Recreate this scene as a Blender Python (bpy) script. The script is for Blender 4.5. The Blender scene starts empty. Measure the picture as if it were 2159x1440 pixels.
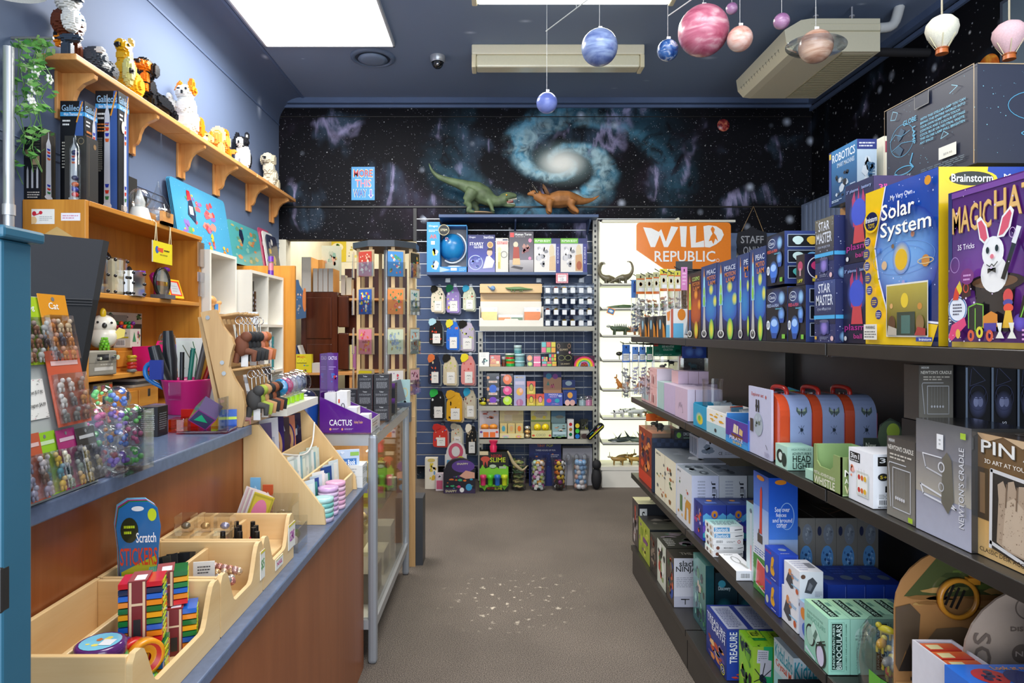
import bpy,math,random
from mathutils import Vector as V,Matrix
S=bpy.context.scene
COL=S.collection
PI=math.pi;TR=Matrix.Translation;RO=Matrix.Rotation;from math import sin,cos,radians
# ---------------------------------------------------------------- camera, world, light, exposure
F=1350.0;CX=1045.0;CY=700.0;H=1.25
cd=bpy.data.cameras.new('camera');cam=bpy.data.objects.new('camera',cd);COL.objects.link(cam)
cam.location=(0,0,H);cam.rotation_euler=(PI/2,0,0)
cd.sensor_width=36;cd.lens=36*F/2159;cd.shift_x=(1079.5-CX)/2159;cd.shift_y=-(720-CY)/2159
cd.clip_start=.05
S.camera=cam
S.view_settings.view_transform='Standard';S.view_settings.look='None'
S.view_settings.gamma=1;S.view_settings.use_curve_mapping=False
S.view_settings.exposure=0.62
try:
 S.cycles.use_denoising=True;S.cycles.max_bounces=7;S.cycles.diffuse_bounces=4;S.cycles.glossy_bounces=3
 S.cycles.transmission_bounces=5;S.cycles.transparent_max_bounces=48;S.cycles.sample_clamp_indirect=6
 S.cycles.caustics_reflective=False;S.cycles.caustics_refractive=False
except Exception:pass
wd=bpy.data.worlds.new('world');S.world=wd;wd.use_nodes=True
bg=wd.node_tree.nodes['Background'];bg.inputs[0].default_value=(.72,.84,1,1);bg.inputs[1].default_value=0.9
def area(name,loc,rot,sx,sy,power,col):
 l=bpy.data.lights.new(name,'AREA');l.shape='RECTANGLE';l.size=sx;l.size_y=sy;l.energy=power;l.color=col
 o=bpy.data.objects.new(name,l);COL.objects.link(o);o.location=loc;o.rotation_euler=rot
 return o
area("daylight_shop_front",(.3,-1.6,1.75),(radians(90),0,0),4.2,2.6,88,(.86,.93,1))
area('overhead_area_light',(-1.1,3.75,3.12),(0,0,0),.8,1.1,40,(1,.985,.96))
area('overhead_area_light',(.2,1.1,3.14),(0,0,0),1.2,1.2,38,(1,.985,.96))  # assumed second panel, unseen: extra light added above the near end
area('tube_light',(.3,3.55,3.04),(0,0,0),1.1,.1,22,(1,.97,.84))
area('back_room_light',(-1.4,6.3,2.9),(0,0,0),.8,.8,26,(1,.95,.82))
# ---------------------------------------------------------------- helpers
def at(px,py,Y):return V(((px-CX)*Y/F,Y,H+(CY-py)*Y/F))
def yx(px,X):return F*X/(px-CX)
def yz(py,Z):return F*(H-Z)/(py-CY)
def xat(px,Y):return (px-CX)*Y/F
def zat(py,Y):return H+(CY-py)*Y/F
def lin(u):return u/12.92 if u<=.04045 else ((u+.055)/1.055)**2.4
_cc={}
def C(h):
 if not isinstance(h,str):return h
 if h not in _cc:
  s=h if len(h)==6 else ''.join(a*2 for a in h)
  _cc[h]=tuple(lin(int(s[i:i+2],16)/255)for i in (0,2,4))+(1.0,)
 return _cc[h]
def mixc(a,b,t):a=C(a);b=C(b);return tuple(a[i]*(1-t)+b[i]*t for i in range(4))
MATS={}
def node_mat(name):
 m=bpy.data.materials.new(name);m.use_nodes=True;nt=m.node_tree
 b=nt.nodes['Principled BSDF'];MATS[name]=m
 def N(t,**k):
  n=nt.nodes.new(t)
  for a,v in k.items():
   if a[0]=='_':n.inputs[int(a[1:])].default_value=v
   else:setattr(n,a,v)
  return n
 def L(a,b_,i=0,j=0):
  nt.links.new(a.outputs[i]if hasattr(a,'outputs')else a,b_.inputs[j]if hasattr(b_,'inputs')else b_)
 return m,nt,b,N,L
def vmat(name,rough,metal=0.,noise=.05,scale=70.,bump=0.,coat=0.,alpha=1.):
 m,nt,b,N,L=node_mat(name)
 a=N('ShaderNodeAttribute',attribute_name='Col')
 tc=N('ShaderNodeTexCoord');nz=N('ShaderNodeTexNoise');nz.inputs['Scale'].default_value=scale;nz.inputs['Detail'].default_value=3
 L(tc,nz,3,0)
 mr=N('ShaderNodeMapRange');mr.inputs[3].default_value=1-noise;mr.inputs[4].default_value=1+noise;L(nz,mr,0,0)
 mx=N('ShaderNodeMix',data_type='RGBA',blend_type='MULTIPLY');mx.inputs[0].default_value=1
 L(a,mx,0,6);nt.links.new(mr.outputs[0],mx.inputs[7]);nt.links.new(mx.outputs[2],b.inputs['Base Color'])
 b.inputs['Roughness'].default_value=rough;b.inputs['Metallic'].default_value=metal
 if coat:b.inputs['Coat Weight'].default_value=coat;b.inputs['Coat Roughness'].default_value=.08
 if bump:
  bp=N('ShaderNodeBump');bp.inputs['Strength'].default_value=bump;bp.inputs['Distance'].default_value=.003
  L(nz,bp,0,2);nt.links.new(bp.outputs[0],b.inputs['Normal'])
 return m
vmat('card',.42);vmat('gloss',.16,coat=.4);vmat('matte',.75);vmat('cloth',.95,noise=.18,scale=260,bump=.5)
vmat('plastic',.28,noise=.02);vmat('steel',.3,metal=.45,noise=.03);vmat('chrome',.08,metal=1.,noise=.01)
vmat('painted_metal',.38,noise=.03);vmat('foil',.22,metal=.55,noise=.15,scale=30,bump=.8);vmat('fur',.9,noise=.25,scale=220,bump=.6)
def clear_mat(name,tint,refl=.1,rough=.03):
 m,nt,b,N,L=node_mat(name);nt.nodes.remove(b)
 t=N('ShaderNodeBsdfTransparent');t.inputs[0].default_value=tint
 g=N('ShaderNodeBsdfGlossy');g.inputs['Roughness'].default_value=rough
 fr=N('ShaderNodeLayerWeight');fr.inputs[0].default_value=.25
 mp=N('ShaderNodeMapRange');mp.inputs[3].default_value=refl;mp.inputs[4].default_value=min(1,refl+.75);L(fr,mp,1,0)
 tx=N('ShaderNodeTexNoise');tx.inputs['Scale'].default_value=14
 bp=N('ShaderNodeBump');bp.inputs['Strength'].default_value=.08;L(tx,bp,0,2);nt.links.new(bp.outputs[0],g.inputs['Normal'])
 s=N('ShaderNodeMixShader');L(mp,s,0,0);L(t,s,0,1);L(g,s,0,2)
 L(s,nt.nodes['Material Output'],0,0)
 return m
clear_mat('clear',(.96,.97,.97,1),.05);clear_mat('glass',(.97,.985,.98,1),.07)
clear_mat('film',(.97,.97,.98,1),.12,.12);clear_mat('red_acrylic',(.85,.12,.06,1),.08);clear_mat('orange_acrylic',(.95,.28,.05,1),.08)
clear_mat('bubble',(.97,.98,.98,1),.015);clear_mat('tinted',(.80,.84,.90,1),.025)
def emit_mat(name,col,st):
 m,nt,b,N,L=node_mat(name);b.inputs['Base Color'].default_value=col
 tc=N('ShaderNodeTexCoord');nz=N('ShaderNodeTexNoise');nz.inputs['Scale'].default_value=1.6;L(tc,nz,3,0)
 mr=N('ShaderNodeMapRange');mr.inputs[3].default_value=st*.9;mr.inputs[4].default_value=st*1.1;L(nz,mr,0,0)
 b.inputs['Emission Color'].default_value=col;nt.links.new(mr.outputs[0],b.inputs['Emission Strength'])
 return m
emit_mat('lit_panel',(1,.99,.97,1),2.6);emit_mat('lit_tube',(1,.97,.82,1),5.0);emit_mat('lit_sign_white',(.93,.97,.72,1),.62)
emit_mat('fairy_light',(1,.7,.3,1),3)
def wood(name,c1,c2,axis,ring=9.,rough=.38,fine=38.):
 m,nt,b,N,L=node_mat(name)
 tc=N('ShaderNodeTexCoord');mp=N('ShaderNodeMapping');s=[1.,1.,1.];s[axis]=.07;mp.inputs['Scale'].default_value=s
 L(tc,mp,3,0)
 n1=N('ShaderNodeTexNoise');n1.inputs['Scale'].default_value=ring;n1.inputs['Detail'].default_value=6;n1.inputs['Distortion'].default_value=.6
 n2=N('ShaderNodeTexNoise');n2.inputs['Scale'].default_value=fine*4;n2.inputs['Detail'].default_value=3
 L(mp,n1);L(mp,n2)
 w=N('ShaderNodeMath',operation='MULTIPLY');w.inputs[1].default_value=4.;L(n1,w)
 fr=N('ShaderNodeMath',operation='PINGPONG');fr.inputs[1].default_value=.5;L(w,fr)
 ad=N('ShaderNodeMath',operation='MULTIPLY_ADD');ad.inputs[1].default_value=1.3;ad.use_clamp=True
 n3=N('ShaderNodeMath',operation='MULTIPLY_ADD');n3.inputs[1].default_value=.6;n3.inputs[2].default_value=-.2;L(n2,n3)
 L(fr,ad);L(n3,ad,0,2)
 cr=N('ShaderNodeValToRGB');cr.color_ramp.elements[0].color=C(c1);cr.color_ramp.elements[1].color=C(c2);L(ad,cr)
 nt.links.new(cr.outputs[0],b.inputs['Base Color']);b.inputs['Roughness'].default_value=rough
 return m
for ax,k in enumerate('xyz'):
 wood('pine_'+k,'c98a4a','dfa667',ax);wood('oak_'+k,'b9915f','d3ad78',ax);wood('ply_'+k,'d8b27a','e6c793',ax,5.)
 wood('honey_'+k,'bd7a28','d39238',ax)
wood('laminate_z','8a4a24','9d5a30',2,7.,.3);wood('laminate_y','9a5426','a8612f',1,7.,.3)
wood('mahogany_z','3f1c10','5b2c1a',2,6.,.25);wood('stand_z','b98a55','cda26a',2)
class MB:
 """collects faces with colours and builds ONE mesh object"""
 def __init__(s,mat='card'):
  s.v=[];s.f=[];s.c=[];s.k=[];s.sm=[];s.mats=[];s.cur=mat;s.M=Matrix.Identity(4);s.st=[]
 def mat(s,m):s.cur=m;return s
 def push(s,M):s.st.append(s.M);s.M=s.M@M;return s
 def pop(s):s.M=s.st.pop();return s
 def mi(s,m):
  if m not in s.mats:s.mats.append(m)
  return s.mats.index(m)
 def add(s,vs,fs,col,mat=None,smooth=False):
  b=len(s.v);M=s.M
  s.v+=[M@V(p)for p in vs];k=s.mi(mat or s.cur)
  single=not isinstance(col,list)
  c0=C(col)if single else None
  for i,f in enumerate(fs):
   s.f.append([b+j for j in f]);s.k.append(k);s.sm.append(smooth)
   s.c.append([c0]*len(f)if single else ([C(x)for x in col[i]]if isinstance(col[i],list)else [C(col[i])]*len(f)))
  return s
 def poly(s,pts,col,mat=None):return s.add(pts,[list(range(len(pts)))],col,mat)
 def box(s,x0,x1,y0,y1,z0,z1,col='fff',mat=None,cols=None):
  p=[(x0,y0,z0),(x1,y0,z0),(x1,y1,z0),(x0,y1,z0),(x0,y0,z1),(x1,y0,z1),(x1,y1,z1),(x0,y1,z1)]
  fs=[(0,1,5,4),(1,2,6,5),(2,3,7,6),(3,0,4,7),(4,5,6,7),(3,2,1,0)]
  cl=[cols.get(q,cols.get('*',col))if cols else col for q in 'frkltb']
  return s.add(p,fs,cl,mat)
 def cbox(s,c,w,d,h,col='fff',mat=None):return s.box(c[0]-w/2,c[0]+w/2,c[1]-d/2,c[1]+d/2,c[2]-h/2,c[2]+h/2,col,mat)
 def lathe(s,prof,n=20,col='fff',mat=None,c=(0,0,0),cap=True,smooth=True):
  vs=[];fs=[];cl=[];m=len(prof)
  for r,z in prof:
   for j in range(n):
    a=2*PI*j/n;vs.append((c[0]+r*cos(a),c[1]+r*sin(a),c[2]+z))
  for i in range(m-1):
   for j in range(n):
    fs.append((i*n+j,i*n+(j+1)%n,(i+1)*n+(j+1)%n,(i+1)*n+j));cl.append(col[i]if isinstance(col,list)else col)
  s.add(vs,fs,cl,mat,smooth)
  if cap:
   if prof[0][0]>1e-5:s.add(vs[:n],[list(range(n))[::-1]],col[0]if isinstance(col,list)else col,mat)
   if prof[-1][0]>1e-5:s.add(vs[-n:],[list(range(n))],col[-1]if isinstance(col,list)else col,mat)
  return s
 def cyl(s,c,r,h,col='fff',mat=None,n=20,r2=None):return s.lathe([(r,0),(r if r2 is None else r2,h)],n,col,mat,c)
 def ell(s,c,rx,ry=None,rz=None,col='fff',mat=None,n=16,m=10,rot=None):
  ry=ry or rx;rz=rz or rx
  T=TR(c)@(rot.to_4x4()if rot else Matrix.Identity(4))@Matrix.Diagonal((rx,ry,rz,1))
  s.push(T);s.lathe([(max(1e-6,sin(PI*i/m)),-cos(PI*i/m))for i in range(m+1)],n,col,mat,cap=False);return s.pop()
 def tube(s,pts,r,col='fff',mat=None,n=8,smooth=True,sub=0):
  pts=[V(p)for p in pts];rs=list(r)if isinstance(r,(list,tuple))else [r]*len(pts)
  if sub:
   P=[];R_=[]
   for i in range(len(pts)-1):
    a=pts[max(0,i-1)];b=pts[i];c=pts[i+1];d=pts[min(len(pts)-1,i+2)]
    for q in range(sub):
     t=q/sub;t2=t*t;t3=t2*t
     P.append(.5*((2*b)+(c-a)*t+(2*a-5*b+4*c-d)*t2+(3*b-a-3*c+d)*t3));R_.append(rs[i]*(1-t)+rs[i+1]*t)
   P.append(pts[-1]);R_.append(rs[-1]);pts=P;rs=R_
  vs=[];fs=[];up=None
  for i,p in enumerate(pts):
   d=(pts[min(i+1,len(pts)-1)]-pts[max(i-1,0)])
   d=d.normalized()if d.length>1e-9 else V((0,0,1))
   if up is None:up=d.orthogonal().normalized()
   up=(up-d*up.dot(d));up=up.normalized()if up.length>1e-6 else d.orthogonal().normalized()
   w=d.cross(up)
   for j in range(n):
    a=2*PI*j/n;vs.append(p+(up*cos(a)+w*sin(a))*rs[i])
  m=len(pts)
  for i in range(m-1):
   for j in range(n):fs.append((i*n+j,i*n+(j+1)%n,(i+1)*n+(j+1)%n,(i+1)*n+j))
  s.add(vs,fs,col,mat,smooth)
  s.add(vs[:n],[list(range(n))[::-1]],col,mat);s.add(vs[-n:],[list(range(n))],col,mat)
  return s
 def prism(s,pts,fr,depth,col='fff',mat=None,side=None):
  """2D outline extruded; fr=(origin,u,v) world vectors, depth along u x v (towards the viewer)"""
  o,u,v=[V(q)for q in fr];nrm=u.cross(v).normalized()*depth
  a=[o+u*p[0]+v*p[1]for p in pts];b=[q+nrm for q in a];n=len(pts)
  s.add(b,[list(range(n))],col,mat);s.add(a,[list(range(n))[::-1]],side or col,mat)
  s.add(a+b,[(i,(i+1)%n,n+(i+1)%n,n+i)for i in range(n)],side or col,mat)
  return s
 def art(s,fr,items,mat=None):
  """flat print on a surface; fr=(origin,u,v) with full-length u and v"""
  o,u,v=[V(q)for q in fr];nr=u.cross(v).normalized();W=u.length;Hh=v.length
  lay=[0]
  def P(a,b):return o+u*a+v*b+nr*(.00025+.00018*lay[0])
  def pol(pts,col):s.add([P(*p)for p in pts],[list(range(len(pts)))],col,mat)
  def ring(cx,cy,rx,ry,n=20,ph=0):return [(min(1,max(0,cx+rx*cos(2*PI*i/n+ph))),min(1,max(0,cy+ry*sin(2*PI*i/n+ph))))for i in range(n)]
  for it in items:
   k=it[0];lay[0]+=1
   if k=='r':_,a,b,c,d,col=it;pol([(a,b),(c,b),(c,d),(a,d)],col)
   elif k=='g':
    _,a,b,c,d,t_,bt=it[:7];cc=[[bt,bt,t_,t_]]if len(it)<8 else [[bt,t_,t_,bt]]
    s.add([P(a,b),P(c,b),P(c,d),P(a,d)],[[0,1,2,3]],cc,mat)
   elif k=='e':pol(ring(it[1],it[2],it[3],it[4],it[6]if len(it)>6 else 20),it[5])
   elif k=='o':
    _,a,b,rx,ry,w,col=it;n=28;q=ring(a,b,rx,ry,n);z=ring(a,b,rx-w/W*Hh if W else 0,ry-w,n)
    s.add([P(*p)for p in q+z],[(i,(i+1)%n,n+(i+1)%n,n+i)for i in range(n)],col,mat)
   elif k=='b':
    _,a,b,rx,ry,ci,co=it;n=20;q=ring(a,b,rx,ry,n);md=ring(a,b,rx*.55,ry*.55,n);cm=mixc(ci,co,.35)
    s.add([P(a,b)]+[P(*p)for p in md]+[P(*p)for p in q],[(0,1+i,1+(i+1)%n)for i in range(n)]+[(1+i,1+n+i,1+n+(i+1)%n,1+(i+1)%n)for i in range(n)],[[ci,cm,cm]]*n+[[cm,co,co,cm]]*n,mat)
   elif k=='p':f=it[1];pol([(f[i],f[i+1])for i in range(0,len(f),2)],it[2])
   elif k=='l':
    f=it[1];pts=[V((f[i]*W,f[i+1]*Hh))for i in range(0,len(f),2)];w=it[2]*Hh/2
    for a,b in zip(pts,pts[1:]):
     d=b-a
     if d.length<1e-9:continue
     d.normalize();q=V((-d.y,d.x))*w;e=d*w*.5
     pol([((x.x)/W,(x.y)/Hh)for x in (a-e-q,b+e-q,b+e+q,a-e+q)],it[3])
   elif k=='t':
    _,txt,a,b,c,d,col=it[:7];rot=it[7]if len(it)>7 else 0
    tv,tf=text2d(txt)
    def mp(x,y):
     if rot==90:x,y=1-y,x
     elif rot==-90:x,y=y,1-x
     return (a+(c-a)*x,b+(d-b)*y)
    s.add([P(*mp(x,y))for x,y in tv],tf,col,mat)
   elif k=='x':
    _,a,b,c,d,n,col=it;R=random.Random(n*7+int(a*100));hh=(d-b)/n
    for i in range(n):
     y=d-hh*(i+.75);x=a
     while x<c-.01:
      w=min((c-a)*R.uniform(.07,.22),c-x);pol([(x,y),(x+w,y),(x+w,y+hh*.45),(x,y+hh*.45)],col);x+=w+(c-a)*.035
      if i==n-1 and x>a+(c-a)*.7:break
   elif k=='s':
    _,n,sd,col=it[:4];sz=it[4]if len(it)>4 else .006;R=random.Random(sd);bx_=it[5]if len(it)>5 else (.02,.02,.98,.98)
    for i in range(n):
     a=R.uniform(bx_[0],bx_[2]);b=R.uniform(bx_[1],bx_[3]);r=sz*R.choice((.5,.7,1,1.5));pol(ring(a,b,r*Hh/W,r,6),col)
   elif k=='q':
    _,a,b,c,d,n,sd,cols=it[:8];R=random.Random(sd);big=it[8]if len(it)>8 else .22
    for i in range(n):
     if i%6==5:lay[0]+=1
     r=R.uniform(.35,1)*big;rx=r*(c-a);ry=r*(d-b)*R.uniform(.5,1.1);x=R.uniform(a+rx,c-rx);y=R.uniform(b+ry,d-ry)if d-ry>b+ry else (b+d)/2
     ph=R.uniform(0,6);n_=R.choice((5,6,8,12));q=ring(x,y,rx,ry,n_,ph)
     q=[(min(c,max(a,x+(p[0]-x)*R.uniform(.6,1))),min(d,max(b,y+(p[1]-y)*R.uniform(.6,1))))for p in q];pol(q,R.choice(cols))
   elif k=='z':
    _,a,b,c,d=it;R=random.Random(5);pol([(a,b),(c,b),(c,d),(a,d)],'fff');lay[0]+=1;x=a+(c-a)*.06
    while x<c-(c-a)*.08:w=(c-a)*R.uniform(.015,.045);pol([(x,b+(d-b)*.15),(x+w,b+(d-b)*.15),(x+w,d-(d-b)*.08),(x,d-(d-b)*.08)],'111');x+=w*2
  return s
 def build(s,name,parent=None,label=None,cat=None,group=None,kind=None,loc=None,bevel=0,rz=0,rot=None,solid=0,remesh=0,sub=0):
  me=bpy.data.meshes.new(name);me.from_pydata(s.v,[],s.f)
  ca=me.color_attributes.new('Col','FLOAT_COLOR','CORNER');buf=[]
  for cl in s.c:
   for q in cl:buf+=q
  ca.data.foreach_set('color',buf)
  for m in s.mats:me.materials.append(MATS[m])
  me.polygons.foreach_set('material_index',s.k);me.polygons.foreach_set('use_smooth',s.sm);me.update()
  o=bpy.data.objects.new(name,me);COL.objects.link(o)
  if loc is not None:o.location=loc
  if rz:o.rotation_euler=(0,0,rz)
  if rot:o.rotation_euler=rot
  if parent:o.parent=parent
  if remesh:q=o.modifiers.new('fuse','REMESH');q.mode='VOXEL';q.voxel_size=remesh;q.use_smooth_shade=True
  if sub:q=o.modifiers.new('smooth','SMOOTH');q.iterations=sub;q.factor=.5
  if bevel:q=o.modifiers.new('edge','BEVEL');q.width=bevel;q.segments=2;q.limit_method='ANGLE'
  return tag(o,label,cat,group,kind)
def _top(s,name,*a,**k):return s.build(name,None,*a,**k)
MB.top=_top
def tag(o,label=None,cat=None,group=None,kind=None):
 if label:o['label']=label
 if cat:o['category']=cat
 if group:o['group']=group
 if kind:o['kind']=kind
 return o
def thing(name,label,cat,group=None,loc=(0,0,0),rz=0,rot=None):
 o=bpy.data.objects.new(name,None);COL.objects.link(o);o.empty_display_size=.05;o.location=loc;o.rotation_euler=rot or (0,0,rz)
 return tag(o,label,cat,group)
def dup(root,loc,rz=None,label=None,group=None):
 r=root.copy();COL.objects.link(r);r.location=loc
 if rz is not None:r.rotation_euler=(0,0,rz)
 if label:r['label']=label
 if group:r['group']=group
 for ch in list(root.children):
  c=ch.copy();COL.objects.link(c);c.parent=r
  for g in list(ch.children):d=g.copy();COL.objects.link(d);d.parent=c
 return r
_tx={}
def text2d(t):
 if t not in _tx:
  cu=bpy.data.curves.new('lettering','FONT');cu.body=t;cu.resolution_u=2;cu.offset=.012
  o=bpy.data.objects.new('lettering',cu);me=bpy.data.meshes.new_from_object(o)
  vs=[(v.co.x,v.co.y)for v in me.vertices];fs=[list(p.vertices)for p in me.polygons]
  x0=min(v[0]for v in vs);x1=max(v[0]for v in vs);y0=min(v[1]for v in vs);y1=max(v[1]for v in vs)
  _tx[t]=([((a-x0)/(x1-x0),(b-y0)/max(1e-6,y1-y0))for a,b in vs],fs)
  bpy.data.objects.remove(o);bpy.data.curves.remove(cu);bpy.data.meshes.remove(me)
 return _tx[t]
def frames(w,d,h):
 return {'f':((0,0,0),(w,0,0),(0,0,h)),'l':((0,d,0),(0,-d,0),(0,0,h)),'r':((w,0,0),(0,d,0),(0,0,h)),'t':((0,0,h),(w,0,0),(0,d,0)),'k':((w,d,0),(-w,0,0),(0,0,h))}
def carton(name,label,cat,x,y,z,w,d,h,base,art=None,cols=None,rz=0,group=None,mat='card',parent=None):
 """printed carton; origin at its near left bottom corner; faces f(near) l(left) r(right) t(top)"""
 b=MB(mat);cc={'*':base};cc.update(cols or {});b.box(0,w,0,d,0,h,base,None,cc);fr=frames(w,d,h)
 for k,it in (art or {}).items():b.art(fr[k],it)
 return b.build(name,parent,label,cat,group,None,(x,y,z),rz=rz)
def rng(seed):return random.Random(seed)
# ---------------------------------------------------------------- room
XL=-1.845;XR=2.69;YB=5.45;ZC=3.23
def space_mat(name,base,gx=None,gz=None,wis=1.,smear=None):
 """night sky mural: stars, wisps and (with gx) a spiral galaxy, all painted in the plane of the wall"""
 m,nt,b,N,L=node_mat(name)
 def soc(x):return x if isinstance(x,bpy.types.NodeSocket)else None
 def mt(op,a,c=None,d=None,clamp=False):
  n=N('ShaderNodeMath',operation=op);n.use_clamp=clamp
  for i,q in enumerate((a,c,d)):
   if q is None:continue
   if soc(q):nt.links.new(q,n.inputs[i])
   else:n.inputs[i].default_value=q
  return n.outputs[0]
 def mr(x,a,c,d=0.,e=1.,smooth=True):
  n=N('ShaderNodeMapRange',interpolation_type='SMOOTHSTEP' if smooth else 'LINEAR');nt.links.new(x,n.inputs[0])
  for i,q in enumerate((a,c,d,e)):n.inputs[i+1].default_value=q
  return n.outputs[0]
 def noise(vec,sc,det=4,dist=0.,ro=.55):
  n=N('ShaderNodeTexNoise');n.inputs['Scale'].default_value=sc;n.inputs['Detail'].default_value=det;n.inputs['Distortion'].default_value=dist;n.inputs['Roughness'].default_value=ro
  nt.links.new(vec,n.inputs[0]);return n.outputs[0]
 def scale(vec,s,off=(0,0,0)):
  n=N('ShaderNodeMapping');n.inputs['Scale'].default_value=s;n.inputs['Location'].default_value=off;nt.links.new(vec,n.inputs[0]);return n.outputs[0]
 col=[N('ShaderNodeRGB').outputs[0]];col[0].default_value=C(base)
 def over(fac,c):
  n=N('ShaderNodeMix',data_type='RGBA');nt.links.new(fac,n.inputs[0]);nt.links.new(col[0],n.inputs[6]);n.inputs[7].default_value=C(c);col[0]=n.outputs[2]
 P=N('ShaderNodeTexCoord').outputs[3]
 if wis:
  over(mt('MULTIPLY',mr(noise(P,1.1,5),.5,.75),.25*wis),'6a4f6e')
  cl=noise(scale(P,(1.6,1.6,.55)),1.5,6,.5)
  rid=mt('SUBTRACT',1.,mt('MULTIPLY',mt('ABSOLUTE',mt('SUBTRACT',cl,.5)),30.),clamp=True)
  msk=mr(noise(P,2.2,3),.52,.68)
  over(mt('MULTIPLY',mt('MULTIPLY',rid,msk),.85*wis),'b7a6cf')
  rid2=mt('SUBTRACT',1.,mt('MULTIPLY',mt('ABSOLUTE',mt('SUBTRACT',cl,.5)),7.),clamp=True)
  over(mt('MULTIPLY',mt('MULTIPLY',rid2,msk),.22*wis),'7fa6cc')
 if gx is not None:
  sp=N('ShaderNodeSeparateXYZ');nt.links.new(P,sp.inputs[0])
  wob=noise(P,3.2,5)
  dx=mt('SUBTRACT',sp.outputs[0],gx);dz=mt('MULTIPLY',mt('SUBTRACT',sp.outputs[2],gz),1.55)
  rx=mt('ADD',mt('MULTIPLY',dx,.97),mt('MULTIPLY',dz,.26));rz=mt('SUBTRACT',mt('MULTIPLY',dz,.97),mt('MULTIPLY',dx,.26))
  r=mt('SQRT',mt('ADD',mt('MULTIPLY',rx,rx),mt('MULTIPLY',rz,rz)))
  th=mt('ARCTAN2',rz,rx)
  ph=mt('ADD',mt('ADD',mt('MULTIPLY',th,2.),mt('MULTIPLY',mt('LOGARITHM',mt('ADD',r,.03),2.718),5.6)),mt('MULTIPLY',wob,3.0))
  arm=mr(mt('SINE',ph),-.6,.9)
  ph2=mt('ADD',mt('ADD',mt('MULTIPLY',th,5.),mt('MULTIPLY',mt('LOGARITHM',mt('ADD',r,.03),2.718),10.)),mt('MULTIPLY',wob,7.))
  arm2=mr(mt('SINE',ph2),-.6,1.,.35,1.)
  fall=mr(r,.2,1.3,1.,0.);pat=mr(noise(P,7.,6,1.2),.3,.62)
  pat=mt('MULTIPLY',pat,arm2)
  a1=mt('MULTIPLY',mt('MULTIPLY',mt('MULTIPLY',arm,fall),pat),1.15,clamp=True)
  over(a1,'5aa2c4')
  a2=mt('MULTIPLY',mt('MULTIPLY',mt('POWER',arm,1.3),mr(r,.1,.85,1.,0.)),mr(noise(P,12.,6,.8),.3,.7),clamp=True)
  over(a2,'bfe0e8')
  over(mt('MULTIPLY',mr(r,.0,.36,1.,0.),.7),'a9c6c9');over(mr(r,.02,.24,1.,0.),'f6f6ee')
 for sc,rad,keep,c,s_ in ((5.5,.16,.45,'dfeaff',.75),(14.,.13,.5,'ffffff',.9),(34.,.17,.45,'e6eaf6',.9),(80.,.2,.6,'cfcad8',.7)):
  v=N('ShaderNodeTexVoronoi',feature='F1');v.inputs['Scale'].default_value=sc;nt.links.new(P if smear is None else scale(P,smear),v.inputs[0])
  if smear is not None:keep=.3;rad=.13
  if smear is not None and sc>10:continue
  hs=N('ShaderNodeSeparateColor');nt.links.new(v.outputs[1],hs.inputs[0])
  big=mt('MULTIPLY',hs.outputs[1],rad*1.4)
  st=mt('SUBTRACT',1.,mt('DIVIDE',v.outputs[0],mt('ADD',big,rad*.35)),clamp=True)
  st=mt('MULTIPLY',mt('POWER',st,1.6),mr(hs.outputs[0],keep,keep+.02))
  over(mt('MULTIPLY',st,s_,clamp=True),c)
  if sc==14.:pass
 nt.links.new(col[0],b.inputs['Base Color']);b.inputs['Roughness'].default_value=.6;b.inputs['Specular IOR Level'].default_value=.12
 return m
space_mat('mural','101015',.565,2.69);space_mat('night_wall','0e0e13',wis=.7)
space_mat('ceiling_blue','8291ac',wis=0,smear=(.55,1.1,1));space_mat('wall_blue','66748f',wis=0,smear=(1,.5,.28))
def plain(name,c,rough=.6,noise=.06,sc=8,bump=0,bsc=200):
 m,nt,b,N,L=node_mat(name);tc=N('ShaderNodeTexCoord');n=N('ShaderNodeTexNoise');n.inputs['Scale'].default_value=sc;n.inputs['Detail'].default_value=5
 L(tc,n,3,0);cr=N('ShaderNodeValToRGB');a=C(c);cr.color_ramp.elements[0].color=tuple(x*(1-noise)for x in a[:3])+(1,);cr.color_ramp.elements[1].color=tuple(min(1,x*(1+noise))for x in a[:3])+(1,)
 cr.color_ramp.elements[0].position=.3;cr.color_ramp.elements[1].position=.7
 L(n,cr);nt.links.new(cr.outputs[0],b.inputs['Base Color']);b.inputs['Roughness'].default_value=rough
 if bump:
  n2=N('ShaderNodeTexNoise');n2.inputs['Scale'].default_value=bsc;L(tc,n2,3,0);bp=N('ShaderNodeBump');bp.inputs['Strength'].default_value=bump;bp.inputs['Distance'].default_value=.004
  L(n2,bp,0,2);nt.links.new(bp.outputs[0],b.inputs['Normal'])
 return m
plain('cream_wall','e9e2cc');plain('navy_slat','41547a',.5);plain('post_blue','2f6076',.4);plain('frame_blue','5f7193',.5);plain('worktop','5d6b86',.22,.1,60)
plain('white_board','e7e2d6',.4,.02);plain('black_metal','2a2724',.33,.1,20);plain('trex_green','5b6c4c',.6,.35,14,.6,90);plain('tri_brown','9a6432',.6,.3,14,.6,90);plain('brachio','6d6650',.6,.25,20,.5,120)
plain('moss','5d8a24',.95,.35,60,1.,160)
m,nt,b,N,L=node_mat('carpet');tc=N('ShaderNodeTexCoord')
n1=N('ShaderNodeTexNoise');n1.inputs['Scale'].default_value=300;n1.inputs['Detail'].default_value=2;L(tc,n1,3,0)
n2=N('ShaderNodeTexNoise');n2.inputs['Scale'].default_value=2.2;n2.inputs['Detail'].default_value=6;L(tc,n2,3,0)
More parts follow.
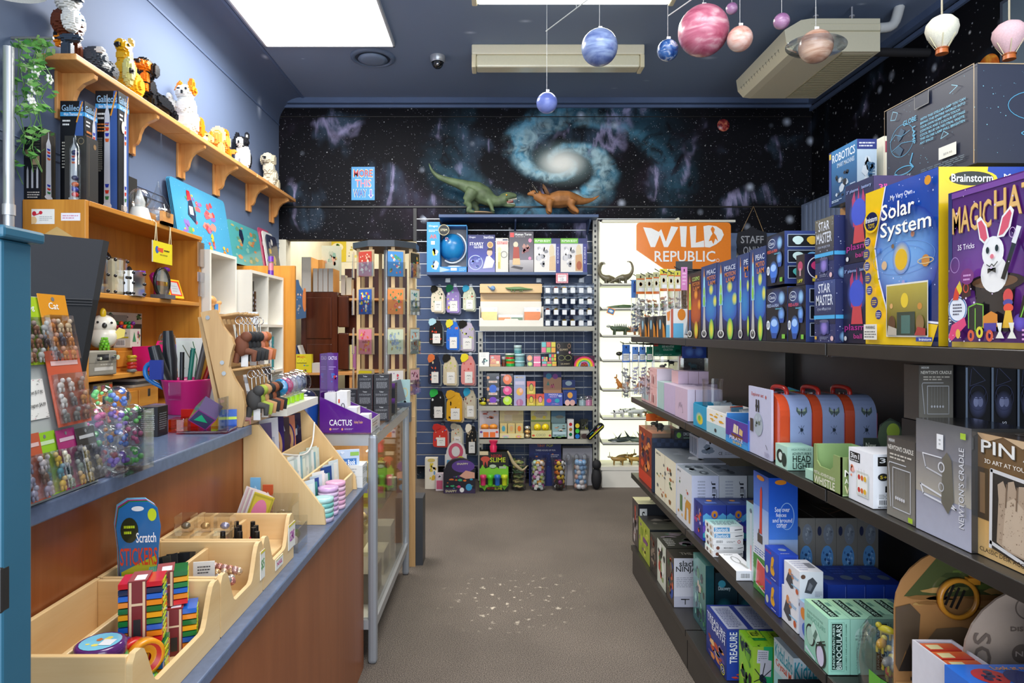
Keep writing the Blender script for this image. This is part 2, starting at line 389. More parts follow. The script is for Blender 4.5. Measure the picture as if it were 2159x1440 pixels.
cr=N('ShaderNodeValToRGB');cr.color_ramp.elements[0].color=C('332d29');cr.color_ramp.elements[1].color=C('887c71');cr.color_ramp.elements[0].position=.36;cr.color_ramp.elements[1].position=.66;L(n1,cr)
mr_=N('ShaderNodeMapRange');mr_.inputs[1].default_value=.3;mr_.inputs[2].default_value=.72;mr_.inputs[3].default_value=.82;mr_.inputs[4].default_value=1.15;L(n2,mr_)
mx=N('ShaderNodeMix',data_type='RGBA',blend_type='MULTIPLY');mx.inputs[0].default_value=1;L(cr,mx,0,6);L(mr_,mx,0,7)
n3=N('ShaderNodeTexNoise');n3.inputs['Scale'].default_value=26;n3.inputs['Detail'].default_value=4;L(tc,n3,3,0)
vd=N('ShaderNodeVectorMath',operation='DISTANCE');vd.inputs[1].default_value=(.09,3.0,0);L(tc,vd,3,0)
m1=N('ShaderNodeMapRange',interpolation_type='SMOOTHSTEP');m1.inputs[1].default_value=.1;m1.inputs[2].default_value=.45;m1.inputs[3].default_value=1;m1.inputs[4].default_value=0;nt.links.new(vd.outputs['Value'],m1.inputs[0])
m2=N('ShaderNodeMapRange');m2.inputs[1].default_value=.62;m2.inputs[2].default_value=.7;L(n3,m2)
mm=N('ShaderNodeMath',operation='MULTIPLY');L(m1,mm,0,0);L(m2,mm,0,1)
mx2=N('ShaderNodeMix',data_type='RGBA');L(mm,mx2,0,0);nt.links.new(mx.outputs[2],mx2.inputs[6]);mx2.inputs[7].default_value=C('c9bdab')
nt.links.new(mx2.outputs[2],b.inputs['Base Color']);b.inputs['Roughness'].default_value=.95
bp=N('ShaderNodeBump');bp.inputs['Strength'].default_value=.6;bp.inputs['Distance'].default_value=.004;L(n1,bp,0,2);nt.links.new(bp.outputs[0],b.inputs['Normal'])
def struct(name,mb,**k):return mb.build(name,kind='structure',**k)
YF=-1.2
struct('floor',MB('carpet').box(XL-.1,XR+.1,YF,8.0,-.1,0))
struct('ceiling',MB('ceiling_blue').box(XL-.1,XR+.1,YF,YB+.1,ZC,ZC+.1))
struct('wall_left',MB('wall_blue').box(XL-.1,XL,YF,YB,0,ZC))
struct('wall_right',MB('night_wall').box(XR,XR+.1,YF,YB,0,ZC))
OX0,OX1,OZ=xat(603,YB),xat(879,YB),zat(505,YB)
DX0,DX1,DZ=xat(1541,YB),xat(1700,YB),zat(497,YB)
w=MB('mural');w.box(XL,XR,YB,YB+.12,OZ,ZC,'fff');w.box(OX1,DX0,YB,YB+.12,0,OZ);w.box(DX1,XR,YB,YB+.12,0,OZ);w.box(XL,OX0,YB,YB+.12,0,OZ,mat='cream_wall')
struct('wall_back',w)
t=MB('frame_blue');t.box(XL,XR,YB-.05,YB,ZC-.045,ZC);t.box(XL,XR,YB-.02,YB,ZC-.075,ZC-.05);struct('trim_1',t)
t=MB('frame_blue');t.box(XR-.05,XR,YF,YB,ZC-.05,ZC);t.box(XR-.02,XR,YF,YB,ZC-.1,ZC-.07);struct('trim_2',t)
cv=MB('wall_blue');R0=.21;pts=[]
for i in range(9):
 a=PI/2*i/8;pts.append((XL+R0*(1-cos(a)),ZC-R0+R0*sin(a)))
vs=[(x,y,z)for x,z in pts for y in (YF,YB)]
cv.add(vs,[(2*i,2*i+1,2*i+3,2*i+2)for i in range(8)],'fff',smooth=True)
vs2=[(x,YB-.001,z)for x,z in pts]+[(XL,YB-.001,ZC)];cv.poly(vs2,'fff')
struct('trim_3',cv)
t=MB('frame_blue');t.box(XL,XL+.006,YF,YB,ZC-R0-.014,ZC-R0);t.box(XL+R0,XL+R0+.02,YF,YB,ZC-.006,ZC);struct('trim_4',t)
t=MB('frame_blue');t.box(XL,XL+.004,YF,YB,2.0,2.006);t.box(XL,XL+.004,YF,YB,1.965,1.971);struct('trim_5',t)
t=MB('black_metal');t.box(XL,XR,YB-.012,YB,zat(438,YB),zat(435,YB));t.box(XL,XR,YB-.006,YB,zat(247,YB),zat(245.5,YB));t.box(xat(872,YB),xat(879,YB),YB-.02,YB,OZ-.02,zat(440,YB));struct('trim_6',t)
sw=MB('navy_slat');SX0,SX1=xat(879,YB),xat(1258,YB);zs=[zat(463+23.6*k,YB)for k in range(24)]
zs=[z for z in zs if z>.05]
for a,b_ in zip(zs,zs[1:]):
 sw.box(SX0,SX1 if a<zs[0]-.01 else xat(1432,YB),YB-.018,YB,b_+.009,a-.001,mat='mural' if a>zat(520,YB)else 'navy_slat')
for z in zs:sw.box(SX0,SX1,YB-.016,YB-.004,z,z+.006,'d6d6d8','steel')
sw.box(xat(1258,YB),xat(1432,YB),YB-.02,YB,zs[0],zs[0]+.006,'d6d6d8','steel')
struct('wall_back_slat_panel',sw)
d=MB('frame_blue');d.box(DX0-.02,DX0+.04,YB-.02,YB+.13,0,DZ+.02);d.box(DX1-.04,DX1+.02,YB-.02,YB+.13,0,DZ+.02);d.box(DX0+.04,DX1-.04,YB-.02,YB+.13,zat(524,YB),DZ+.02);struct('trim_7',d)
d=MB('white_board');d.box(DX0+.04,DX1-.04,YB+.06,YB+.1,0,zat(524,YB));d.box(DX0+.16,DX1-.16,YB+.052,YB+.06,.2,.9);d.box(DX0+.16,DX1-.16,YB+.052,YB+.06,1.05,1.85);d.box(DX1-.16,DX1-.08,YB+.02,YB+.06,1.0,1.03,'aaa','steel')
struct('door_2',d)
d=MB('post_blue');d.box(-.70,-.463,.6,.64,0,1.338);d.box(-.70,-.455,.592,.648,1.338,1.35);d.box(-.482,-.4628,.6-.0012,.612,.985,1.03,'222','black_metal');struct('door_1',d,bevel=.003)
struct('wall_back_room_rear',MB('cream_wall').box(-3.0,.8,7.6,7.7,0,3.1));struct('wall_back_room_left',MB('cream_wall').box(-2.05,-1.95,YB+.12,7.6,0,3.1))
struct('wall_back_room_right',MB('cream_wall').box(.7,.8,YB+.12,7.6,0,3.1));struct('ceiling_back_room',MB('cream_wall').box(-3.0,.8,YB+.12,7.7,3.1,3.2))
# ---------------------------------------------------------------- black gondola shelving on the right and everything on it
ZT,ZM,ZL,ZB=1.2268,.9155,.5225,.1485;GX=.702;GB=1.10
def bay(y0,y1,label):
 r=thing('shelving_bay',label,'shelving','black metal shelving bays along the aisle',(GX,y0,0));L_=y1-y0;D=GB-GX
 b=MB('black_metal');b.box(D,D+.03,.003,L_-.003,0,ZT-.02);b.build('back_panel',r)
 b=MB('black_metal');b.box(.008,.02,.002,L_-.002,0,ZB-.026);b.build('kick_plate',r)
 for z in (ZB,ZL,ZM,ZT):
  b=MB('black_metal');b.box(0,.004,.002,L_-.002,z-.027,z-.0008,'fff');b.box(.004,D,.002,L_-.002,z-.006,z-.0015)
  b.box(.004,D,.002,.012,z-.03,z-.006);b.box(.004,D,L_-.012,L_-.002,z-.03,z-.006);b.build('shelf_tray',r,bevel=.0012)
 b=MB('black_metal');b.box(D-.03,D,-.006,.006,0,ZT-.03);b.build('upright',r)
 return r
bay(2.372,3.322,'black metal shelving bay at the far end, holding hanging animal packs')
bay(1.362,2.368,'black metal shelving bay between the far one and the near one')
bay(.35,1.358,'black metal shelving bay nearest the door, under the magic hat box')
def rb(pf,pn,pt,X):
 yn=yx(pn,X);return yn,yx(pf,X)-yn,H+(CY-pt)*yn/F
def rbox(name,label,cat,pf,pn,pt,w,Z,X,base,art=None,cols=None,group=None,mat='card',rz=0):
 y,d,zt=rb(pf,pn,pt,X)
 return carton(name,label,cat,X,y,Z,w,d-.002,zt-Z-.0005,base,art,cols,rz,group,mat)
SP=['2a3f8f','18306e','4f6fc8','7c3fa0','c5d4f5']
# --- top shelf: lava lamps
lava=['far end, orange and red print','second along from the orange one','third along from the orange one','fourth along from the orange one, narrow view','closest to the glow-in-the-dark boxes']
for i,(pf,pn,pt,t1,t2,t3)in enumerate(((1449.4,1477.7,570,'COSMO','MOTION','LAM'),(1478.5,1511.5,553,'PEAC','MOTIO','LAM'),(1512,1554,542,'PEACE','MOTION','LAMP'),(1554.5,1580,531,'PE','M','L'),(1581,1615,517,'PEAC','MOTIO','LAM'))):
 q=(7 if i==0 else 0);nar=i==3;u=.30 if nar else .22
 bgt,bgm,bgb=('1d1410','9c3a14','2a2a12')if i==0 else ('2a3a66','2a4fae','1b1430')
 A=[('g',0,.5,1,1,bgt,bgm),('g',0,.12,1,.5,bgm,bgb),('b',.62,.42,.42,.2,'2f86c4' if i else 'c25a18',bgm)]
 gl=[(.66,.66,.14,.075),(.9,.5,.13,.08),(.68,.13,.15,.14)]
 if nar:gl=[(.9,.62,.1,.07),(.92,.16,.09,.12)]
 for (a,b_,c,d)in gl:A+=[('b',a,b_,c,d,'f2e23a' if i else ('f0a02a' if b_>.3 else 'd6e03a'),('3fa85a' if b_<.5 else '2f8fa8')if i else 'b8541a')]
 A+=[('p',[u-.10,.08,u-.04,.5,u-.11,.5,u-.05,.86,u,.97,u+.05,.86,u+.11,.5,u+.04,.5,u+.10,.08],'b9b9b4' if i else '2f4a86'),('p',[u-.10,.44,u-.05,.84,u+.05,.84,u+.10,.44],'8fd0e6' if i else 'e8d83a'),('p',[u-.05,.86,u,.97,u+.05,.86],'c98a55'),('e',u,.65,.045,.06,'9fd23a'),('e',u,.52,.055,.07,'8bc832'),('e',u,.07,.17,.052,'e6e6e2'),('e',u,.07,.12,.036,'4a4a4a'),('p',[u-.03,.07,u,.2,u+.03,.07],'b9b9b4')]
 x0,x1=(.62,.97)if nar else (.42,.97)
 A+=[('t',t1,x0,.865,x1,.925,'cfd6e6' if i else 'b8d86a'),('t',t2,x0+.02,.79,x1,.845,'d9812f'),('t',t3,x0+.1,.72,x1-.02,.775,'d9812f')]
 rbox('lava_lamp_box','dark motion lamp box with rocket lamp print, '+lava[i],'box',pf,pn,pt,.11,ZT,.72,bgb,{'l':A},{'t':'20264a','f':'1a2248'},'motion lamp boxes on the top shelf')
 # --- glow bowls ("lumos") boxes
def lumo(label,pf,pn,pt,w,Z,X,pk,side=True,grp='glow lamp boxes on the top shelf'):
 A=[('b',.5,.8,.5,.2,'33477f','0d0f1c'),('o',.3,.83,.2,.09,.012,'d8e2f0'),('t','Clevis',.16,.795,.44,.86,'d8e2f0'),('b',.75,.8,.16,.13,'9fd6ff','22346a'),('t','FEED-A-FISH',.06,.64,.62,.70,pk),('b',.42,.28,.25,.2,'6fa8f0','14203f'),('e',.42,.27,.19,.16,'3f78d8'),('e',.42,.34,.15,.07,'a8d0ff'),('p',[.27,.15,.57,.15,.52,.05,.32,.05],'2a4f9c'),('b',.76,.5,.16,.14,'7fb6ff','14203f'),('p',[.66,.42,.9,.42,.86,.34,.7,.34],'2a4f9c'),('e',.14,.3,.09,.09,'e8eef6'),('x',.07,.25,.21,.35,4,'555'),('r',.8,.05,.94,.13,'7cc242'),('x',.5,.58,.85,.63,1,'5fb0c8')]
 B=[('r',.08,.7,.95,.93,'10141c'),('r',.08,.4,.95,.65,'10141c'),('r',.08,.1,.95,.35,'10141c')]
 for k in range(3):
  for j,cc in enumerate((('cfe6df','e0b53a'),('cfe6df','6aa8d8'),('58b8b0','c7d9e4'))[k]):B+=[('l',[.08,.7-.3*k,.08,.93-.3*k,.95,.93-.3*k,.95,.7-.3*k,.08,.7-.3*k],.012,'aebbd0'),('e',.34+.36*j,.83-.3*k,.14,.07,cc),('e',.34+.36*j,.77-.3*k,.08,.03,cc)]
 return rbox('glow_lamp_box',label,'box',pf,pn,pt,w,Z,X,'0d0f1c',{'l':A,'f':B if side else []},{'f':'2f3f78','t':'27366c','r':'27366c'},grp)
yA,dA,zA=rb(1615,1660,600,.72);zA-=.001
lumo('glow bowl lamp box under the taller glow box, next to the lava lamps',1615,1660,603,.09,ZT,.72,'b9c9ee')
lumo('glow bowl lamp box with pink lettering beside the star projector box',1660.5,1699,600,.11,ZT,.72,'e05a78')
lumo('taller glow lamp box stacked above two smaller glow boxes',1616,1654,486,.098,H+(CY-600)*yx(1660.5,.72)/F+.004,.722,'e8604a')
y,d,zt=rb(1678,1695.5,528,.72)
carton('mushroom_lamp_box','small dark box with pink mushroom print on a glow lamp box','box',.722,y+.002,H+(CY-600)*yx(1699,.72)/F+.001,.06,d,.072,'2a2023',{'l':[('e',.5,.62,.3,.16,'b8486a'),('r',.42,.3,.58,.55,'c9a0a8'),('t','LAMP',.2,.08,.8,.2,'c8c83a')],'f':[('o',.5,.55,.4,.36,.03,'e6e6f0'),('e',.5,.62,.25,.15,'d8407a'),('r',.3,.1,.75,.2,'d8c83a')]},{'f':'1d1a3a','t':'2a2a50'})
# --- star projector boxes
for i,(pf,pn,pt,pr)in enumerate(((1716,1761.5,590,1783),(1716.6,1757.5,452,1783))):
 y,d,zt=rb(pf,pn,pt,.72);z=ZT if i==0 else ZT+.137
 A=[('g',0,.3,1,1,'3f4f86' if i==0 else '6f6a58','1d2140'),('s',40,11+i,'cfd6ea',.007),('t','STAR',.2,.80,.78,.95,'dfe4ee'),('t','MASTER',.1,.60,.9,.77,'dfe4ee'),('t','STAR PROJECTOR',.16,.51,.82,.555,'aab4cc'),('r',0,.38,1,.44,'4aa8dc'),('r',.3,.14,.72,.34,'3a3f7a'),('b',.5,.24,.18,.12,'9a86d8','3a3f7a'),('e',.5,.345,.21,.025,'5a5a7a'),('x',.3,.05,.7,.1,2,'8a90a8'),('e',.88,.07,.07,.04,'e0b8b8'),('r',.06,.05,.16,.1,'d8a83a')]
 B=[('s',30,5+i,'c8d0ea',.007),('t','N',.4,.6,.75,.78,'eef'),('r',0,.38,1,.44,'4aa8dc'),('b',.3,.1,.2,.1,'9ad0ff','242c58')]
 carton('star_projector_box','navy star projector box '+('standing on the top shelf' if i==0 else 'stacked over the other star projector box'),'box',.72+.002*i,y+.002*i,z,.07,d-.003,.136,'2a3160',{'l':A,'f':B},group='star projector boxes')
 # --- plasma balls (behind the star boxes)
for i in range(2):
 z=ZT+.1655*i;A=[('g',0,0,1,1,'1a2350','14102a'),('b',.5,.62,.36,.24,'4f6fe0','1a1f48'),('p',[.3,.45,.25,.8,.35,.9,.42,.62,.5,.95,.55,.62,.65,.9,.72,.78,.68,.45],'b03a6a'),('e',.5,.62,.26,.17,'3f55c8'),('p',[.3,.24,.36,.46,.66,.46,.72,.24],'c8444a'),('t','plasma',.06,.14,.94,.24,'b02a8a'),('t','ball',.4,.06,.7,.12,'c03a8a'),('t','3" plasma',.06,.88,.5,.93,'9ab0e0'),('t','battery',.62,.88,.95,.93,'9ab0e0'),('e',.1,.06,.05,.03,'ddd')]
 B=[('t','3" plasma',.1,.8,.9,.9,'c03a9a'),('b',.5,.4,.3,.2,'4f5fd0','2a1a58')]
 carton('plasma_ball_box','dark plasma ball box with glowing hand print, '+('below its twin behind the solar system box' if i==0 else 'upper one of the plasma pair'),'box',.735+.004*i,1.252,z,.1,.1,.164,'17183a',{'l':A,'f':B},{'f':'2a1a58','t':'17204a'},group='plasma ball boxes')
 # --- my very own solar system
A=[('g',.0,.0,1,1,'1d4fb0','0d1c50'),('b',.55,.55,.5,.3,'7fb8f0','1a3a98'),('s',70,3,'cfe0ff',.004),('p',[0,0,.92,0,1,.12,.36,.16,.2,.42,.14,.62,.24,.86,.3,1,0,1],'f2c81e'),('l',[1,.13,.36,.17,.21,.42,.15,.62,.25,.86,.31,1],.012,'eef'),('o',.55,.53,.42,.10,.003,'6f9ad8'),('o',.55,.53,.3,.07,.003,'6f9ad8'),('b',.54,.53,.12,.10,'f6e27a','5a8ad0'),('e',.54,.52,.085,.065,'e6b820'),('e',.3,.50,.04,.028,'d9b48a'),('e',.86,.49,.05,.035,'c9863a'),('o',.86,.49,.1,.02,.006,'d9c08a'),('e',.7,.66,.025,.018,'c98a6a'),('e',.43,.61,.02,.014,'8a6a4a'),('e',.22,.6,.025,.018,'4a7ad0'),('e',.58,.38,.02,.014,'9a9ad0'),('r',.34,.05,.9,.375,'e6e6da'),('g',.35,.06,.89,.365,'b8a94a','16241c'),('e',.6,.27,.05,.045,'e6c83a'),('e',.8,.23,.03,.02,'c98a3a'),('e',.42,.24,.022,.016,'d9a86a'),('r',.5,.06,.74,.2,'1f3f3a'),('r',.56,.07,.68,.18,'3f6f6a'),('e',.43,.13,.05,.05,'5a4030'),('p',[.36,.06,.38,.12,.5,.1,.5,.06],'b8b0a0'),('e',.81,.13,.05,.05,'8a6a40'),('p',[.74,.06,.78,.11,.88,.1,.88,.06],'a83a3a'),('e',.13,.80,.12,.075,'f2c81e'),('e',.13,.80,.10,.06,'17204a'),('t','Brainstorm',.04,.795,.22,.83,'fff'),('t','TOYS',.08,.755,.18,.785,'f2c81e'),('t','My Very Own',.42,.885,.72,.925,'eef4ff'),('t','Solar',.30,.775,.76,.875,'1a2a6a'),('t','Solar',.29,.78,.75,.88,'fffef4'),('t','System',.29,.64,.97,.76,'1a2a6a'),('t','System',.28,.645,.96,.765,'fffef4'),('e',.92,.94,.04,.027,'e09a2a'),('r',.02,.03,.23,.13,'e6e2d6'),('x',.035,.04,.215,.09,3,'777'),('t','WARNING',.05,.1,.2,.12,'444'),('r',.78,.025,.98,.05,'1d3f9a'),('t','brainstorm',.82,.03,.97,.046,'fff')]
for k,(a,b_)in enumerate(((.09,.7),(.075,.62),(.09,.54),(.11,.46),(.14,.38),(.22,.3),(.29,.22))):A+=[('e',a,b_-.03,.055,.036,'22307a' if k%2 else 'e6b81e'),('e',a,b_-.03,.047,.03,'22307a'),('x',a-.035,b_-.05,a+.035,b_-.012,3,'e6c23a' if k%2 else 'ccd')]
B=[('g',.25,.0,1,1,'1f3f98','10205a'),('p',[.2,1,.32,1,.26,.6,.2,0,0,0,0,1],'f2c81e'),('e',.21,.935,.17,.05,'f2c81e'),('e',.21,.935,.145,.04,'2a2a20'),('t','Brainstorm',.08,.915,.35,.96,'fff'),('t','My Very Own',.42,.925,.8,.96,'eef'),('b',.6,.5,.3,.25,'7fb0ee','1a3480')]
rbox('solar_system_box','large yellow and blue solar system mobile box','box',1825,1979,351,.25,ZT,.72,'f2c81e',{'l':A,'f':B},{'t':'f2c81e'},mat='gloss')
# --- magic hat box
W_=[('r',0,0,.045,1,'2a2f6a'),('t','THAMES & KOSMOS',.008,.14,.035,.5,'fff',90),('o',.022,.06,.016,.03,.006,'fff'),('r',.045,0,1,.035,'b89a3a'),('r',.045,.955,1,.99,'7a4a9c'),('b',.4,.4,.4,.36,'7a3f9a','54246f'),('t','MAGIC',.06,.72,.47,.89,'9a6a2a'),('t','MAGIC',.055,.725,.465,.895,'e9b96a'),('t','HAT',.5,.76,.86,.93,'9a6a2a'),('t','HAT',.495,.765,.855,.935,'e9b96a'),('t','35 Tricks',.12,.615,.3,.65,'f0e2f0'),('p',[.3,.38,.32,.26,.36,.1,.64,.1,.68,.26,.7,.38],'1f1a1f'),('e',.5,.39,.28,.055,'2a2226'),('e',.5,.395,.22,.038,'6f5038'),('e',.5,.44,.13,.11,'f4f2ee'),('e',.49,.57,.105,.095,'f7f5f2'),('p',[.42,.62,.36,.66,.33,.78,.37,.8,.43,.74,.46,.65],'f7f5f2'),('p',[.41,.64,.37,.67,.345,.765,.38,.775,.42,.73,.44,.66],'e0566a'),('p',[.53,.65,.58,.77,.66,.82,.69,.79,.66,.7,.6,.65],'f7f5f2'),('p',[.55,.66,.59,.76,.655,.8,.67,.775,.64,.7,.59,.665],'e0566a'),('e',.445,.585,.016,.02,'111'),('e',.535,.59,.016,.02,'111'),('e',.49,.545,.018,.014,'e87a8a'),('l',[.44,.5,.47,.485,.49,.5,.51,.485,.545,.51],.006,'444'),('p',[.45,.445,.45,.475,.53,.445,.53,.475],'222'),('l',[.6,.41,.72,.64],.03,'1a1a1a'),('l',[.7,.61,.74,.685],.034,'eee'),('e',.14,.24,.105,.085,'e9eef6'),('o',.14,.24,.1,.08,.008,'3f6fb0'),('x',.09,.2,.19,.28,4,'556'),('p',[.09,.3,.12,.38,.17,.36,.15,.3],'d8402a'),('p',[.13,.38,.17,.42,.2,.36,.17,.33],'e8c83a'),('p',[.19,.3,.29,.32,.29,.42,.2,.42],'3a1a1f'),('o',.24,.37,.03,.03,.008,'d84a3a'),('p',[.27,.12,.34,.1,.42,.13,.42,.26,.35,.27,.27,.25],'14181a'),('l',[.27,.12,.27,.25,.35,.27,.42,.26,.42,.13,.34,.1,.34,.24],.008,'7cc242'),('p',[.42,.12,.5,.1,.56,.13,.56,.2,.5,.22,.42,.19],'d8862a'),('r',.43,.1,.55,.15,'4a3a9a'),('e',.66,.3,.045,.045,'d84a4a'),('e',.66,.265,.045,.02,'4a4a9a'),('e',.665,.235,.045,.025,'e8503a'),('p',[.61,.12,.64,.22,.69,.22,.72,.12],'e9b83a'),('b',.77,.15,.06,.05,'6a5ac8','4a2a8a'),('p',[.76,.18,.8,.3,.94,.3,.96,.16],'16181a'),('l',[.78,.18,.83,.28,.93,.28,.94,.17],.008,'7cc242'),('p',[.06,.06,.1,.04,.26,.14,.24,.19,.1,.14],'e0447a'),('e',.17,.085,.025,.03,'e9b84a'),('o',.31,.075,.035,.035,.018,'d85a3a'),('o',.4,.095,.035,.035,.018,'e0d23a'),('o',.5,.075,.035,.035,.018,'d85a3a'),('p',[.56,.06,.59,.1,.57,.15,.62,.15,.61,.1,.64,.06],'eeeedf'),('p',[.67,.06,.7,.1,.68,.15,.73,.15,.72,.1,.75,.06],'eeeedf'),('s',26,8,'e8d0f0',.005),('x',.8,.045,.97,.12,3,'d8a0d8'),('e',.28,.44,.07,.05,'7a2a7a'),('x',.24,.41,.33,.46,2,'d8a0d8'),('o',.72,.66,.03,.03,.004,'d8b0e0'),('o',.15,.52,.05,.05,.004,'b08ac8')]
y1=yx(2000,.71)
carton('magic_hat_box','big purple magic hat box with white rabbit in a top hat','box',.71,y1-.19,ZT,.06,.19,.24,'54246f',{'l':W_},{'t':'6f3f8f','f':'5a2a78'},mat='gloss')
# --- globe lamp carton high behind, on a stack
carton('dark_stock_carton','plain dark carton under the big globe lamp carton','carton',.86,1.25,ZT,.2,.19,.335,'22252e')
GA=[('s',46,4,'7fc0d8',.0035),('o',.2,.56,.15,.19,.006,'4f9cc0'),('l',[.33,.36,.3,.26,.34,.2],.02,'4f9cc0'),('o',.22,.2,.11,.05,.012,'4f9cc0'),('p',[.14,.62,.19,.71,.24,.66,.19,.58,.16,.56],'2a4a62'),('p',[.1,.47,.16,.52,.22,.45,.18,.38],'2a4a62'),('l',[.05,.6,.12,.66,.2,.61,.3,.64],.006,'4f9cc0'),('l',[.08,.48,.2,.53,.33,.5],.006,'4f9cc0'),('t','GLOBE',.22,.715,.38,.775,'5fb0d0'),('t','LAMP',.335,.46,.37,.66,'5fb0d0',-90)]
for k,s_ in enumerate(('WITH THIS STELLAR LAMP YOU CAN','BRING THE ENTIRE WORLD INTO','YOUR OWN HOME! WITH TOUCH','CONTROL AND 2 COLOUR SETTINGS','COOL BLUE OR NEUTRAL WHITE.','THIS GLOBE LAMP WILL BRIGHTEN','ANY SPACE!')):GA.append(('t',s_,.43,.685-.045*k,.43+(.47 if k not in (6,2)else (.42 if k==2 else .15)),.712-.045*k,'6fb8d4'))
GA+=[('r',.37,.84,.53,.99,'23283a'),('l',[.37,.99,.37,.84,.53,.84,.53,.99],.006,'8a8a86'),('r',.64,.16,.82,.29,'dcdcd4'),('t','$59.95',.69,.19,.78,.215,'999'),('t','GIFT REPUBLIC',.03,.05,.26,.07,'6a8a9a'),('r',.09,.1,.16,.18,'5fb0d0'),('t','CE',.28,.1,.33,.13,'aabac4'),('x',.45,.05,.9,.13,4,'5a6a78'),('t','15 CM WITHOUT STAND',.09,.285-.15,.3,.3-.15,'6a8a9a'),('l',[.08,.85,.14,.83,.17,.9,.11,.94,.08,.85],.006,'7fc0d8'),('l',[.78,.9,.84,.86,.76,.82],.006,'7fc0d8'),('l',[.67,.38,.75,.4,.7,.45,.67,.38],.006,'7fc0d8'),('r',0,0,.004,1,'a89070'),('r',.992,0,1,1,'b09a78'),('r',0,.992,1,1,'a89070')]
GB2=[('s',60,9,'7fc0d8',.0035),('o',.45,.58,.22,.15,.006,'4f9cc0'),('l',[.6,.42,.58,.35],.015,'4f9cc0'),('o',.5,.3,.17,.04,.01,'4f9cc0'),('t','GLOBE',.45,.72,.75,.76,'5fb0d0'),('r',0,.99,1,1,'a89070')]
carton('globe_lamp_carton','large dark carton printed with a blue globe lamp, on top of the stack','carton',.893,1.187,ZT+.337,.25,.262,.185,'23283a',{'l':GA,'f':GB2},{'t':'2a2d3a'},rz=.03)
carton('wooden_crate','small pine crate holding up the robotics box','crate',.99,1.64,ZT,.095,.2,.377,'a8703a',mat='pine_y')
RA=[('g',0,0,1,1,'2f7ab0','0f2f58'),('t','ROBOTICS',.12,.78,.94,.93,'e6eef6'),('t','SMART MACHINES',.3,.66,.92,.74,'c8d8e6'),('r',0,0,.09,1,'1d2f78'),('r',.01,.87,.08,.97,'d8b83a'),('q',.2,.1,.75,.6,16,6,['1a1f2a','3a4a5a','b8c4ce','6a7a86'],.2),('x',.78,.1,.97,.3,5,'bcd'),('x',.12,.05,.5,.1,2,'cde')]
carton('robotics_kit_box','blue robotics kit box on the pine crate by the dark wall','box',.955,1.692,ZT+.3785,.052,.14,.155,'2f7ab0',{'l':RA,'f':[('r',0,.83,1,1,'22307a'),('x',.1,.86,.9,.96,2,'dde'),('q',.1,.2,.9,.75,10,3,['2a3a4a','d0dae0','5a7a92'],.3),('t','ROBOTICS',.55,.05,.9,.6,'1d4f7a',90)]},{'f':'b9cbd8','t':'3a86b8'})
carton('coding_kit_box','white coding and robotics kit box beside the robotics kit','box',1.03,1.70,ZT+.3785,.1,.05,.165,'e9e2c9',{'f':[('t','CODING',.25,.78,.8,.88,'8a5a6a'),('t','& ROBOTICS',.25,.64,.98,.74,'6a4a5a'),('r',.04,.74,.2,.92,'9a3a4a'),('q',.05,.05,.6,.55,14,2,['d8b43a','8ab84a','c86a3a','e6d8a8','6a4a2a'],.3)]})
# --- middle shelf
carton('red_toy_box','tiny red box at the far tip of the middle shelf','box',.735,3.17,ZM,.03,.05,.025,'d8342a',{'f':[('r',.1,.6,.9,.9,'e8625a')]})
rbox('striped_gift_box','pink striped gift box with clear window, far end of the middle shelf','box',1352.5,1369,799,.07,ZM,.72,'d9aeb0',{'l':[('r',.1,.1,.9,.55,'a9b9ba'),('r',.2,.3,.8,.62,'9fa0a4')]+[('r',.05+.2*k,.68,.15+.2*k,.98,'e6cfcd')for k in range(5)]})
for i,(a,b_,z0,z1)in enumerate(((1369.5,1385,.9155,1.0),(1369.5,1385,1.001,1.085))):
 y,d,_=rb(a,b_,800,.72)
 carton('lipstick_box','pink box printed with little bottles, '+('lower' if i==0 else 'upper')+' of the pair on the middle shelf','box',.72,y,z0,.075,d,z1-z0,'dca9a6',{'l':[('x',.1,.78,.5,.9,1,'b87a7a')]+[('r',.12+.2*k,.15,.22+.2*k,.55+.1*(k%2),('e9dcd8','b06a6a','8a4a4a','e0c8c8')[k])for k in range(4)]},{'f':'e6d3e0','t':'e0b9b4'})
mint=rb(1385.5,1399.5,812,.722)
carton('pastel_music_box','mint green box in the row of pastel boxes','box',.722,mint[0],ZM,.09,mint[1]-.002,.117,'a9c6c2',cols={'t':'b9d0cc'},group='pastel boxes on the middle shelf')
y,d,_=rb(1400,1422.5,815,.72)
carton('pastel_music_box','lavender box between the mint box and the lilac box with script','box',.72,y,ZM,.09,d-.002,.118,'c4b0cf',cols={'t':'cfc0d4','f':'cdbdd6'},group='pastel boxes on the middle shelf')
y,d,_=rb(1423,1449.5,824,.718)
SC=[('l',[.3,.3,.36,.5,.4,.38,.46,.52,.5,.36,.56,.46,.62,.34,.64,.22,.6,.2],.02,'7a6a80')]
carton('pastel_music_box','lilac box with small dark script on its aisle side','box',.718,y,ZM,.028,d-.002,.119,'cbb2c8',{'l':SC},{'f':'dccfe2','t':'d4c2d4'},group='pastel boxes on the middle shelf')
carton('pastel_music_box','lilac box tucked behind the one with script','box',.7485,y,ZM,.1,d-.002,.118,'cbb2c8',cols={'f':'d8cbe0','t':'d4c2d4'},group='pastel boxes on the middle shelf')
for i in range(3):
 carton('pale_pink_box','pale pink box stacked above the pastel row, '+('beside the bottles print','in the middle of three','against the penguin bag')[i],'box',.757+.0425*i,2.655,ZM+.119,.041,.1,.052,'e3c9dc',cols={'t':'dfc0cc','l':'d9aeb0'},group='pale pink boxes in the upper row')
carton('pastel_stock_box','pastel box in the second row, under the pale pink boxes','box',.815,2.64,ZM,.1,.14,.1185,'cbb2c8')
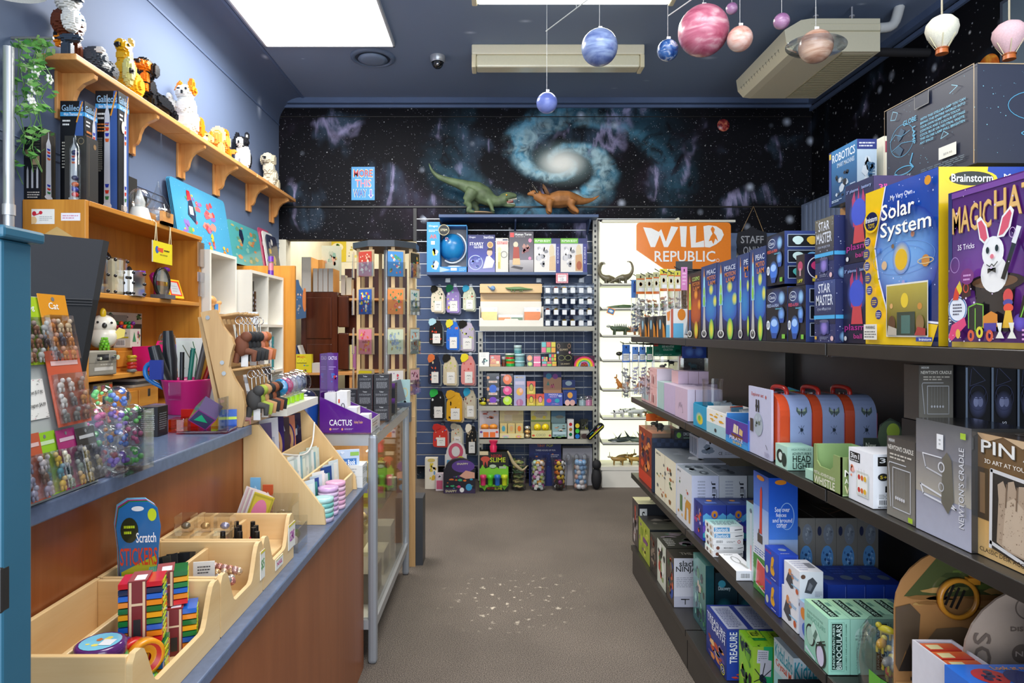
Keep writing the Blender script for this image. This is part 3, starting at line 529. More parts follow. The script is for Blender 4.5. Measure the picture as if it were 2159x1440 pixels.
c=MB('clear');c.lathe([(.033,0),(.034,.15),(.036,.158)],24,'fff',c=(0,0,0),cap=False);c.cyl((0,0,0),.033,.003,'fff',n=24);c.top('clear_cup','empty clear plastic cup behind the blue display tray','cup',loc=(.757,2.235,ZM+.012))
def tray(name,label,cat,x,y,z,w,d,h,base,art,cut=None,t=.003,group=None,mat='card',inner=None,cols=None):
 """open-topped display tray: five thin card walls; cut lowers the aisle-side (left) wall"""
 b=MB(mat);hl=cut or h
 b.box(0,w,0,d,0,t,inner or base);b.box(0,t,0,d,t,hl,base,None,dict({'r':inner or base,'*':base},**(cols or {})));b.box(w-t,w,0,d,t,h,inner or base);b.box(t,w-t,0,t,t,h,base,None,dict({'k':inner or base,'*':base},**(cols or {})));b.box(t,w-t,d-t,d,t,h,base)
 fr=frames(w,d,h)
 for k,it in art.items():
  q=fr[k]
  if k=='l' and cut:q=(q[0],q[1],(0,0,cut))
  b.art(q,it)
 return b.build(name,None,label,cat,group,None,(x,y,z))
y,d,_=rb(1461.5,1489,855,.715)
tray('display_tray','blue cardboard display tray with a yellow fish print','tray',.715,y,ZM,.11,d-.002,.082,'2a9cc4',{'l':[('b',.5,.4,.3,.3,'e8d84a','2a9cc4'),('e',.55,.35,.2,.2,'d8c43a'),('e',.5,.42,.1,.12,'6ab84a')],'f':[('q',.1,.1,.9,.9,8,3,['e8d84a','1d7aa0','6ab84a'],.3)]},.078)
y2,d2,_=rb(1489.5,1529.5,868,.712)
tray('display_tray','white display tray with yellow prints and a pale blue band','tray',.712,y2,ZM,.12,d2-.002,.086,'eeece6',{'l':[('r',0,0,1,.45,'a9cdd4'),('q',.05,.5,.95,.95,9,4,['e6a81e','3a3a2a','e6c23a'],.16),('e',.5,.2,.06,.08,'3a3a3a')],'f':[('q',.05,.5,.95,.95,9,7,['e6a81e','3a3a2a','e6c23a'],.2),('r',0,0,1,.4,'a9cdd4')]},.08)
y3,d3,_=rb(1530,1577,886,.708)
tray('display_tray','purple and blue display tray with a pirate ship print','tray',.708,y3,ZM,.12,d3-.002,.086,'3f86cc',{'l':[('r',0,.3,1,1,'5a3a9a'),('r',0,0,1,.18,'3f9ad8'),('p',[.25,.45,.8,.4,.72,.25,.35,.28],'7a4a2a'),('p',[.35,.5,.4,.85,.6,.8,.58,.48],'e6d8b8'),('l',[.5,.4,.52,.92],.03,'5a3a1a'),('p',[.62,.5,.66,.75,.8,.68,.78,.46],'d8b87a'),('t','PIRATE',.2,.2,.8,.34,'e9e2f0'),('t','SHIPS',.35,.06,.75,.17,'e6b83a')],'f':[('r',0,.3,1,1,'4a5ab8'),('q',.1,.2,.9,.9,7,4,['6a3a9a','e6d8b8','3f9ad8'],.3)]},.074)
R=rng(4)
for i in range(12):
 k=i//4;bx_,by_,bd=((.715,y,d),(.712,y2,d2),(.708,y3,d3))[k]
 f=MB('foil');cc=R.choice(['cfd6da','b9c4cc','6a9ab8','c9a84a','d8604a','e6e6e6']);f.box(-.02,.02,-.004,.004,0,.062,cc);f.box(-.02,.02,-.002,.002,.062,.074,cc);f.art(((-.02,-.004,0),(.04,0,0),(0,0,.062)),[('q',.1,.2,.9,.8,4,i,['e6c23a','3a7ab8','d84a3a','f0f0f0'],.4)])
 f.top('foil_toy_packet','shiny foil toy packet standing in the '+('blue','white','purple')[k]+' display tray','packet','foil packets in the '+('blue','white','purple')[k]+' tray',None,(bx_+.075+.016*(i%2),by_+.018+(bd-.03)*(i%4)/4,ZM+.016),rot=(R.uniform(-.1,.1),R.uniform(-.15,.05),R.uniform(-.3,.3)))
b=MB();b.prism([(0,0),(.13,0),(.13,.09),(.15,.13),(.12,.15),(.1,.12),(.06,.12),(.05,.16),(.02,.17),(0,.14)],((0,0,0),(1,0,0),(0,0,1)),.002,'2a9ab4');b.art(((0,-.0021,0),(.15,0,0),(0,0,.17)),[('r',.02,.1,.6,.65,'e8eef0'),('q',.05,.1,.6,.66,8,4,['6ab84a','e6c23a','2a7a9a','f0f0f0'],.3),('e',.2,.85,.1,.1,'7ab83a'),('e',.88,.82,.09,.09,'f0e6c8'),('e',.9,.86,.05,.04,'e6b83a')])
b.top('header_card','teal and white header card standing behind the display trays','card',loc=(.86,1.93,ZM),rz=-.35)
# --- explorer suitcases
def rr(w,h,r,n=6,bot=True):
 P=[]
 for cx_,cy_,a0 in ((w-r,h-r,0),(r,h-r,90)):
  for i in range(n+1):a=radians(a0+90*i/n);P.append((cx_+r*cos(a),cy_+r*sin(a)))
 if bot:
  for cx_,cy_,a0 in ((r,r,180),(w-r,r,270)):
   for i in range(n+1):a=radians(a0+90*i/n);P.append((cx_+r*cos(a),cy_+r*sin(a)))
 else:P+=[(0,0),(w,0)]
 return P
SW,SH=.18,.172;SY=1.626
def butterfly(u,v,s):return [('p',[u,v,u-.28*s,v+.1*s,u-.3*s,v+.02*s,u-.12*s,v-.06*s],'5a6a68'),('p',[u,v,u+.28*s,v+.1*s,u+.32*s,v+.0*s,u+.12*s,v-.07*s],'5a6a68'),('p',[u-.02*s,v+.01*s,u-.22*s,v+.075*s,u-.22*s,v+.03*s],'a9b89a'),('p',[u+.02*s,v+.01*s,u+.22*s,v+.075*s,u+.22*s,v+.02*s],'a9b89a'),('l',[u,v-.08*s,u,v+.06*s],.014,'333')]
def bug(u,v,s):return [('e',u,v,.035*s,.022*s,'2f3a4a'),('e',u+.05*s,v,.022*s,.016*s,'2f3a4a')]+[('l',[u,v,u+dx*s,v+dy*s],.005,'3a4656')for dx,dy in ((-.1,.04),(-.1,-.04),(.1,.05),(.1,-.05),(0,.05),(0,-.05))]
for i in range(3):
 r=thing('explorer_suitcase',('pale blue insect print suitcase with the explorer card on its front','pale blue insect print suitcase in the middle of the three','pale blue insect print suitcase against the dark back panel side')[i],'suitcase','insect print suitcases',(.722+.0825*i,SY,ZM))
 pr=rr(SW,SH,.05)
 b=MB('gloss');b.prism(pr,((.026,0,0),(0,1,0),(0,0,1)),.055,'a3b2dc');b.art(((.026,0,0),(.055,0,0),(0,0,SH)),butterfly(.52,.76,.8*1.0)+bug(.5,.5,1.3)+bug(.3,.24,1.1)+bug(.75,.2,1.0)+[('l',[.95,.1,.95,.75],.008,'d86a8a')]);b.build('case_body',r)
 b=MB('gloss');b.prism(pr,((.001,0,0),(0,1,0),(0,0,1)),.0245,'d9512e',side='de5632');b.art(((0,0,0),(.026,0,0),(0,0,SH*.7)),[('l',[.9,.06,.9,.98],.006,'a8281a')]);b.build('case_lid',r)
 b=MB('plastic');b.tube([(.04,.05,SH-.003),(.04,.055,SH+.012),(.04,.09,SH+.016),(.04,.13,SH+.012),(.04,.135,SH-.003)],.006,'b82a20',sub=4);b.build('handle',r)
 b=MB('chrome');b.box(.02,.034,.06,.068,SH-.004,SH+.003,'ccc');b.build('latch',r)
y,d,zt=rb(1578.5,1626,820,.712)
carton('explorer_card','white explorer set sleeve card in front of the first suitcase','card',.712,y,ZM,.006,d,.184,'c3c4dc',{'l':[('t','Explorer set',.14,.85,.68,.92,'b85a52'),('e',.78,.88,.03,.025,'b85a52'),('r',.34,.64,.4,.82,'2a2a2a'),('r',.44,.64,.5,.82,'2a2a2a'),('r',.33,.7,.51,.74,'3a3a3a'),('e',.46,.46,.2,.17,'a9b4be'),('q',.28,.32,.64,.6,8,5,['8a96a4','6a766a','b8c2cc'],.22),('r',.1,.33,.24,.52,'4a3c34'),('l',[.8,.2,.86,.14],.012,'333'),('x',.75,.03,.95,.1,4,'9a96b0')]},{'f':'c9cae0'})
y,d,_=rb(1635,1660,944,.705)
HL=[('g',0,0,1,1,'b9dccb','a3cdba'),('t','HIGH POWER L.E.D',.15,.85,.9,.94,'5a8a78'),('t',"ADVENTURER'S",.18,.66,.9,.78,'1f3a30'),('t','HEAD',.2,.36,.88,.64,'16281f'),('t','LIGHT',.2,.06,.88,.33,'16281f')]
carton('head_light_box',"mint green adventurer's head light box in front of the suitcases",'box',.705,y,ZM,.064,d,.056,'b2d8c6',{'f':HL,'l':[('e',.4,.5,.28,.3,'1f2a26'),('e',.45,.5,.16,.18,'d8e6dc'),('e',.75,.4,.2,.3,'2a3a34')]},{'t':'9ccab4'})
carton('head_light_box','small mint box lying before the head light box at the shelf edge','box',.712,1.437,ZM,.03,.035,.022,'a9d2bd',{'f':[('x',.1,.2,.9,.8,3,'5a8a78')]})
y=1.303;tr=MB();w_,d_,h_=.085,.115,.088
tr.box(0,w_,0,d_,0,.003,'a9bf86');tr.box(w_-.003,w_,0,d_,.003,h_,'9ab87a');tr.box(0,w_,0,.003,.003,h_*.9,'7f9058');tr.box(0,w_,d_-.003,d_,.003,h_,'9ab87a')
tr.prism([(0,0),(d_,0),(d_,h_),(d_-.012,h_),(d_-.016,h_*.62),(d_-.03,h_*.5),(.045,h_*.5),(.032,h_*.6),(.03,h_*.9),(0,h_*.9)],((.003,0,0),(0,1,0),(0,0,1)),-.003,'8a9c62')
tr.art(((0,d_,0),(0,-d_,0),(0,0,h_)),[('t',"METAL ADVENTURER'S",.05,.28,.8,.36,'e9e6d2'),('t','WHISTLE',.05,.05,.8,.24,'e9e6d2')]);tr.art(((0,0,0),(w_,0,0),(0,0,h_*.9)),[('p',[.6,.6,.68,.95,.76,.6],'6a7c4a'),('t','METAL',.08,.5,.92,.68,'f0eedd'),('t','ADVENTURER',.08,.32,.92,.45,'f0eedd'),('t','WHISTLE',.08,.06,.92,.28,'e6dcae')])
tr.top('whistle_display','olive green display box of metal whistles on the shelf edge','display box',loc=(.703,y,ZM))
for i in range(4):
 b=MB();b.box(-.02,.02,0,.012,0,.02,'c9d8b0');b.art(((-.02,0,0),(.04,0,0),(0,0,.02)),[('x',.1,.2,.9,.8,2,'6a7c4a')]);b.art(((-.02,0,.02),(.04,0,0),(0,.012,0)),[('r',.1,.2,.9,.8,'e6ecd6')])
 b.top('whistle_box','tiny pale green whistle box inside the olive display box','box','whistle boxes in the olive display',None,(.743,y+.045+.014*i,ZM+.0035))
b=MB();b.prism([(0,0),(.085,0),(.085,.1),(.075,.135),(.055,.145),(.035,.13),(.03,.1),(0,.1)],((0,0,0),(1,0,0),(0,0,1)),.002,'3a443c');b.art(((0,-.0021,0),(.085,0,0),(0,0,.145)),[('e',.65,.72,.3,.24,'5a6a52'),('e',.72,.8,.16,.12,'a9c24a'),('p',[.5,.55,.85,.75,.9,.65,.6,.45],'8a948a'),('t','New',.05,.54,.3,.62,'d8dcc8'),('t','Metal',.1,.42,.5,.52,'d8dcc8'),('t','ADVENTURER',.2,.3,.85,.37,'b9c49a')])
b.top('header_card','dark green whistle header card rising behind the white card game box','card',loc=(.815,1.42,ZM),rz=-.12)
y,d,_=rb(1789.5,1841,959,.714)
T3=[('r',.06,.75,.48,.93,'1a1a1a'),('t','3in1',.1,.81,.44,.91,'fff'),('t','hand timer',.1,.765,.44,.795,'fff'),('q',.0,.4,.3,.7,6,3,['e05a4a','e88a6a','f0b0a0'],.3),('r',.36,.14,.84,.6,'d6d9cf'),('r',.4,.18,.8,.56,'f2f2ec')]
for k in range(3):
 cc=('c8342a','d8682a','e0b42a')[k];T3+=[('e',.47+.13*k,.49,.05,.05,cc),('e',.47+.13*k,.25,.05,.05,cc),('l',[.47+.13*k,.54,.46+.12*k,.66],.005,'a88')]
carton('sand_timer_box','white three in one sand timer box with red and yellow bulbs','box',.714,y,ZM,.085,d,.103,'f2f2f4',{'l':T3,'f':[('r',.1,.78,.7,.95,'1a1a1a'),('t','3in1',.14,.84,.66,.93,'fff'),('e',.22,.58,.12,.07,'2a2a2a'),('t','5+',.15,.55,.3,.61,'f0d23a'),('o',.6,.58,.12,.07,.01,'333'),('t','mc',.26,.3,.66,.42,'111'),('x',.12,.18,.9,.27,3,'aaa'),('z',.1,.06,.55,.17),('t','MADE IN CHINA',.1,.02,.7,.045,'888')]},{'t':'e2e2e6'})
def cradle(u0,v0,u1,v1,col='c9c9cc',w=.012):
 q=[('l',[u0+.1*(u1-u0),v0,u0,v1-.06*(v1-v0),u0+.03*(u1-u0),v1,u1-.2*(u1-u0),v1],w,col),('l',[u0+.2*(u1-u0),v0,u0+.2*(u1-u0),v1-.1*(v1-v0),u1,v1-.1*(v1-v0),u1,v0,u0+.2*(u1-u0),v0],w,col)]
 for k in range(5):x=u0+(.36+.1*k)*(u1-u0);q+=[('l',[x,v1-.1*(v1-v0),x,v0+.28*(v1-v0)],.003,'aaa'),('e',x,v0+.24*(v1-v0),.035*(u1-u0),.04*(v1-v0),'d6d6da')]
 return q
NC=[('g',0,0,1,1,'4a443f','8a857a'),('r',.05,.93,.3,.98,'77726a'),('t','MEDIUM',.07,.94,.28,.97,'ddd'),('t',"NEWTON'S CRADLE",.05,.84,.95,.9,'eee8dc'),('x',.12,.72,.9,.81,2,'ccc4b6')]+cradle(.08,.12,.86,.68)
y,d,_=rb(1870.7,1930,930,.722)
carton('newtons_cradle_box','small grey newton cradle box beside the white sand timer box','box',.722,y,ZM,.088,d,.144,'57514b',{'l':NC+[('r',.82,.02,.97,.08,'a8c832')]},{'t':'45403c','f':'4d4843'})
y,d,_=rb(1932,2055,906,.72)
NB=[('g',0,0,1,1,'5f5e5f','b3b4c4'),('g',0,.35,1,.7,'77767a','b0a99c'),('t',"NEWTON'S CRADLE",.8,.16,.89,.82,'3a3a3e',90),('t',"NEWTON'S CRADLE",.795,.163,.885,.823,'dcdce0',90),('l',[.14,.7,.2,.58,.56,.54],.014,'c4c4c8'),('l',[.14,.7,.5,.7],.01,'e6e6ea'),('l',[.1,.42,.16,.34,.76,.3,.62,.36,.1,.42],.016,'e0e0e4'),('p',[.52,.7,.6,.76,.68,.7,.72,.36,.62,.24,.5,.32],'6a665c'),('o',.5,.62,.06,.045,.012,'d8d8dc'),('o',.5,.45,.05,.04,.01,'c0c0c4'),('r',.42,.77,.54,.9,'f2f2f2'),('x',.46,.8,.5,.87,2,'bbb'),('r',.84,.9,.93,.95,'a8c832'),('x',.91,.2,.95,.7,2,'8a8a90')]
carton('newtons_cradle_box','large silver grey newton cradle box with a white price sticker','box',.72,y+.006,ZM,.092,d-.006,.188,'4a4a4c',{'l':NB},{'t':'2a2826','f':'3a3836','l':'6a6a70'},mat='gloss')
PA=[('g',0,0,1,.3,'d8a862','e0b878'),('g',0,.3,1,1,'6f5230','7a5a34'),('r',0,.3,.14,.72,'4a3a28'),('r',.04,.35,.1,.68,'8a6a48'),('p',[0,1,.1,.93,.3,1],'c8a47a'),('p',[.3,1,.5,.94,.7,1],'d2b28a'),('t','PIN ART',.07,.835,1.0,.94,'3a2a1a'),('t','PIN ART',.06,.845,.99,.95,'f2efe8'),('t','3D ART AT YOUR FINGERTIPS!',.1,.765,.9,.80,'efe6d8'),('p',[.16,.1,.2,.72,.8,.66,.78,.02],'2f2a26'),('l',[.17,.1,.18,.72,.8,.68,.8,.03,.62,.06,.17,.14],.03,'d9d6d4'),('p',[.24,.16,.26,.5,.25,.62,.31,.66,.35,.58,.36,.66,.42,.68,.45,.6,.47,.65,.53,.66,.55,.56,.6,.6,.65,.58,.64,.46,.7,.36,.72,.22,.66,.1,.36,.12],'b39c84'),('p',[.3,.16,.34,.5,.42,.55,.5,.5,.6,.42,.64,.24,.58,.12,.4,.13],'c8b299'),('s',130,5,'8a745e',.004,(.27,.14,.66,.56)),('l',[.35,.64,.34,.46],.012,'7a6450'),('l',[.46,.64,.45,.46],.012,'7a6450'),('l',[.55,.58,.54,.44],.012,'7a6450'),('t','CLASSIC DESK ACCESSORY',.06,.045,.72,.08,'3a2a1a'),('r',.84,.02,.99,.1,'a8c832')]
carton('pin_art_box','brown pin art box with a hand pressed in pins, closest to the door','box',.73,.80,ZM,.09,.171,.183,'c89a5a',{'l':PA,'t':[('q',.05,.05,.95,.95,10,3,['c8c0b4','8a7a68','4a4038'],.3)]},{'t':'5a4a3a','f':'8a6a40'},mat='gloss')
carton('dark_stock_box','plain dark box holding up the far small cradle box','box',.815,1.235,ZM,.07,.05,.162,'1c1b1f')
carton('newtons_cradle_box','small grey newton cradle box raised in the back row','box',.8176,1.237,ZM+.1635,.066,.045,.107,'57514b',{'f':NC},{'t':'3a3632'})
for i in range(3):
 carton('black_desk_toy_box','tall black desk toy box with swirl print, '+('beside the raised cradle box','middle of three','third from the raised cradle box')[i],'box',.887+.049*i,1.21,ZM,.0475,.06,.27,'101018',{'f':[('r',.02,.5,.1,.99,'8090a8'),('l',[.25,.98,.18,.86,.8,.9,.3,.99],.004,'4a5070'),('b',.5,.73,.36,.1,'5a6088','14141f'),('e',.42,.75,.1,.035,'9aa0c8'),('e',.6,.75,.1,.035,'8a90b8'),('o',.5,.82,.32,.05,.004,'3a4060'),('o',.5,.78,.38,.09,.004,'3a4060'),('t',"N'S",.42,.555,.6,.615,'d8dce8',90)]},group='tall black desk toy boxes')
 # --- lower shelf
y,d,_=rb(1347,1375,915,.72)
carton('race_car_box','tall red orange toy car box at the far end of the lower shelf','box',.72,y,ZL,.16,d,.26,'8f3a24',{'l':[('r',0,0,1,.2,'c8402a'),('q',.06,.2,.94,.95,26,5,['d8502a','3a1f2a','e08a4a','6a2a3a','2a2a4a'],.2)],'f':[('q',.3,.05,.95,.5,20,6,['e6e6e0','3a3a3a','8a8a86','c8402a'],.25)]},{'f':'8a7460','t':'b8684a'})
carton('navy_game_box','navy chequered box standing behind the animal puzzle boxes','box',.713,2.905,ZL,.19,.025,.243,'1d2940',{'f':[('r',.1*k,.86 if k%2 else .93,.1*k+.1,.93 if k%2 else 1,'2a3854')for k in range(10)]},{'t':'26324c'})
carton('gadget_box','small black gadget box resting on the navy chequered box','box',.80,2.87,ZL+.244,.085,.055,.042,'26262a',{'f':[('r',.05,.1,.5,.9,'3a3f44'),('t','DRONE',.5,.45,.95,.8,'c8d0d4'),('x',.5,.1,.95,.35,2,'8a9'),('e',.25,.5,.12,.3,'7ab84a')]},{'t':'45484c'})
AN=['c98a3a','8a5a2a','3a3a3a','d8b06a','5a7a4a','a86a3a','6a6a6a','b8402a']
def animals(seed,n=18):return [('t','JEKCA',.05,.9,.3,.95,'4a4a4a'),('q',.06,.05,.94,.86,n,seed,AN,.085)]
y,d,_=rb(1381,1425,977,.72);zj=.203
JK=[('x',.22,.15,.5,.92,14,'9aa0b0'),('t','JEKCA',.72,.15,.88,.9,'2a2f38',-90),('x',.9,.2,.95,.85,2,'8a90a0')]
carton('brick_animal_box','cream box printed with many small brick animals, first on the lower shelf','box',.72,y,ZL,.2,d-.002,zj,'e6e0c8',{'l':[('r',.49,0,.51,1,'cfc8b0')]+animals(3,22),'t':[('q',.1,.1,.9,.9,10,4,['8a9098','c8ccd0'],.2)]},{'t':'7a8086','f':'cfd2dc'},group='brick animal boxes on the lower shelf')
y,d,_=rb(1426.5,1458.5,1002,.716)
carton('brick_animal_box','white box printed with an orange brick animal and plants','box',.716,y,ZL,.0985,d-.002,zj,'d6d8dc',{'l':animals(9,10)+[('p',[.55,.1,.6,.4,.7,.5,.95,.48,.9,.1,.82,.1,.8,.35,.68,.35,.66,.1],'c9903a'),('r',.25,.2,.4,.5,'5a7a4a')],'f':JK,'t':[('q',.05,.05,.95,.95,12,5,['6a7680','aab4bc','4a545c'],.25)]},{'f':'c6cbe0','t':'8a949e'},group='brick animal boxes on the lower shelf')
carton('brick_animal_box','pale box with its end to the aisle, right behind the orange animal box','box',.8165,y,ZL,.101,d-.002,zj,'d6d8dc',{'f':JK,'t':[('q',.05,.05,.95,.95,12,7,['6a7680','aab4bc','4a545c'],.25)]},{'f':'c4c8cc','t':'8a949e'},group='brick animal boxes on the lower shelf')
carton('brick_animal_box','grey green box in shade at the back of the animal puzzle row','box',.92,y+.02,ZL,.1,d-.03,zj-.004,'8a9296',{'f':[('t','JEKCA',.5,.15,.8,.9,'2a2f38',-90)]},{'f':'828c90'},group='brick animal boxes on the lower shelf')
carton('bottle_set_box','white box with bottles printed, lying over the animal puzzle boxes','box',.842,2.66,ZL+zj+.001,.2,.12,.085,'d3d6e4',{'f':[('q',.02,.1,.35,.9,8,4,['8a96a8','5a6a7a','eef'],.3),('t','CE',.42,.15,.5,.3,'4a4a55'),('x',.55,.15,.8,.3,2,'9a9ab0')],'l':[('r',.1+.2*k,.1,.2+.2*k,.9,'7a8aa0')for k in range(4)]})
WV=[('r',0,.74,1,1,'2a3f9c'),('p',[0,.7,.15,.78,.3,.7,.5,.8,.7,.7,.85,.78,1,.7,1,.52,.85,.6,.7,.52,.5,.62,.3,.52,.15,.6,0,.52],'5fb8ea'),('p',[0,.4,.2,.5,.4,.38,.6,.5,.8,.4,1,.48,1,.3,.8,.22,.6,.32,.4,.2,.2,.32,0,.22],'7a5ad0'),('p',[0,.2,.2,.3,.4,.2,.6,.3,.8,.2,1,.3,1,.1,.7,.05,.4,.12,.2,.05,0,.1],'3fb8d0'),('b',.5,.74,.17,.13,'e6a03a','2a4fc0'),('e',.5,.74,.13,.1,'d8902a'),('e',.5,.72,.05,.05,'2a4fc0'),('t','Tiger',.36,.5,.64,.6,'eef')]
y,d,_=rb(1463,1482,1067,.722)
for i in range(3):
 carton('wave_print_box','blue purple wave print box, '+('at the front of its row of three','in the middle of its row of three','innermost of its row of three')[i],'box',.722+.083*i,y,ZL,.081,d-.002,.124,'2f55c8',{'f':WV,'l':[('g',0,0,1,1,'22307a','4a3a9a'),('q',.1,.1,.9,.9,16,5,['7a4ac0','d8d0e6','d8603a','2a9ac8','1d2460'],.2),('r',.08,.4,.4,.5,'b03a7a')],'t':[('e',.5,.6,.12,.1,'d8902a'),('r',.2,.2,.7,.4,'4a6ab8')]},{'t':'24387a'},group='wave print boxes on the lower shelf')
SHK=[('r',0,0,1,1,'f0efee'),('r',.02,.15,.55,.85,'5a9ac8'),('t','Sherlock',.06,.2,.5,.8,'eef4fa'),('l',[.72,.4,.95,.55],.12,'3a3a44')]
SHB=[('z',.08,.2,.35,.8),('x',.45,.3,.75,.7,2,'999'),('o',.86,.5,.05,.3,.1,'d06a6a')]
SHC=[('e',.14,.5,.06,.3,'7a4a3a'),('t','MEADLEMAN',.34,.4,.64,.62,'444'),('l',[.8,.4,.97,.6],.1,'3a3a44')]
for i in range(5):
 carton('detective_kit_box','flat white detective kit box, '+('bottom of the stack of five','second from the bottom of the stack','middle of the stack, with a barcode','second from the top of the stack','top of the stack of five')[i],'box',.703+.002*(i%2),2.07,ZL+.0198*i,.097,.08,.0192,'f0efee',{'f':(SHC,SHC,SHB,SHK,SHK)[i],'t':[('g',0,0,1,1,'7ac0b8','c8d8d8'),('x',.1,.2,.9,.8,4,'3a4a5a')],'l':[('e',.3,.5,.1,.3,'5a4a44'),('e',.7,.5,.1,.3,'b8a48a')]},group='flat white detective kit boxes')
MG=[('o',.55,.62,.2,.2,.025,'9a9a98'),('l',[.62,.42,.72,.14],.06,'a8a8a4'),('x',.2,.88,.8,.95,1,'888')]
carton('magnifier_box','white box with a magnifying glass outline on its lid by the flat white stack','box',.704,1.874,ZL,.06,.15,.0276,'e8e8ea',{'t':MG,'f':[('z',.2,.15,.7,.8)]},{'l':'3f3a35'})
y,d,_=rb(1564.5,1589,1066,.723)
TT=[('g',0,0,1,1,'9ac6cc','d8e2e4'),('r',.3,.1,.5,.9,'c3d2d8'),('r',.34,.12,.46,.45,'d8a0a8'),('e',.4,.9,.1,.03,'6a7a84'),('x',.6,.2,.9,.7,12,'8aa')]
carton('test_tube_box','pale teal box with a tall glass tube print behind the periscope box','box',.75,y+.035,ZL,.05,d,.225,'9cc4cb',{'l':TT},{'f':'4a3f36','t':'5a4a40'})
PS=[('g',0,.72,1,1,'2f5fc8','5a8ae0'),('g',0,.38,1,.72,'8ab0ee','dfe8f4'),('r',0,0,1,.3,'3f8f3a'),('r',0,.3,1,.38,'e4ecf4'),('x',.1,.31,.9,.37,3,'4a6ab0'),('p',[.42,.5,.46,.86,.54,.9,.6,.86,.58,.5],'d8402a'),('e',.5,.965,.25,.02,'e08a2a'),('r',.3,.42,.62,.49,'4a3f3a'),('r',.36,.48,.42,.53,'5a4a44'),('p',[.2,.06,.3,.27,.9,.24,.8,.04],'d8484a'),('l',[.2,.06,.3,.27,.9,.24,.8,.04,.2,.06],.012,'f0d0d0'),('q',.02,.0,.98,.09,8,3,['e6d83a','7ab83a','2a6a2a'],.12)]
PF=[('g',0,.7,1,1,'2450b8','2f66d0'),('g',0,.5,1,.7,'2f66d0','4f86dc'),('g',0,.3,1,.5,'9ab8e6','dfe6f2'),('g',0,0,1,.3,'3f6fd0','2a5ac0'),('o',.62,.69,.26,.11,.006,'9ac4f0'),('t','See over',.2,.725,.72,.765,'f2f6ff'),('t','fences',.24,.685,.6,.718,'f2f6ff'),('t','and around',.12,.64,.8,.675,'f2f6ff'),('t','corner',.26,.598,.62,.63,'f2f6ff'),('e',.4,.965,.2,.02,'e08a2a')]
y,d,_=rb(1590.5,1622.5,1005,.74)
carton('periscope_box','tall sky blue periscope box with white handwriting','box',.738,y,ZL,.078,d,.333,'3f7ad8',{'l':PS,'f':PF},mat='gloss')
BB=[('g',0,0,1,1,'2a4fc0','2038a0'),('p',[.42,.3,.5,.75,.62,.82,.7,.74,.62,.5,.74,.3,.66,.18,.5,.2],'e0a52a'),('p',[.5,.45,.6,.5,.62,.36],'8a6a1a'),('e',.18,.25,.1,.13,'c8c8b0'),('t','BINOCULARS',.08,.84,.5,.92,'c83a4a'),('x',.5,.06,.9,.12,1,'dde')]
BF=[('g',0,0,1,1,'2a50c4','2444b0'),('l',[.95,.1,.95,.95],.012,'8aa0e8')]
y,d,_=rb(1613,1642,1162,.722)
for i in range(2):
 carton('toy_binoculars_box','royal blue binoculars box with yellow binoculars, '+('lower' if i==0 else 'upper')+' one beside the periscope','box',.722-.0005*i,y,ZL+.079*i,.05,d,.0785,'2444b0',{'l':BB,'f':BF,'t':[('e',.55,.5,.2,.12,'8a9ab0'),('x',.2,.1,.8,.2,1,'aac')]},group='royal blue binocular boxes')
for i in range(4):
 carton('toy_binoculars_box','royal blue binoculars box in the back row, '+('furthest from the wall of mint boxes','second in the row of four','third in the row of four','last of four against the elephant board')[i],'box',.83+.0478*i,1.60,ZL,.0465,.13,.096,'2444b0',{'f':BF+([('p',[.15,.1,.3,.6,.6,.62,.9,.4,.7,.1,.5,.25],'d8a52a'),('p',[.4,.3,.5,.45,.6,.3],'6a5a1a')]if i>1 else []),'t':[('e',.5,.35,.3,.12,'7a8aa0'),('x',.1,.5,.9,.9,3,'4a6ad0')]},{'t':'2a44a8'},group='royal blue binocular boxes')
WB=[('p',[.12,.3,.35,.8,.5,.7,.62,.2,.45,.12],'4a4a4e'),('e',.4,.72,.1,.12,'d8905a'),('e',.56,.62,.08,.1,'c8804a'),('t','Outdoor',.45,.6,.95,.74,'7ab0d8'),('r',.5,.3,.98,.34,'8ac0e0'),('e',.85,.2,.08,.1,'c8603a')]
for i in range(2):
 y,d,_=rb((1650,1655)[i],(1683.5,1688)[i],1260,.73)
 carton('field_binoculars_box','white box with black binoculars, '+('under the other white one' if i==0 else 'balanced on the other white one'),'box',.728,y,ZL+.0872*i,.056,d,(.0868,.066)[i],'ebebee',{'l':WB,'f':[('p',[.2,.25,.35,.7,.55,.8,.75,.6,.5,.2],'4a4a50'),('p',[.3,.35,.42,.62,.55,.5,.45,.3],'7a7a80'),('e',.14,.82,.1,.08,'6a4a3a'),('x',.65,.1,.95,.3,4,'aab')],'t':[('x',.1,.1,.6,.9,5,'bbc'),('r',.6,.3,.9,.7,'8a8a90')]},group='white field binocular boxes')
for i in range(3):
 carton('pale_optics_box','pale blue lilac optics box '+('peeping out beside the white binocular box','second in the pale row behind the mint boxes','third in the pale row behind the mint boxes')[i],'box',.728+.075*i,1.468,ZL,.073,.066,.088,'b9c4e0',{'l':[('e',.5,.3,.3,.2,'4a6ac0'),('e',.3,.7,.2,.16,'e08a3a')],'t':[('r',.1,.2,.9,.8,'7aa0c0'),('t','EXPLORE',.2,.4,.8,.6,'3a5a7a')]},{'t':'8ab4cc'},group='pale optics boxes')
MF=[('g',0,0,1,1,'a6dcc6','9ad6c0'),('l',[.12,.06,.12,.94,.72,.94,.72,.06,.12,.06],.004,'4a7a68'),('r',.16,.09,.64,.92,'16302a'),('t',"JUNIOR ADVENTURER'S",.19,.1,.33,.9,'c9ecdd',90),('t','BINOCULARS',.36,.1,.61,.9,'e0f6ec',90),('t','with CARRY CASE and LENS CLEANER',.78,.08,.84,.92,'3f7260',90)]
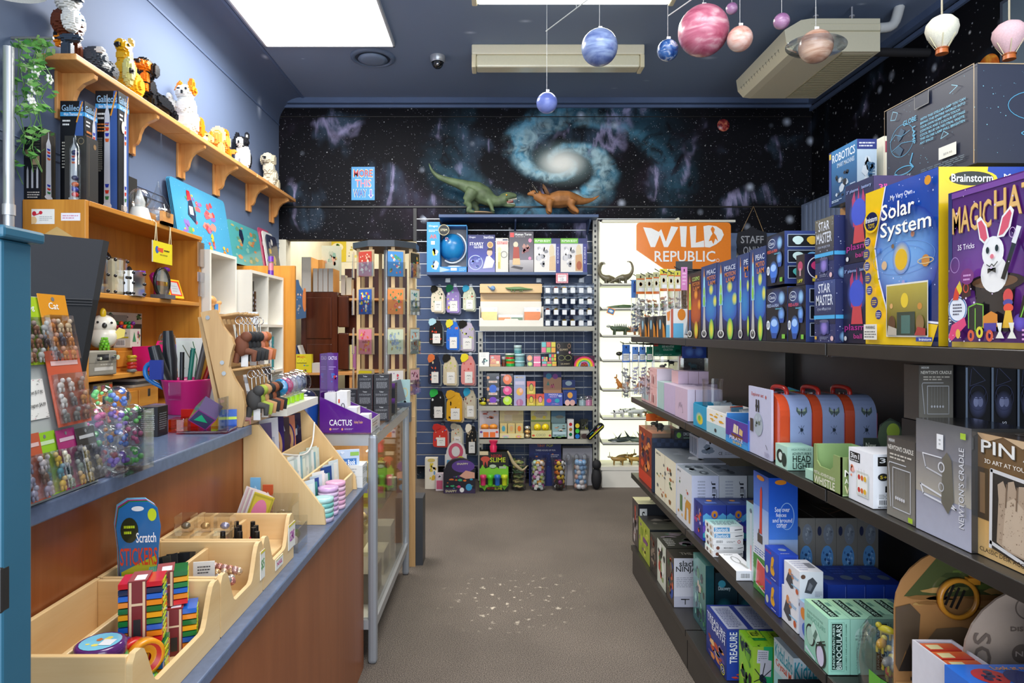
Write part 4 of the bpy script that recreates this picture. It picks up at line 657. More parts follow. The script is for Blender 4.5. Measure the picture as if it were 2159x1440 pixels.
ML=[('g',0,0,1,1,'a3d4bf','8cc4ac'),('t','JUNIOR ADVENTURER',.12,.8,.8,.86,'7aa894'),('t','BINOCULARS',.12,.7,.9,.79,'7ab09a'),('e',.28,.42,.2,.2,'26302c'),('e',.26,.4,.15,.17,'a9cdbd'),('e',.72,.24,.22,.24,'26302c'),('e',.7,.21,.15,.19,'d0cbe0'),('p',[.3,.58,.42,.72,.6,.62,.72,.5,.6,.36,.42,.42],'bfe2d2'),('p',[.4,.45,.52,.62,.6,.56,.5,.4],'5a7a6c'),('l',[.55,.34,.92,.5],.03,'26302c'),('l',[.58,.4,.9,.55],.02,'26302c'),('p',[.08,.1,.5,.02,.5,.06,.1,.16],'c8d8e0')]
MT=[('g',0,0,1,1,'a8d0a4','9accb0'),('r',.22,.1,.62,.92,'182a24'),('t','BINOCULARS',.3,.12,.5,.9,'b9e0c8',-90),('x',.7,.1,.9,.9,2,'6a9a86')]
MF2=[('g',0,0,1,1,'a6dcc6','9ad6c0'),('e',.5,.7,.3,.14,'c0e8d8'),('t','JUNIOR',.38,.74,.62,.77,'4a7a6a'),('t',"ADVENTURER'S",.22,.68,.8,.72,'4a7a6a'),('t','BINOCULARS',.22,.62,.8,.66,'4a7a6a'),('x',.25,.1,.4,.4,6,'8ac4ae')]
for i in range(4):
 carton('junior_binoculars_box','mint green junior binoculars box, '+('foremost at the shelf edge with a big title','with a plain round title beside the foremost one','third in from the shelf edge','innermost of four, next to the elephant board')[i],'box',.706+.0472*i,1.359,ZL,.046,.104,.118,'a3dac4',{'f':MF2 if i==1 else MF,'l':ML,'t':MT},group='mint green binocular boxes')
KF=[('e',.62,.8,.25,.13,'7a828e'),('q',.42,.7,.82,.9,9,3,['5a626e','98a0aa','6a727e'],.2),('e',.18,.84,.1,.06,'2a3050'),('e',.55,.5,.3,.16,'5f9cd8'),('q',.3,.38,.8,.62,14,6,['2a4a7a','9cc6ee','3a6ab0'],.16),('e',.62,.2,.24,.12,'2aa85a'),('l',[.45,.12,.78,.28],.012,'1a7a3a')]
for i in range(4):
 carton('moon_puzzle_box','grey kraft box with moon, blue and green discs, '+('half hidden by the periscope box','second in its row','third in its row','last in its row')[i],'box',.818+.0575*i,1.752,ZL,.0565,.15,.218,'7d7a74',{'f':KF,'t':([('l',[.1,.3,.9,.5,.2,.7],.02,'b0866a')]if i>1 else [])},{'t':'2a2724','r':'5a5650'},group='kraft moon puzzle boxes')
r=thing('safari_animal_bag','clear bag of plastic animals with leafy green label on the shelf edge','bag',None,(.79,1.262,ZL))
b=MB('film');b.lathe([(.05,.0),(.066,.02),(.07,.08),(.062,.13),(.05,.15)],20,'fff',cap=False);b.build('bag_film',r)
b=MB('gloss');n=20
for i in range(11,21):
 a0,a1=2*PI*i/n,2*PI*(i+1)/n;P0=[(.0705*cos(a),.0705*sin(a))for a in (a0,a1)]
 zc=[.075-.05*sin(PI*(k-11)/10)*.5 for k in (i,i+1)]
 b.poly([(P0[0][0],P0[0][1],.005),(P0[1][0],P0[1][1],.005),(P0[1][0],P0[1][1],zc[1]),(P0[0][0],P0[0][1],zc[0])],'5f9a3a' if i%2 else '4a8a34')
b.build('leaf_label',r)
R=rng(8)
for i in range(7):
 a=R.uniform(0,6.28);q=.03*R.random();f=MB('plastic');f.ell((0,0,.012),.016,.008,.009,R.choice(['d8c83a','c8402a','3a3a3a','8a8a80','e6e0d0','c89a3a']));f.ell((.014,0,.018),.006,col='c8b83a')
 for lx in (-.008,.008):
  for ly in (-.005,.005):f.cyl((lx,ly,-.004),.0025,.012,'b8a83a',n=6)
 f.top('plastic_animal','small plastic animal inside the clear safari bag','toy animal','plastic animals in the safari bag',None,(.79+q*cos(a),1.262+q*sin(a),ZL+.03+.014*i),rz=R.uniform(0,6))
def arch(w,h,n=14):return [(0,0),(w,0)]+[(w/2+w/2*cos(PI*i/n),h-w*.42+w*.42*sin(PI*i/n))for i in range(n+1)]
r=thing('elephant_board','arched display board with an elephant herd photograph and an orange magnifier','display board',None,(.742,1.19,ZL))
w_,h_=.27,.33
b=MB('gloss');b.prism(arch(w_,h_),((0,.004,0),(1,0,0),(0,0,1)),.004,'a8794a')
b.art(((0,0,0),(w_,0,0),(0,0,h_*.995)),[('p',[.06,.72,.3,.95,.5,.985,.7,.95,.94,.72],'4a5230'),('q',.18,.74,.82,.94,16,3,['5a6a34','3a4428','7a7a44'],.16),('q',.02,.62,.98,.78,12,5,['9a7242','8a6238','b08a52'],.2),('r',0,.14,1,.24,'b98a56'),('r',0,.0,1,.15,'5a5638'),('q',.02,.0,.98,.13,10,8,['6a6640','4a4830','7a7450'],.18),('p',[0,.34,.0,.66,.1,.68,.17,.62,.16,.5,.12,.3,.08,.3,.07,.42,.02,.3],'5a4a3a'),('p',[.02,.3,.1,.46,.14,.3],'2a2420'),('p',[.24,.3,.22,.48,.28,.54,.45,.55,.6,.52,.7,.46,.74,.36,.7,.28,.67,.28,.66,.38,.6,.4,.58,.24,.52,.24,.5,.38,.4,.36,.38,.24,.3,.24,.32,.36],'6f5a44'),('p',[.62,.5,.72,.5,.8,.4,.8,.28,.76,.26,.74,.36],'7f6850'),('p',[.55,.5,.9,.62,.98,.6,.98,.44,.7,.46],'8a6e4e'),('p',[.3,.24,.6,.24,.72,.27,.2,.25],'2a2218'),('p',[.1,.27,.3,.25,.3,.23,.1,.25],'2a2218')])
b.build('photo_panel',r)
b=MB('plastic');b.push(TR((.112,-.008,.235))@RO(PI/2,4,'X'));b.lathe([(.034,-.006),(.038,-.004),(.038,.004),(.032,.006),(.030,.002)],28,'c9862a',cap=False);b.pop()
b.push(TR((.16,-.006,.292))@RO(PI/2,4,'X')@Matrix.Diagonal((1,.75,1,1)));b.lathe([(.03,-.004),(.034,0),(.028,.004)],28,'d0902f',cap=False);b.lathe([(.0,.0),(.029,.0)],28,'b9b6c4',cap=False);b.pop();b.box(.128,.15,-.012,-.002,.262,.274,'c9862a');b.build('magnifier_case',r)
b=MB('clear');b.push(TR((.112,-.01,.235))@RO(PI/2,4,'X'));b.lathe([(.0,.003),(.02,.002),(.031,0)],24,'fff',cap=False);b.pop();b.build('lens',r)
b=MB();b.art(((.088,-.0012,.212),(.05,0,0),(0,0,.05)),[('l',[.1,.2,.4,.9],.1,'222'),('l',[.3,.1,.6,.8],.1,'222'),('l',[.5,.05,.8,.7],.1,'222'),('l',[.0,.4,.3,.98],.08,'222')]);b.build('zebra_picture',r)
b=MB('card');w_,h_=.3,.30;b.prism(arch(w_,h_),((0,.004,0),(1,0,0),(0,0,1)),.004,'a89484')
tx=[('SCIENCE',.05,.1,.15,.72,-90),('GYROSCOPE',.22,.42,.62,.49,0),('TURE',.5,.6,.9,.69,180),('DISCOVER',.26,.73,.5,.755,0),('FUN',.5,.32,.68,.4,180),('GREEN',.22,.2,.42,.24,180),('PLAYSCIENCE',.44,.15,.47,.38,90),('CARRIAGE',.52,.74,.55,.9,90)]
A=[('o',.37,.86,.08,.07,.008,'6f5f54'),('o',.36,.32,.08,.07,.01,'6f5f54'),('e',.33,.6,.06,.055,'6f5f54'),('e',.44,.6,.06,.055,'6f5f54'),('t','NAVIR',.29,.585,.48,.615,'c0ac9c'),('e',.6,.2,.06,.055,'6f5f54'),('e',.7,.2,.06,.055,'6f5f54'),('t','NAVIR',.56,.185,.75,.215,'c0ac9c'),('p',[.34,.0,.3,.1,.46,.1,.42,.0],'6f5f54'),('e',.25,.08,.04,.04,'6f5f54')]
for t_,a,c,d_,e,ro in tx:
 if ro==180:A.append(('t',t_[::-1],a,c,d_,e,'6f5f54',0))
 else:A.append(('t',t_,a,c,d_,e,'6f5f54',ro))
A=[q for q in A if not (q[0]=='t' and q[1]in ('ERUT','NUF','NEERG'))]+[('t','FUTURE',.5,.6,.9,.69,'6f5f54'),('t','FUN',.5,.32,.68,.4,'6f5f54'),('t','GREEN',.22,.2,.42,.24,'6f5f54')]
b.art(((0,0,0),(w_,0,0),(0,0,h_)),A);b.top('science_board','arched brown board covered in science words, in front of the elephant board','display board',loc=(.797,1.09,ZL))
tray('red_toy_tray','white card tray holding red boxes before the elephant board','tray',.735,1.03,ZL,.07,.1,.185,'dedbe0',{'f':[('x',.1,.3,.9,.8,5,'bbb')]},group=None)
for i in range(3):
 carton('red_toy_box','red and orange toy box standing in the white card tray, '+('nearest','middle','furthest')[i]+' in it','box',.742,1.037+.029*i,ZL+.004,.056,.026,.178,'d8402a',{'t':[('g',0,0,1,1,'e8703a','c8302a'),('r',.1,.2,.5,.8,'e6d8a0')]},group='red boxes in the white tray')
LB=[('e',.32,.82,.12,.1,'b8282a'),('e',.32,.86,.05,.04,'2a2a6a'),('t','LOOK',.5,.78,.9,.92,'e6a02a'),('g',0,0,1,.5,'2a62c0','1d4aa0')]
carton('bug_viewer_box','bright blue bug viewer box with a red ladybird at the bottom corner','box',.715,.93,ZL,.13,.09,.198,'2f6fd0',{'f':LB,'l':LB,'t':[('e',.35,.6,.2,.25,'b8282a'),('s',8,3,'22224a',.05,(.22,.45,.48,.75)),('e',.7,.5,.2,.3,'20306a'),('t','Look at me',.5,.8,.95,.92,'e6a02a')]},mat='gloss')
carton('bug_card_box','tall narrow blue box with daisy print beside the brown science board','box',.86,.985,ZL,.1,.03,.27,'2a78c8',{'f':[('e',.2,.84,.1,.05,'f0e6c8'),('e',.2,.84,.05,.025,'e0902a'),('t','BUGS',.2,.6,.8,.68,'dff')]})
# --- base shelf
def gm(name,label,pf,pn,pt,w,X,base,seed,cols,fcol,art_f=None,tcol='2a2826',ta=None):
 y,d,zt=rb(pf,pn,pt,X)
 return carton(name,label,'box',X,y,ZB,w,d-.003,zt-ZB,base,{'l':[('q',.04,.04,.96,.96,22,seed,cols,.2)],'f':art_f or [],'t':ta or [('q',.1,.2,.9,.8,6,seed,['4a4844','1a1a1a','6a665e'],.3)]},{'f':fcol,'t':tcol})
gm('slackline_box','black box with a white S logo at the far end of the bottom shelf',1333,1346,1063,.22,.722,'4a4240',3,['6a5a58','3a3436','8a7a76','b84a3a','c8c0bc'],'1c1f26',[('r',.03,.55,.2,.9,'e6e6e2'),('t','S',.08,.62,.15,.84,'222'),('x',.45,.45,.7,.7,2,'4a6a8a'),('q',.3,.1,.98,.9,8,3,['2a2d36','15181f'],.2)],'b9b48a')  # pale lid colour stands in for yellow light falling on the black box
gm('play_game_box','lime green outdoor game box marked PLAY',1346.5,1370,1117,.2,.722,'9ca83a',5,['b0b83a','8a9a2a','c8c85a','7a4a7a'],'24282a',[('t','PLAY',.06,.2,.42,.85,'d8dcd8'),('q',.45,.1,.98,.9,8,4,['c8344a','2a5a3a','4a6a5a'],.14)])
gm('garden_game_box','dark garden game box beside the lime green one',1370.5,1385,1140,.19,.72,'3a3430',7,['5a4a40','26221f','7a3a2a','8a7a6a'],'2a2c2a',[('q',.02,.05,.98,.95,12,4,['4a5a3a','3a4a6a','b8b0a4','2a2a2a'],.2)],'2f2d2a',[('q',.1,.1,.98,.95,10,2,['4a6a5a','6a8a5a','3a4a8a','8a7a8a'],.25)])
gm('garden_game_box','green and white rope game box next to the slackline box',1385.5,1404,1156,.19,.718,'c8ccc0',8,['4a6a3a','8aa06a','2a2a2a','e6e6e0','b84a3a'],'1f1f1f',[('x',.1,.3,.8,.7,3,'888')],'22211f',[('x',.1,.2,.3,.9,5,'b9b9b4'),('q',.35,.1,.98,.95,9,2,['4a6a5a','6a8a5a','3a4a8a','8a7a8a'],.3)])
gm('slackline_box','white fronted slackline box with bold ninja lettering',1405,1421,1177,.16,.714,'4a4038',4,['6a5a4a','3a5a3a','8a7060','2a4a9a','c85a3a'],'d4d3dc',[('t','slackers',.13,.83,.82,.95,'1a1a1a'),('t','NINJALINE',.05,.69,.95,.83,'1a1a1a'),('x',.06,.4,.55,.62,6,'a9a9b4'),('r',0,0,1,.22,'b9b9c8'),('l',[.28,.06,.28,.16,.18,.16,.38,.16],.02,'3a3a3a'),('l',[.5,.06,.5,.18,.7,.18],.025,'5a8ac8'),('e',.62,.62,.06,.03,'c8384a'),('l',[.6,.6,.58,.5,.66,.42],.02,'6a8a9a')],'26221e',[('t','THE AIR',.25,.35,.85,.6,'8a8478')])
y,d,_=rb(1463.6,1488,1175,.765)
carton('science_kit_box','tall teal clear fronted science kit standing on end','box',.765,y,ZB,.03,d+.01,.25,'5a9a94',{'l':[('g',0,0,1,1,'6aa8a0','2a5a60'),('q',.05,.04,.95,.9,30,9,['3a6a6a','8ac0b4','2a4a5a','d8c8b0','4a8a5a','1d2a34'],.16),('o',.1,.96,.06,.02,.006,'d8eee6')]},{'t':'7ab8ac','f':'24545a'},mat='gloss')
y,d,_=rb(1489,1508,1208,.80)
for i in range(2):
 carton('discovery_kit_box','dark teal night ranger kit box, '+('by the teal science kit' if i==0 else 'deeper on the bottom shelf'),'box',.80+.084*i,y,ZB,.081,d,.224,'1c2428',{'f':[('g',0,0,1,1,'142830','0f3a44'),('e',.3,.82,.17,.06,'3f9ab0'),('t','Discovery',.14,.7,.68,.78,'cfe6ea'),('b',.4,.4,.4,.2,'2f8a94','11323a'),('t','RANGER',.55,.06,.74,.34,'9fb4ba',90)],'l':[('q',.05,.05,.95,.95,16,5,['3a3430','6a5a4a','24423a','1a1a1a'],.24),('t','NIGHT',.2,.7,.8,.8,'c8b8a0')]},{'t':'2a2622'},group='dark teal kit boxes')
y,d,_=rb(1489.6,1532,1330,.73)
TE=[('g',0,0,1,1,'2a3f94','1d2a70'),('q',.02,.02,.98,.55,24,6,['b84a2a','d88a4a','5a4a8a','2a62a8','8a3a3a','e6b87a'],.2),('t','TREASURE',.06,.8,.96,.93,'e9eefa'),('t','OF THE',.1,.74,.3,.785,'e9eefa'),('t','EARTH',.32,.66,.94,.785,'e9eefa'),('o',.84,.12,.1,.1,.02,'d8d23a'),('t','12',.78,.08,.9,.16,'eee')]
for i in range(2):
 carton('treasure_kit_box','blue treasure of earth digging kit, '+('its full front towards the aisle' if i==0 else 'second one behind the first'),'box',.73+.082*i,y,ZB,.08,d,.157,'22348a',{'l':TE,'f':[('t','TREASURE',.12,.34,.42,.97,'f2f2f8',90),('t','OF',.5,.5,.6,.62,'f2f2f8',90),('t','EARTH',.55,.42,.85,.95,'f2f2f8',90),('q',.05,.02,.95,.2,8,4,['d84a2a','e6a23a','8a2a4a'],.2)],'t':[('r',.1,.06,.9,.94,'aab0c4'),('x',.2,.12,.8,.85,12,'5a628a')]},{'t':'2a3a88','f':'2440a0'},group='treasure digging kits')
KT=[('r',0,0,.3,1,'8ac42a'),('r',.3,.35,1,.95,'1f8a3a'),('r',.32,.5,.96,.92,'a8c82a'),('t','KidzLabs',.4,.6,.9,.86,'1a3a1a',-90),('s',14,6,'14401a',.02)]
KFr=[('r',0,0,.55,1,'a3c83a'),('r',.55,0,1,1,'1fa86a'),('p',[.2,.72,.25,.95,.8,.93,.76,.7],'d6d3de'),('x',.28,.75,.72,.92,5,'8a8a9a'),('p',[.35,.5,.38,.8,.94,.76,.9,.48],'cfcbd8'),('e',.45,.46,.13,.07,'1d2440'),('e',.58,.42,.1,.06,'26304f'),('l',[.45,.46,.1,.62],.015,'16181f'),('l',[.45,.46,.05,.4],.015,'16181f'),('l',[.45,.46,.6,.72],.015,'16181f'),('l',[.45,.46,.9,.6],.015,'16181f'),('l',[.45,.44,.2,.2],.015,'16181f'),('l',[.48,.44,.5,.16],.015,'16181f'),('l',[.5,.44,.9,.3],.015,'16181f'),('p',[.6,.1,.75,.16,.9,.1,.75,.06],'0f5a3a')]
for i in range(2):
 y,d,_=rb((1558,1602)[i],(1587,1632)[i],1364,(.76,.822)[i])
 carton('spider_kit_box','lime green spider robot kit box, '+('in front of its twin, beside the blue treasure kit' if i==0 else 'behind its twin, under the shelf lip'),'box',(.76,.822)[i],y,ZB,.059,d,.171,'8ac42a',{'t':KT,'f':KFr,'l':[('q',.02,.02,.98,.98,20,4+i,['6aa82a','2a3a1a','c8d84a','4a8a2a','1a1a1a'],.22),('t','KidzLabs',.1,.8,.9,.95,'1a2a4a')]},group='lime green spider kits')
carton('crystal_kit_box','white and blue crystal growing kit under the lip of the lower shelf','box',.8,1.72,ZB,.1,.12,.225,'c8d8e0',{'l':[('t','KidzLabs',.06,.78,.96,.96,'2a9aae'),('t','Crystal M',.1,.66,.9,.77,'d84a2a'),('r',0,0,1,.6,'9cd0d4')],'f':[('t','KidzLabs',.03,.75,.98,.95,'2a9aae'),('t','Crystal Mine',.05,.58,.9,.72,'d84a2a'),('r',0,0,1,.5,'9cd8d0')]})
for i in range(2):
 carton('dark_kit_box','dark kit box with red print lid at the bottom edge, '+('nearer the aisle' if i==0 else 'deeper on the shelf'),'box',.727+.072*i,1.5,ZB,.07,.15,.207,'14161c',{'t':[('q',.1,.1,.95,.9,9,3+i,['6a2a26','8a4a3a','2a2a34','b8604a'],.25)],'f':[('q',.1,.1,.9,.9,8,3,['4a2a26','2a2a34'],.25)]},{'t':'16171d'},group='dark kit boxes on the bottom shelf')
 # --- hanging packs at the far end of the shelving
def pack(name,label,cat,px0,px1,py0,pyh,py1,Y,hcol,bag,seed,cols,art=None,group=None,depth=.018,film='film'):
 """hang-sell pack: header card, film bag, little figures inside; its hook is part of the shelving"""
 x0,x1=xat(px0,Y),xat(px1,Y);z0,zh,z1=zat(py0,Y),zat(pyh,Y),zat(py1,Y);w=x1-x0;R=rng(seed)
 r=thing(name,label,cat,group,((x0+x1)/2,Y,z1))
 b=MB('gloss');hh=z0-zh;b.box(-w/2,w/2,-.001,.001,zh-z1,z0-z1,hcol);b.art(((-w/2,-.001,zh-z1),(w,0,0),(0,0,hh)),[('r',.42,.8,.58,.92,'222')]+(art or [('r',.1,.1,.9,.5,'e9e6dc'),('x',.15,.15,.85,.45,3,'888')]));b.build('header_card',r)
 b=MB(film);b.box(-w/2,w/2,-depth/2,-depth/2+.0006,0,zh-z1);b.box(-w/2,-w/2+.0006,-depth/2,depth/2,0,zh-z1);b.box(w/2-.0006,w/2,-depth/2,depth/2,0,zh-z1);b.build('bag',r)
 b=MB('plastic');n=max(5,int((zh-z1)/.02));ht=zh-z1
 for i in range(n):
  z=ht*(.06+.84*i/n);s=min(w*.36,.016)*R.uniform(.8,1.1);x=R.uniform(-.2,.2)*w;cc=R.choice(cols);b.ell((x,0,z),s,s*.5,s*.55,cc,n=8,m=6);b.ell((x+s*R.choice((-1,1)),0,z+s*.5),s*.42,col=cc,n=8,m=5)
  for k in (-1,1):b.tube([(x+k*s*.5,0,z),(x+k*s*.7,-.003,z-s)],s*.16,cc,n=5)
 b.build('figures',r);return r
AN2=['8a8a8a','4a4a4a','c87a3a','d8d4cc','3a3a3a','a8622a']
OR_=[('r',0,.0,1,.12,'d86a2a'),('r',.06,.12,.94,.72,'d9d8c0'),('q',.2,.3,.8,.62,4,3,['d8742a','e09a4a'],.5),('r',.06,.72,.94,.78,'d86a2a'),('r',.3,.14,.9,.3,'f0f0f0')]
for i,(a,b_,c,d_,e,Y,hc)in enumerate(((1331,1345,590,628,700,3.27,'4a7ac0'),(1341,1360,578,620,688,3.2,'bdb98a'),(1361,1376,576,620,688,3.12,'bdb98a'),(1377,1390,574,620,688,3.05,'bdb98a'),(1391,1407,567,614,688,2.95,'d8cf3a'),(1408,1421,570,614,688,2.86,'cfc84a'),(1422,1435,571,614,688,2.78,'cfc84a'))):
 pack('animal_pack',('blue topped','olive topped','olive topped','olive topped','yellow topped','yellow topped','yellow topped')[i]+' hanging tube of plastic animals, '+('first','second','third','fourth','fifth','sixth','last')[i]+' from the bright animal display','toy pack',a,b_,c,d_,e,Y,hc,None,20+i,AN2 if i else ['7a8a9a','c8d0d8','eef'],OR_ if i else [('r',.3,.3,.7,.8,'2a4a9a')],'hanging animal tubes over the top shelf')
pack('fairy_pack','tall pink hanging pack next to the orange lava lamp box','toy pack',1436,1449,563,612,655,2.66,'d88ac0',None,40,['3a5a4a','c86a3a','2a3a3a'],[('x',.2,.2,.8,.8,4,'f0c8e0')])
b=MB('black_metal');b.box(GB-.012,GB,2.66,3.31,ZT,1.555)
for k in range(7):b.box(GB-.02,GB-.012,2.7+.085*k,2.705+.085*k,ZT,1.555)
r=b.top('peg_panel','black peg panel with hooks above the far end of the top shelf','panel')
for i,(px,py,Y)in enumerate(((1345,590,3.27),(1352,578,3.2),(1368,576,3.12),(1383,574,3.05),(1399,567,2.95),(1414,570,2.86),(1428,571,2.78),(1442,563,2.68))):
 b=MB('black_metal');p=at(px,py+5,Y);b.tube([(GB-.01,p.y+.004,p.z),(p.x-.02,p.y+.004,p.z),(p.x-.04,p.y+.004,p.z+.012)],.0022,n=6);b.build('hook',r)
b=MB('black_metal');p0=at(1425,571,3.0);b.box(p0.x,p0.x+.078,3.0,3.004,p0.z,p0.z+.045);b.box(p0.x+.035,p0.x+.045,3.0,3.006,ZT,p0.z);b.art(((p0.x,3.0,p0.z),(.078,0,0),(0,0,.045)),[('l',[.12,.5,.2,.6,.28,.62],.06,'ccc'),('l',[.8,.5,.86,.62,.92,.66],.06,'ccc')]);b.top('sign_holder','small black sign holder sticking up behind the pink pack','sign holder')
for i in range(3):
 carton('torch_box','black and orange torch box at the far end of the top shelf, '+('first','second','third')[i]+' of three','box',.722+.004*i,3.10-.15*i,ZT,.05,.1,.095,'24221f',{'f':[('p',[0,0,.25,0,.15,.5,0,.7],'d8862a'),('r',.6,.1,.8,.2,'ccc')],'l':[('p',[0,0,.3,0,.2,.5,0,.8],'d8862a'),('e',.6,.6,.14,.24,'8ac0d8')]},group='black torch boxes')
carton('boat_kit_box','white orange and blue sailing boat box between the torch boxes and lava lamps','box',.727,2.62,ZT,.075,.11,.118,'eceae6',{'f':[('r',0,0,.55,.5,'6ab4d8'),('e',.45,.8,.22,.2,'e0862a'),('p',[.6,.1,.85,.85,.95,.15],'a9b4bc'),('p',[.62,.12,.95,.14,.9,.05],'6a4a3a')],'l':[('p',[.1,.9,.6,.95,.5,.6,.2,.6],'e0862a'),('r',.0,0,.5,.45,'6ab4d8'),('r',.7,.0,1,1,'b8503a')]})
for i,(a,b_,c,d_,e,Y,hc,cl)in enumerate(((1312,1328,727,764,838,3.28,'3a6ab8',['9a9a92','7a7a74','b8a88a']),(1333,1346,731,762,832,3.2,'5a84c8',['c8c8d4','eef','6a6a74']),(1348,1361,731,762,832,3.1,'5a84c8',['c8c8d4','eef','8a3a3a']),(1363,1376,731,762,832,3.0,'1f6a50',['3a3a3a','7a2a2a','c88a5a']))):
 pack('animal_loop_pack',('blue topped animal pack hanging out past the end of the shelving','pale blue foil pack, second one under the top shelf','pale blue foil pack with a red band, third under the top shelf','green topped pack hanging just before the mountain collection bag')[i],'toy pack',a,b_,c,d_,e,Y,hc,None,60+i,cl,None,'packs hanging under the top shelf')
pack('mountain_animal_bag','green topped bag of mountain animals hanging under the top shelf','toy pack',1377,1436,724,751,800,3.05,'1a7a5a',None,70,['3a3a3a','e6e6e2','8a8a86','5a5a58'],[('r',.02,.78,.18,.98,'d8503a'),('t','BABY MOUNTAIN',.32,.66,.74,.84,'cfe6da'),('t','COLLECTION',.36,.44,.7,.6,'cfe6da'),('p',[.06,.3,.1,.5,.2,.52,.22,.3],'125a42'),('p',[.78,.3,.8,.54,.94,.52,.96,.3],'125a42'),('x',.05,.1,.95,.18,1,'9ad0b8')],None,.06)
pack('penguin_bag','blue topped bag of dark teal penguins hanging under the top shelf','toy pack',1438,1489,730,755,830,2.85,'24449c',None,71,['1f5a68','1a1a22','2a7a88','d8b8a0'],[('b',.3,.5,.2,.4,'5a8ae0','24449c'),('b',.7,.5,.2,.4,'5a8ae0','24449c')],None,.05)
b=MB('black_metal');b.box(.66,GB-.001,3.245,3.25,ZT-.038,ZT-.033)
for (px,Y)in ((1320,3.285),(1339,3.205),(1354,3.105),(1369,3.005),(1406,3.055),(1463,2.855)):
 x=xat(px,Y);b.tube([(GB-.005,Y,ZT-.036),(x-.015,Y,ZT-.036),(x-.03,Y,ZT-.026)],.002,n=6)
b.top('hook_bar','black bar of hooks under the far end of the top shelf','hook bar')
pack('orange_header_bag','orange topped bag of animals hanging under the middle shelf','toy pack',1362,1415,872,888,905,2.95,'d8622a',None,72,['5a5a4a','3a3a34','7a7a6a'],[('q',.1,.2,.9,.8,5,3,['b8401a','e8923a'],.2)],None,.04)
# ---------------------------------------------------------------- ceiling fittings and things hanging from it
def planet_mat(name,c1,c2,c3,sc,zs=3.,rough=.25):
 m,nt,b,N,L=node_mat(name);tc=N('ShaderNodeTexCoord');mp=N('ShaderNodeMapping');mp.inputs['Scale'].default_value=(1,1,zs);L(tc,mp,3,0)
 n=N('ShaderNodeTexNoise');n.inputs['Scale'].default_value=sc;n.inputs['Detail'].default_value=6;n.inputs['Distortion'].default_value=.8;L(mp,n)
 cr=N('ShaderNodeValToRGB');e=cr.color_ramp.elements;e[0].position=.34;e[1].position=.68;e[0].color=C(c1);e[1].color=C(c3);q=e.new(.5);q.color=C(c2);L(n,cr)
 nt.links.new(cr.outputs[0],b.inputs['Base Color']);b.inputs['Roughness'].default_value=rough
r=thing('ceiling_light','large square lit ceiling panel with a thin white frame','light',None,(-1.12,3.78,ZC))
b=MB('painted_metal');x0,x1,y0,y1=-.455,.43,-.58,.606
for q in ((x0,x1,y0,y0+.012),(x0,x1,y1-.012,y1),(x0,x0+.012,y0,y1),(x1-.012,x1,y0,y1)):b.box(*q,-.03,0,'d5d8dc')
b.build('panel_frame',r);MB('lit_panel').box(x0+.012,x1-.012,y0+.012,y1-.012,-.024,-.004).build('diffuser',r)
def batten(label,cx_,cy_,L_,m,z):
 r=thing('ceiling_batten',label,'light',None,(cx_,cy_,ZC))
 b=MB('painted_metal');b.box(-L_/2,L_/2,-.06,.06,-.07,0,'efe6cc');b.build('housing',r,bevel=.008)
 b=MB(m);b.box(-L_/2+.03,L_/2-.03,-.055,.055,z,-.07,'e9e2c4');b.build('diffuser',r,bevel=.012)
 for s in (-1,1):b=MB('painted_metal');b.box(s*L_/2-.03 if s>0 else -L_/2,s*L_/2 if s>0 else -L_/2+.03,-.062,.062,z-.004,-.068,'ece0bc');b.build('end_cap',r,bevel=.006)
batten('cream fluorescent batten, unlit, above the dinosaur shelf',.43,4.46,1.19,'gloss',-.155);batten('lit fluorescent batten nearer the door, glowing on the ceiling',.44,3.6,1.15,'lit_tube',-.115)
r=thing('ceiling_vent','round grey blue ceiling vent beside the lit panel','vent',None,(-.884,4.61,ZC));b=MB('painted_metal');b.lathe([(.16,0),(.158,-.012),(.13,-.022),(.125,-.01)],32,'6b7a94',cap=False);b.build('vent_rim',r);MB('painted_metal').lathe([(.0,-.03),(.07,-.032),(.105,-.022),(.1,-.012)],32,'7a89a2',cap=False).build('vent_cone',r);MB('painted_metal').lathe([(0,-.008),(.13,-.008)],32,'3a4252',cap=False).build('vent_throat',r)
r=thing('security_camera','small silver dome security camera on the ceiling','camera',None,(-.417,4.6,ZC));MB('steel').lathe([(.055,0),(.054,-.03),(.045,-.045)],24,'b9bcc2',cap=False).build('housing',r);b=MB('gloss');b.ell((0,0,-.045),.042,.042,.045,'15161a');b.build('dome',r);b=MB('chrome');b.ell((.004,-.032,-.066),.014,.014,.014,'c8c8cc');b.build('lens',r)
r=thing('air_conditioner','cream ceiling air conditioner with a dusty intake grille','air conditioner',None,(1.75,3.88,2.95))
w_,d_,h_=.58,.78,.2
pr=[(0,.13),(.012,.05),(.05,.006),(.10,0),(w_,0),(w_,h_),(.16,h_),(.10,h_-.01)]
b=MB('painted_metal');b.prism(pr,((0,d_,0),(1,0,0),(0,0,1)),d_,'ebe2c4');b.box(.16,w_,-.004,0,.12,.128,'c4ba98');b.box(.16,w_,-.003,0,.165,.17,'e4dcc0');b.build('casing',r,bevel=.01)
b=MB('matte');b.push(TR((.012,0,.052))@RO(radians(-48),4,'Y'));b.box(-.0,.06,.1,d_-.06,-.004,.001,'3a342c')
b.pop();b.build('outlet_slot',r)
b=MB('painted_metal');b.push(TR((.008,0,.049))@RO(radians(-48),4,'Y'))
for i in range(14):y=.11+(d_-.18)*i/13;b.push(TR((.03,y,-.004))@RO(.5,4,'X'));b.box(-.028,.028,-.002,.002,-.012,.01,'8d8672');b.pop()
for q in (.012,.03,.048):b.box(q-.002,q+.002,.1,d_-.06,-.014,-.009,'a59d84')
b.pop();b.build('louvres',r)
b=MB('matte');b.box(.36,.56,.03,d_-.04,-.003,0,'a89f86')
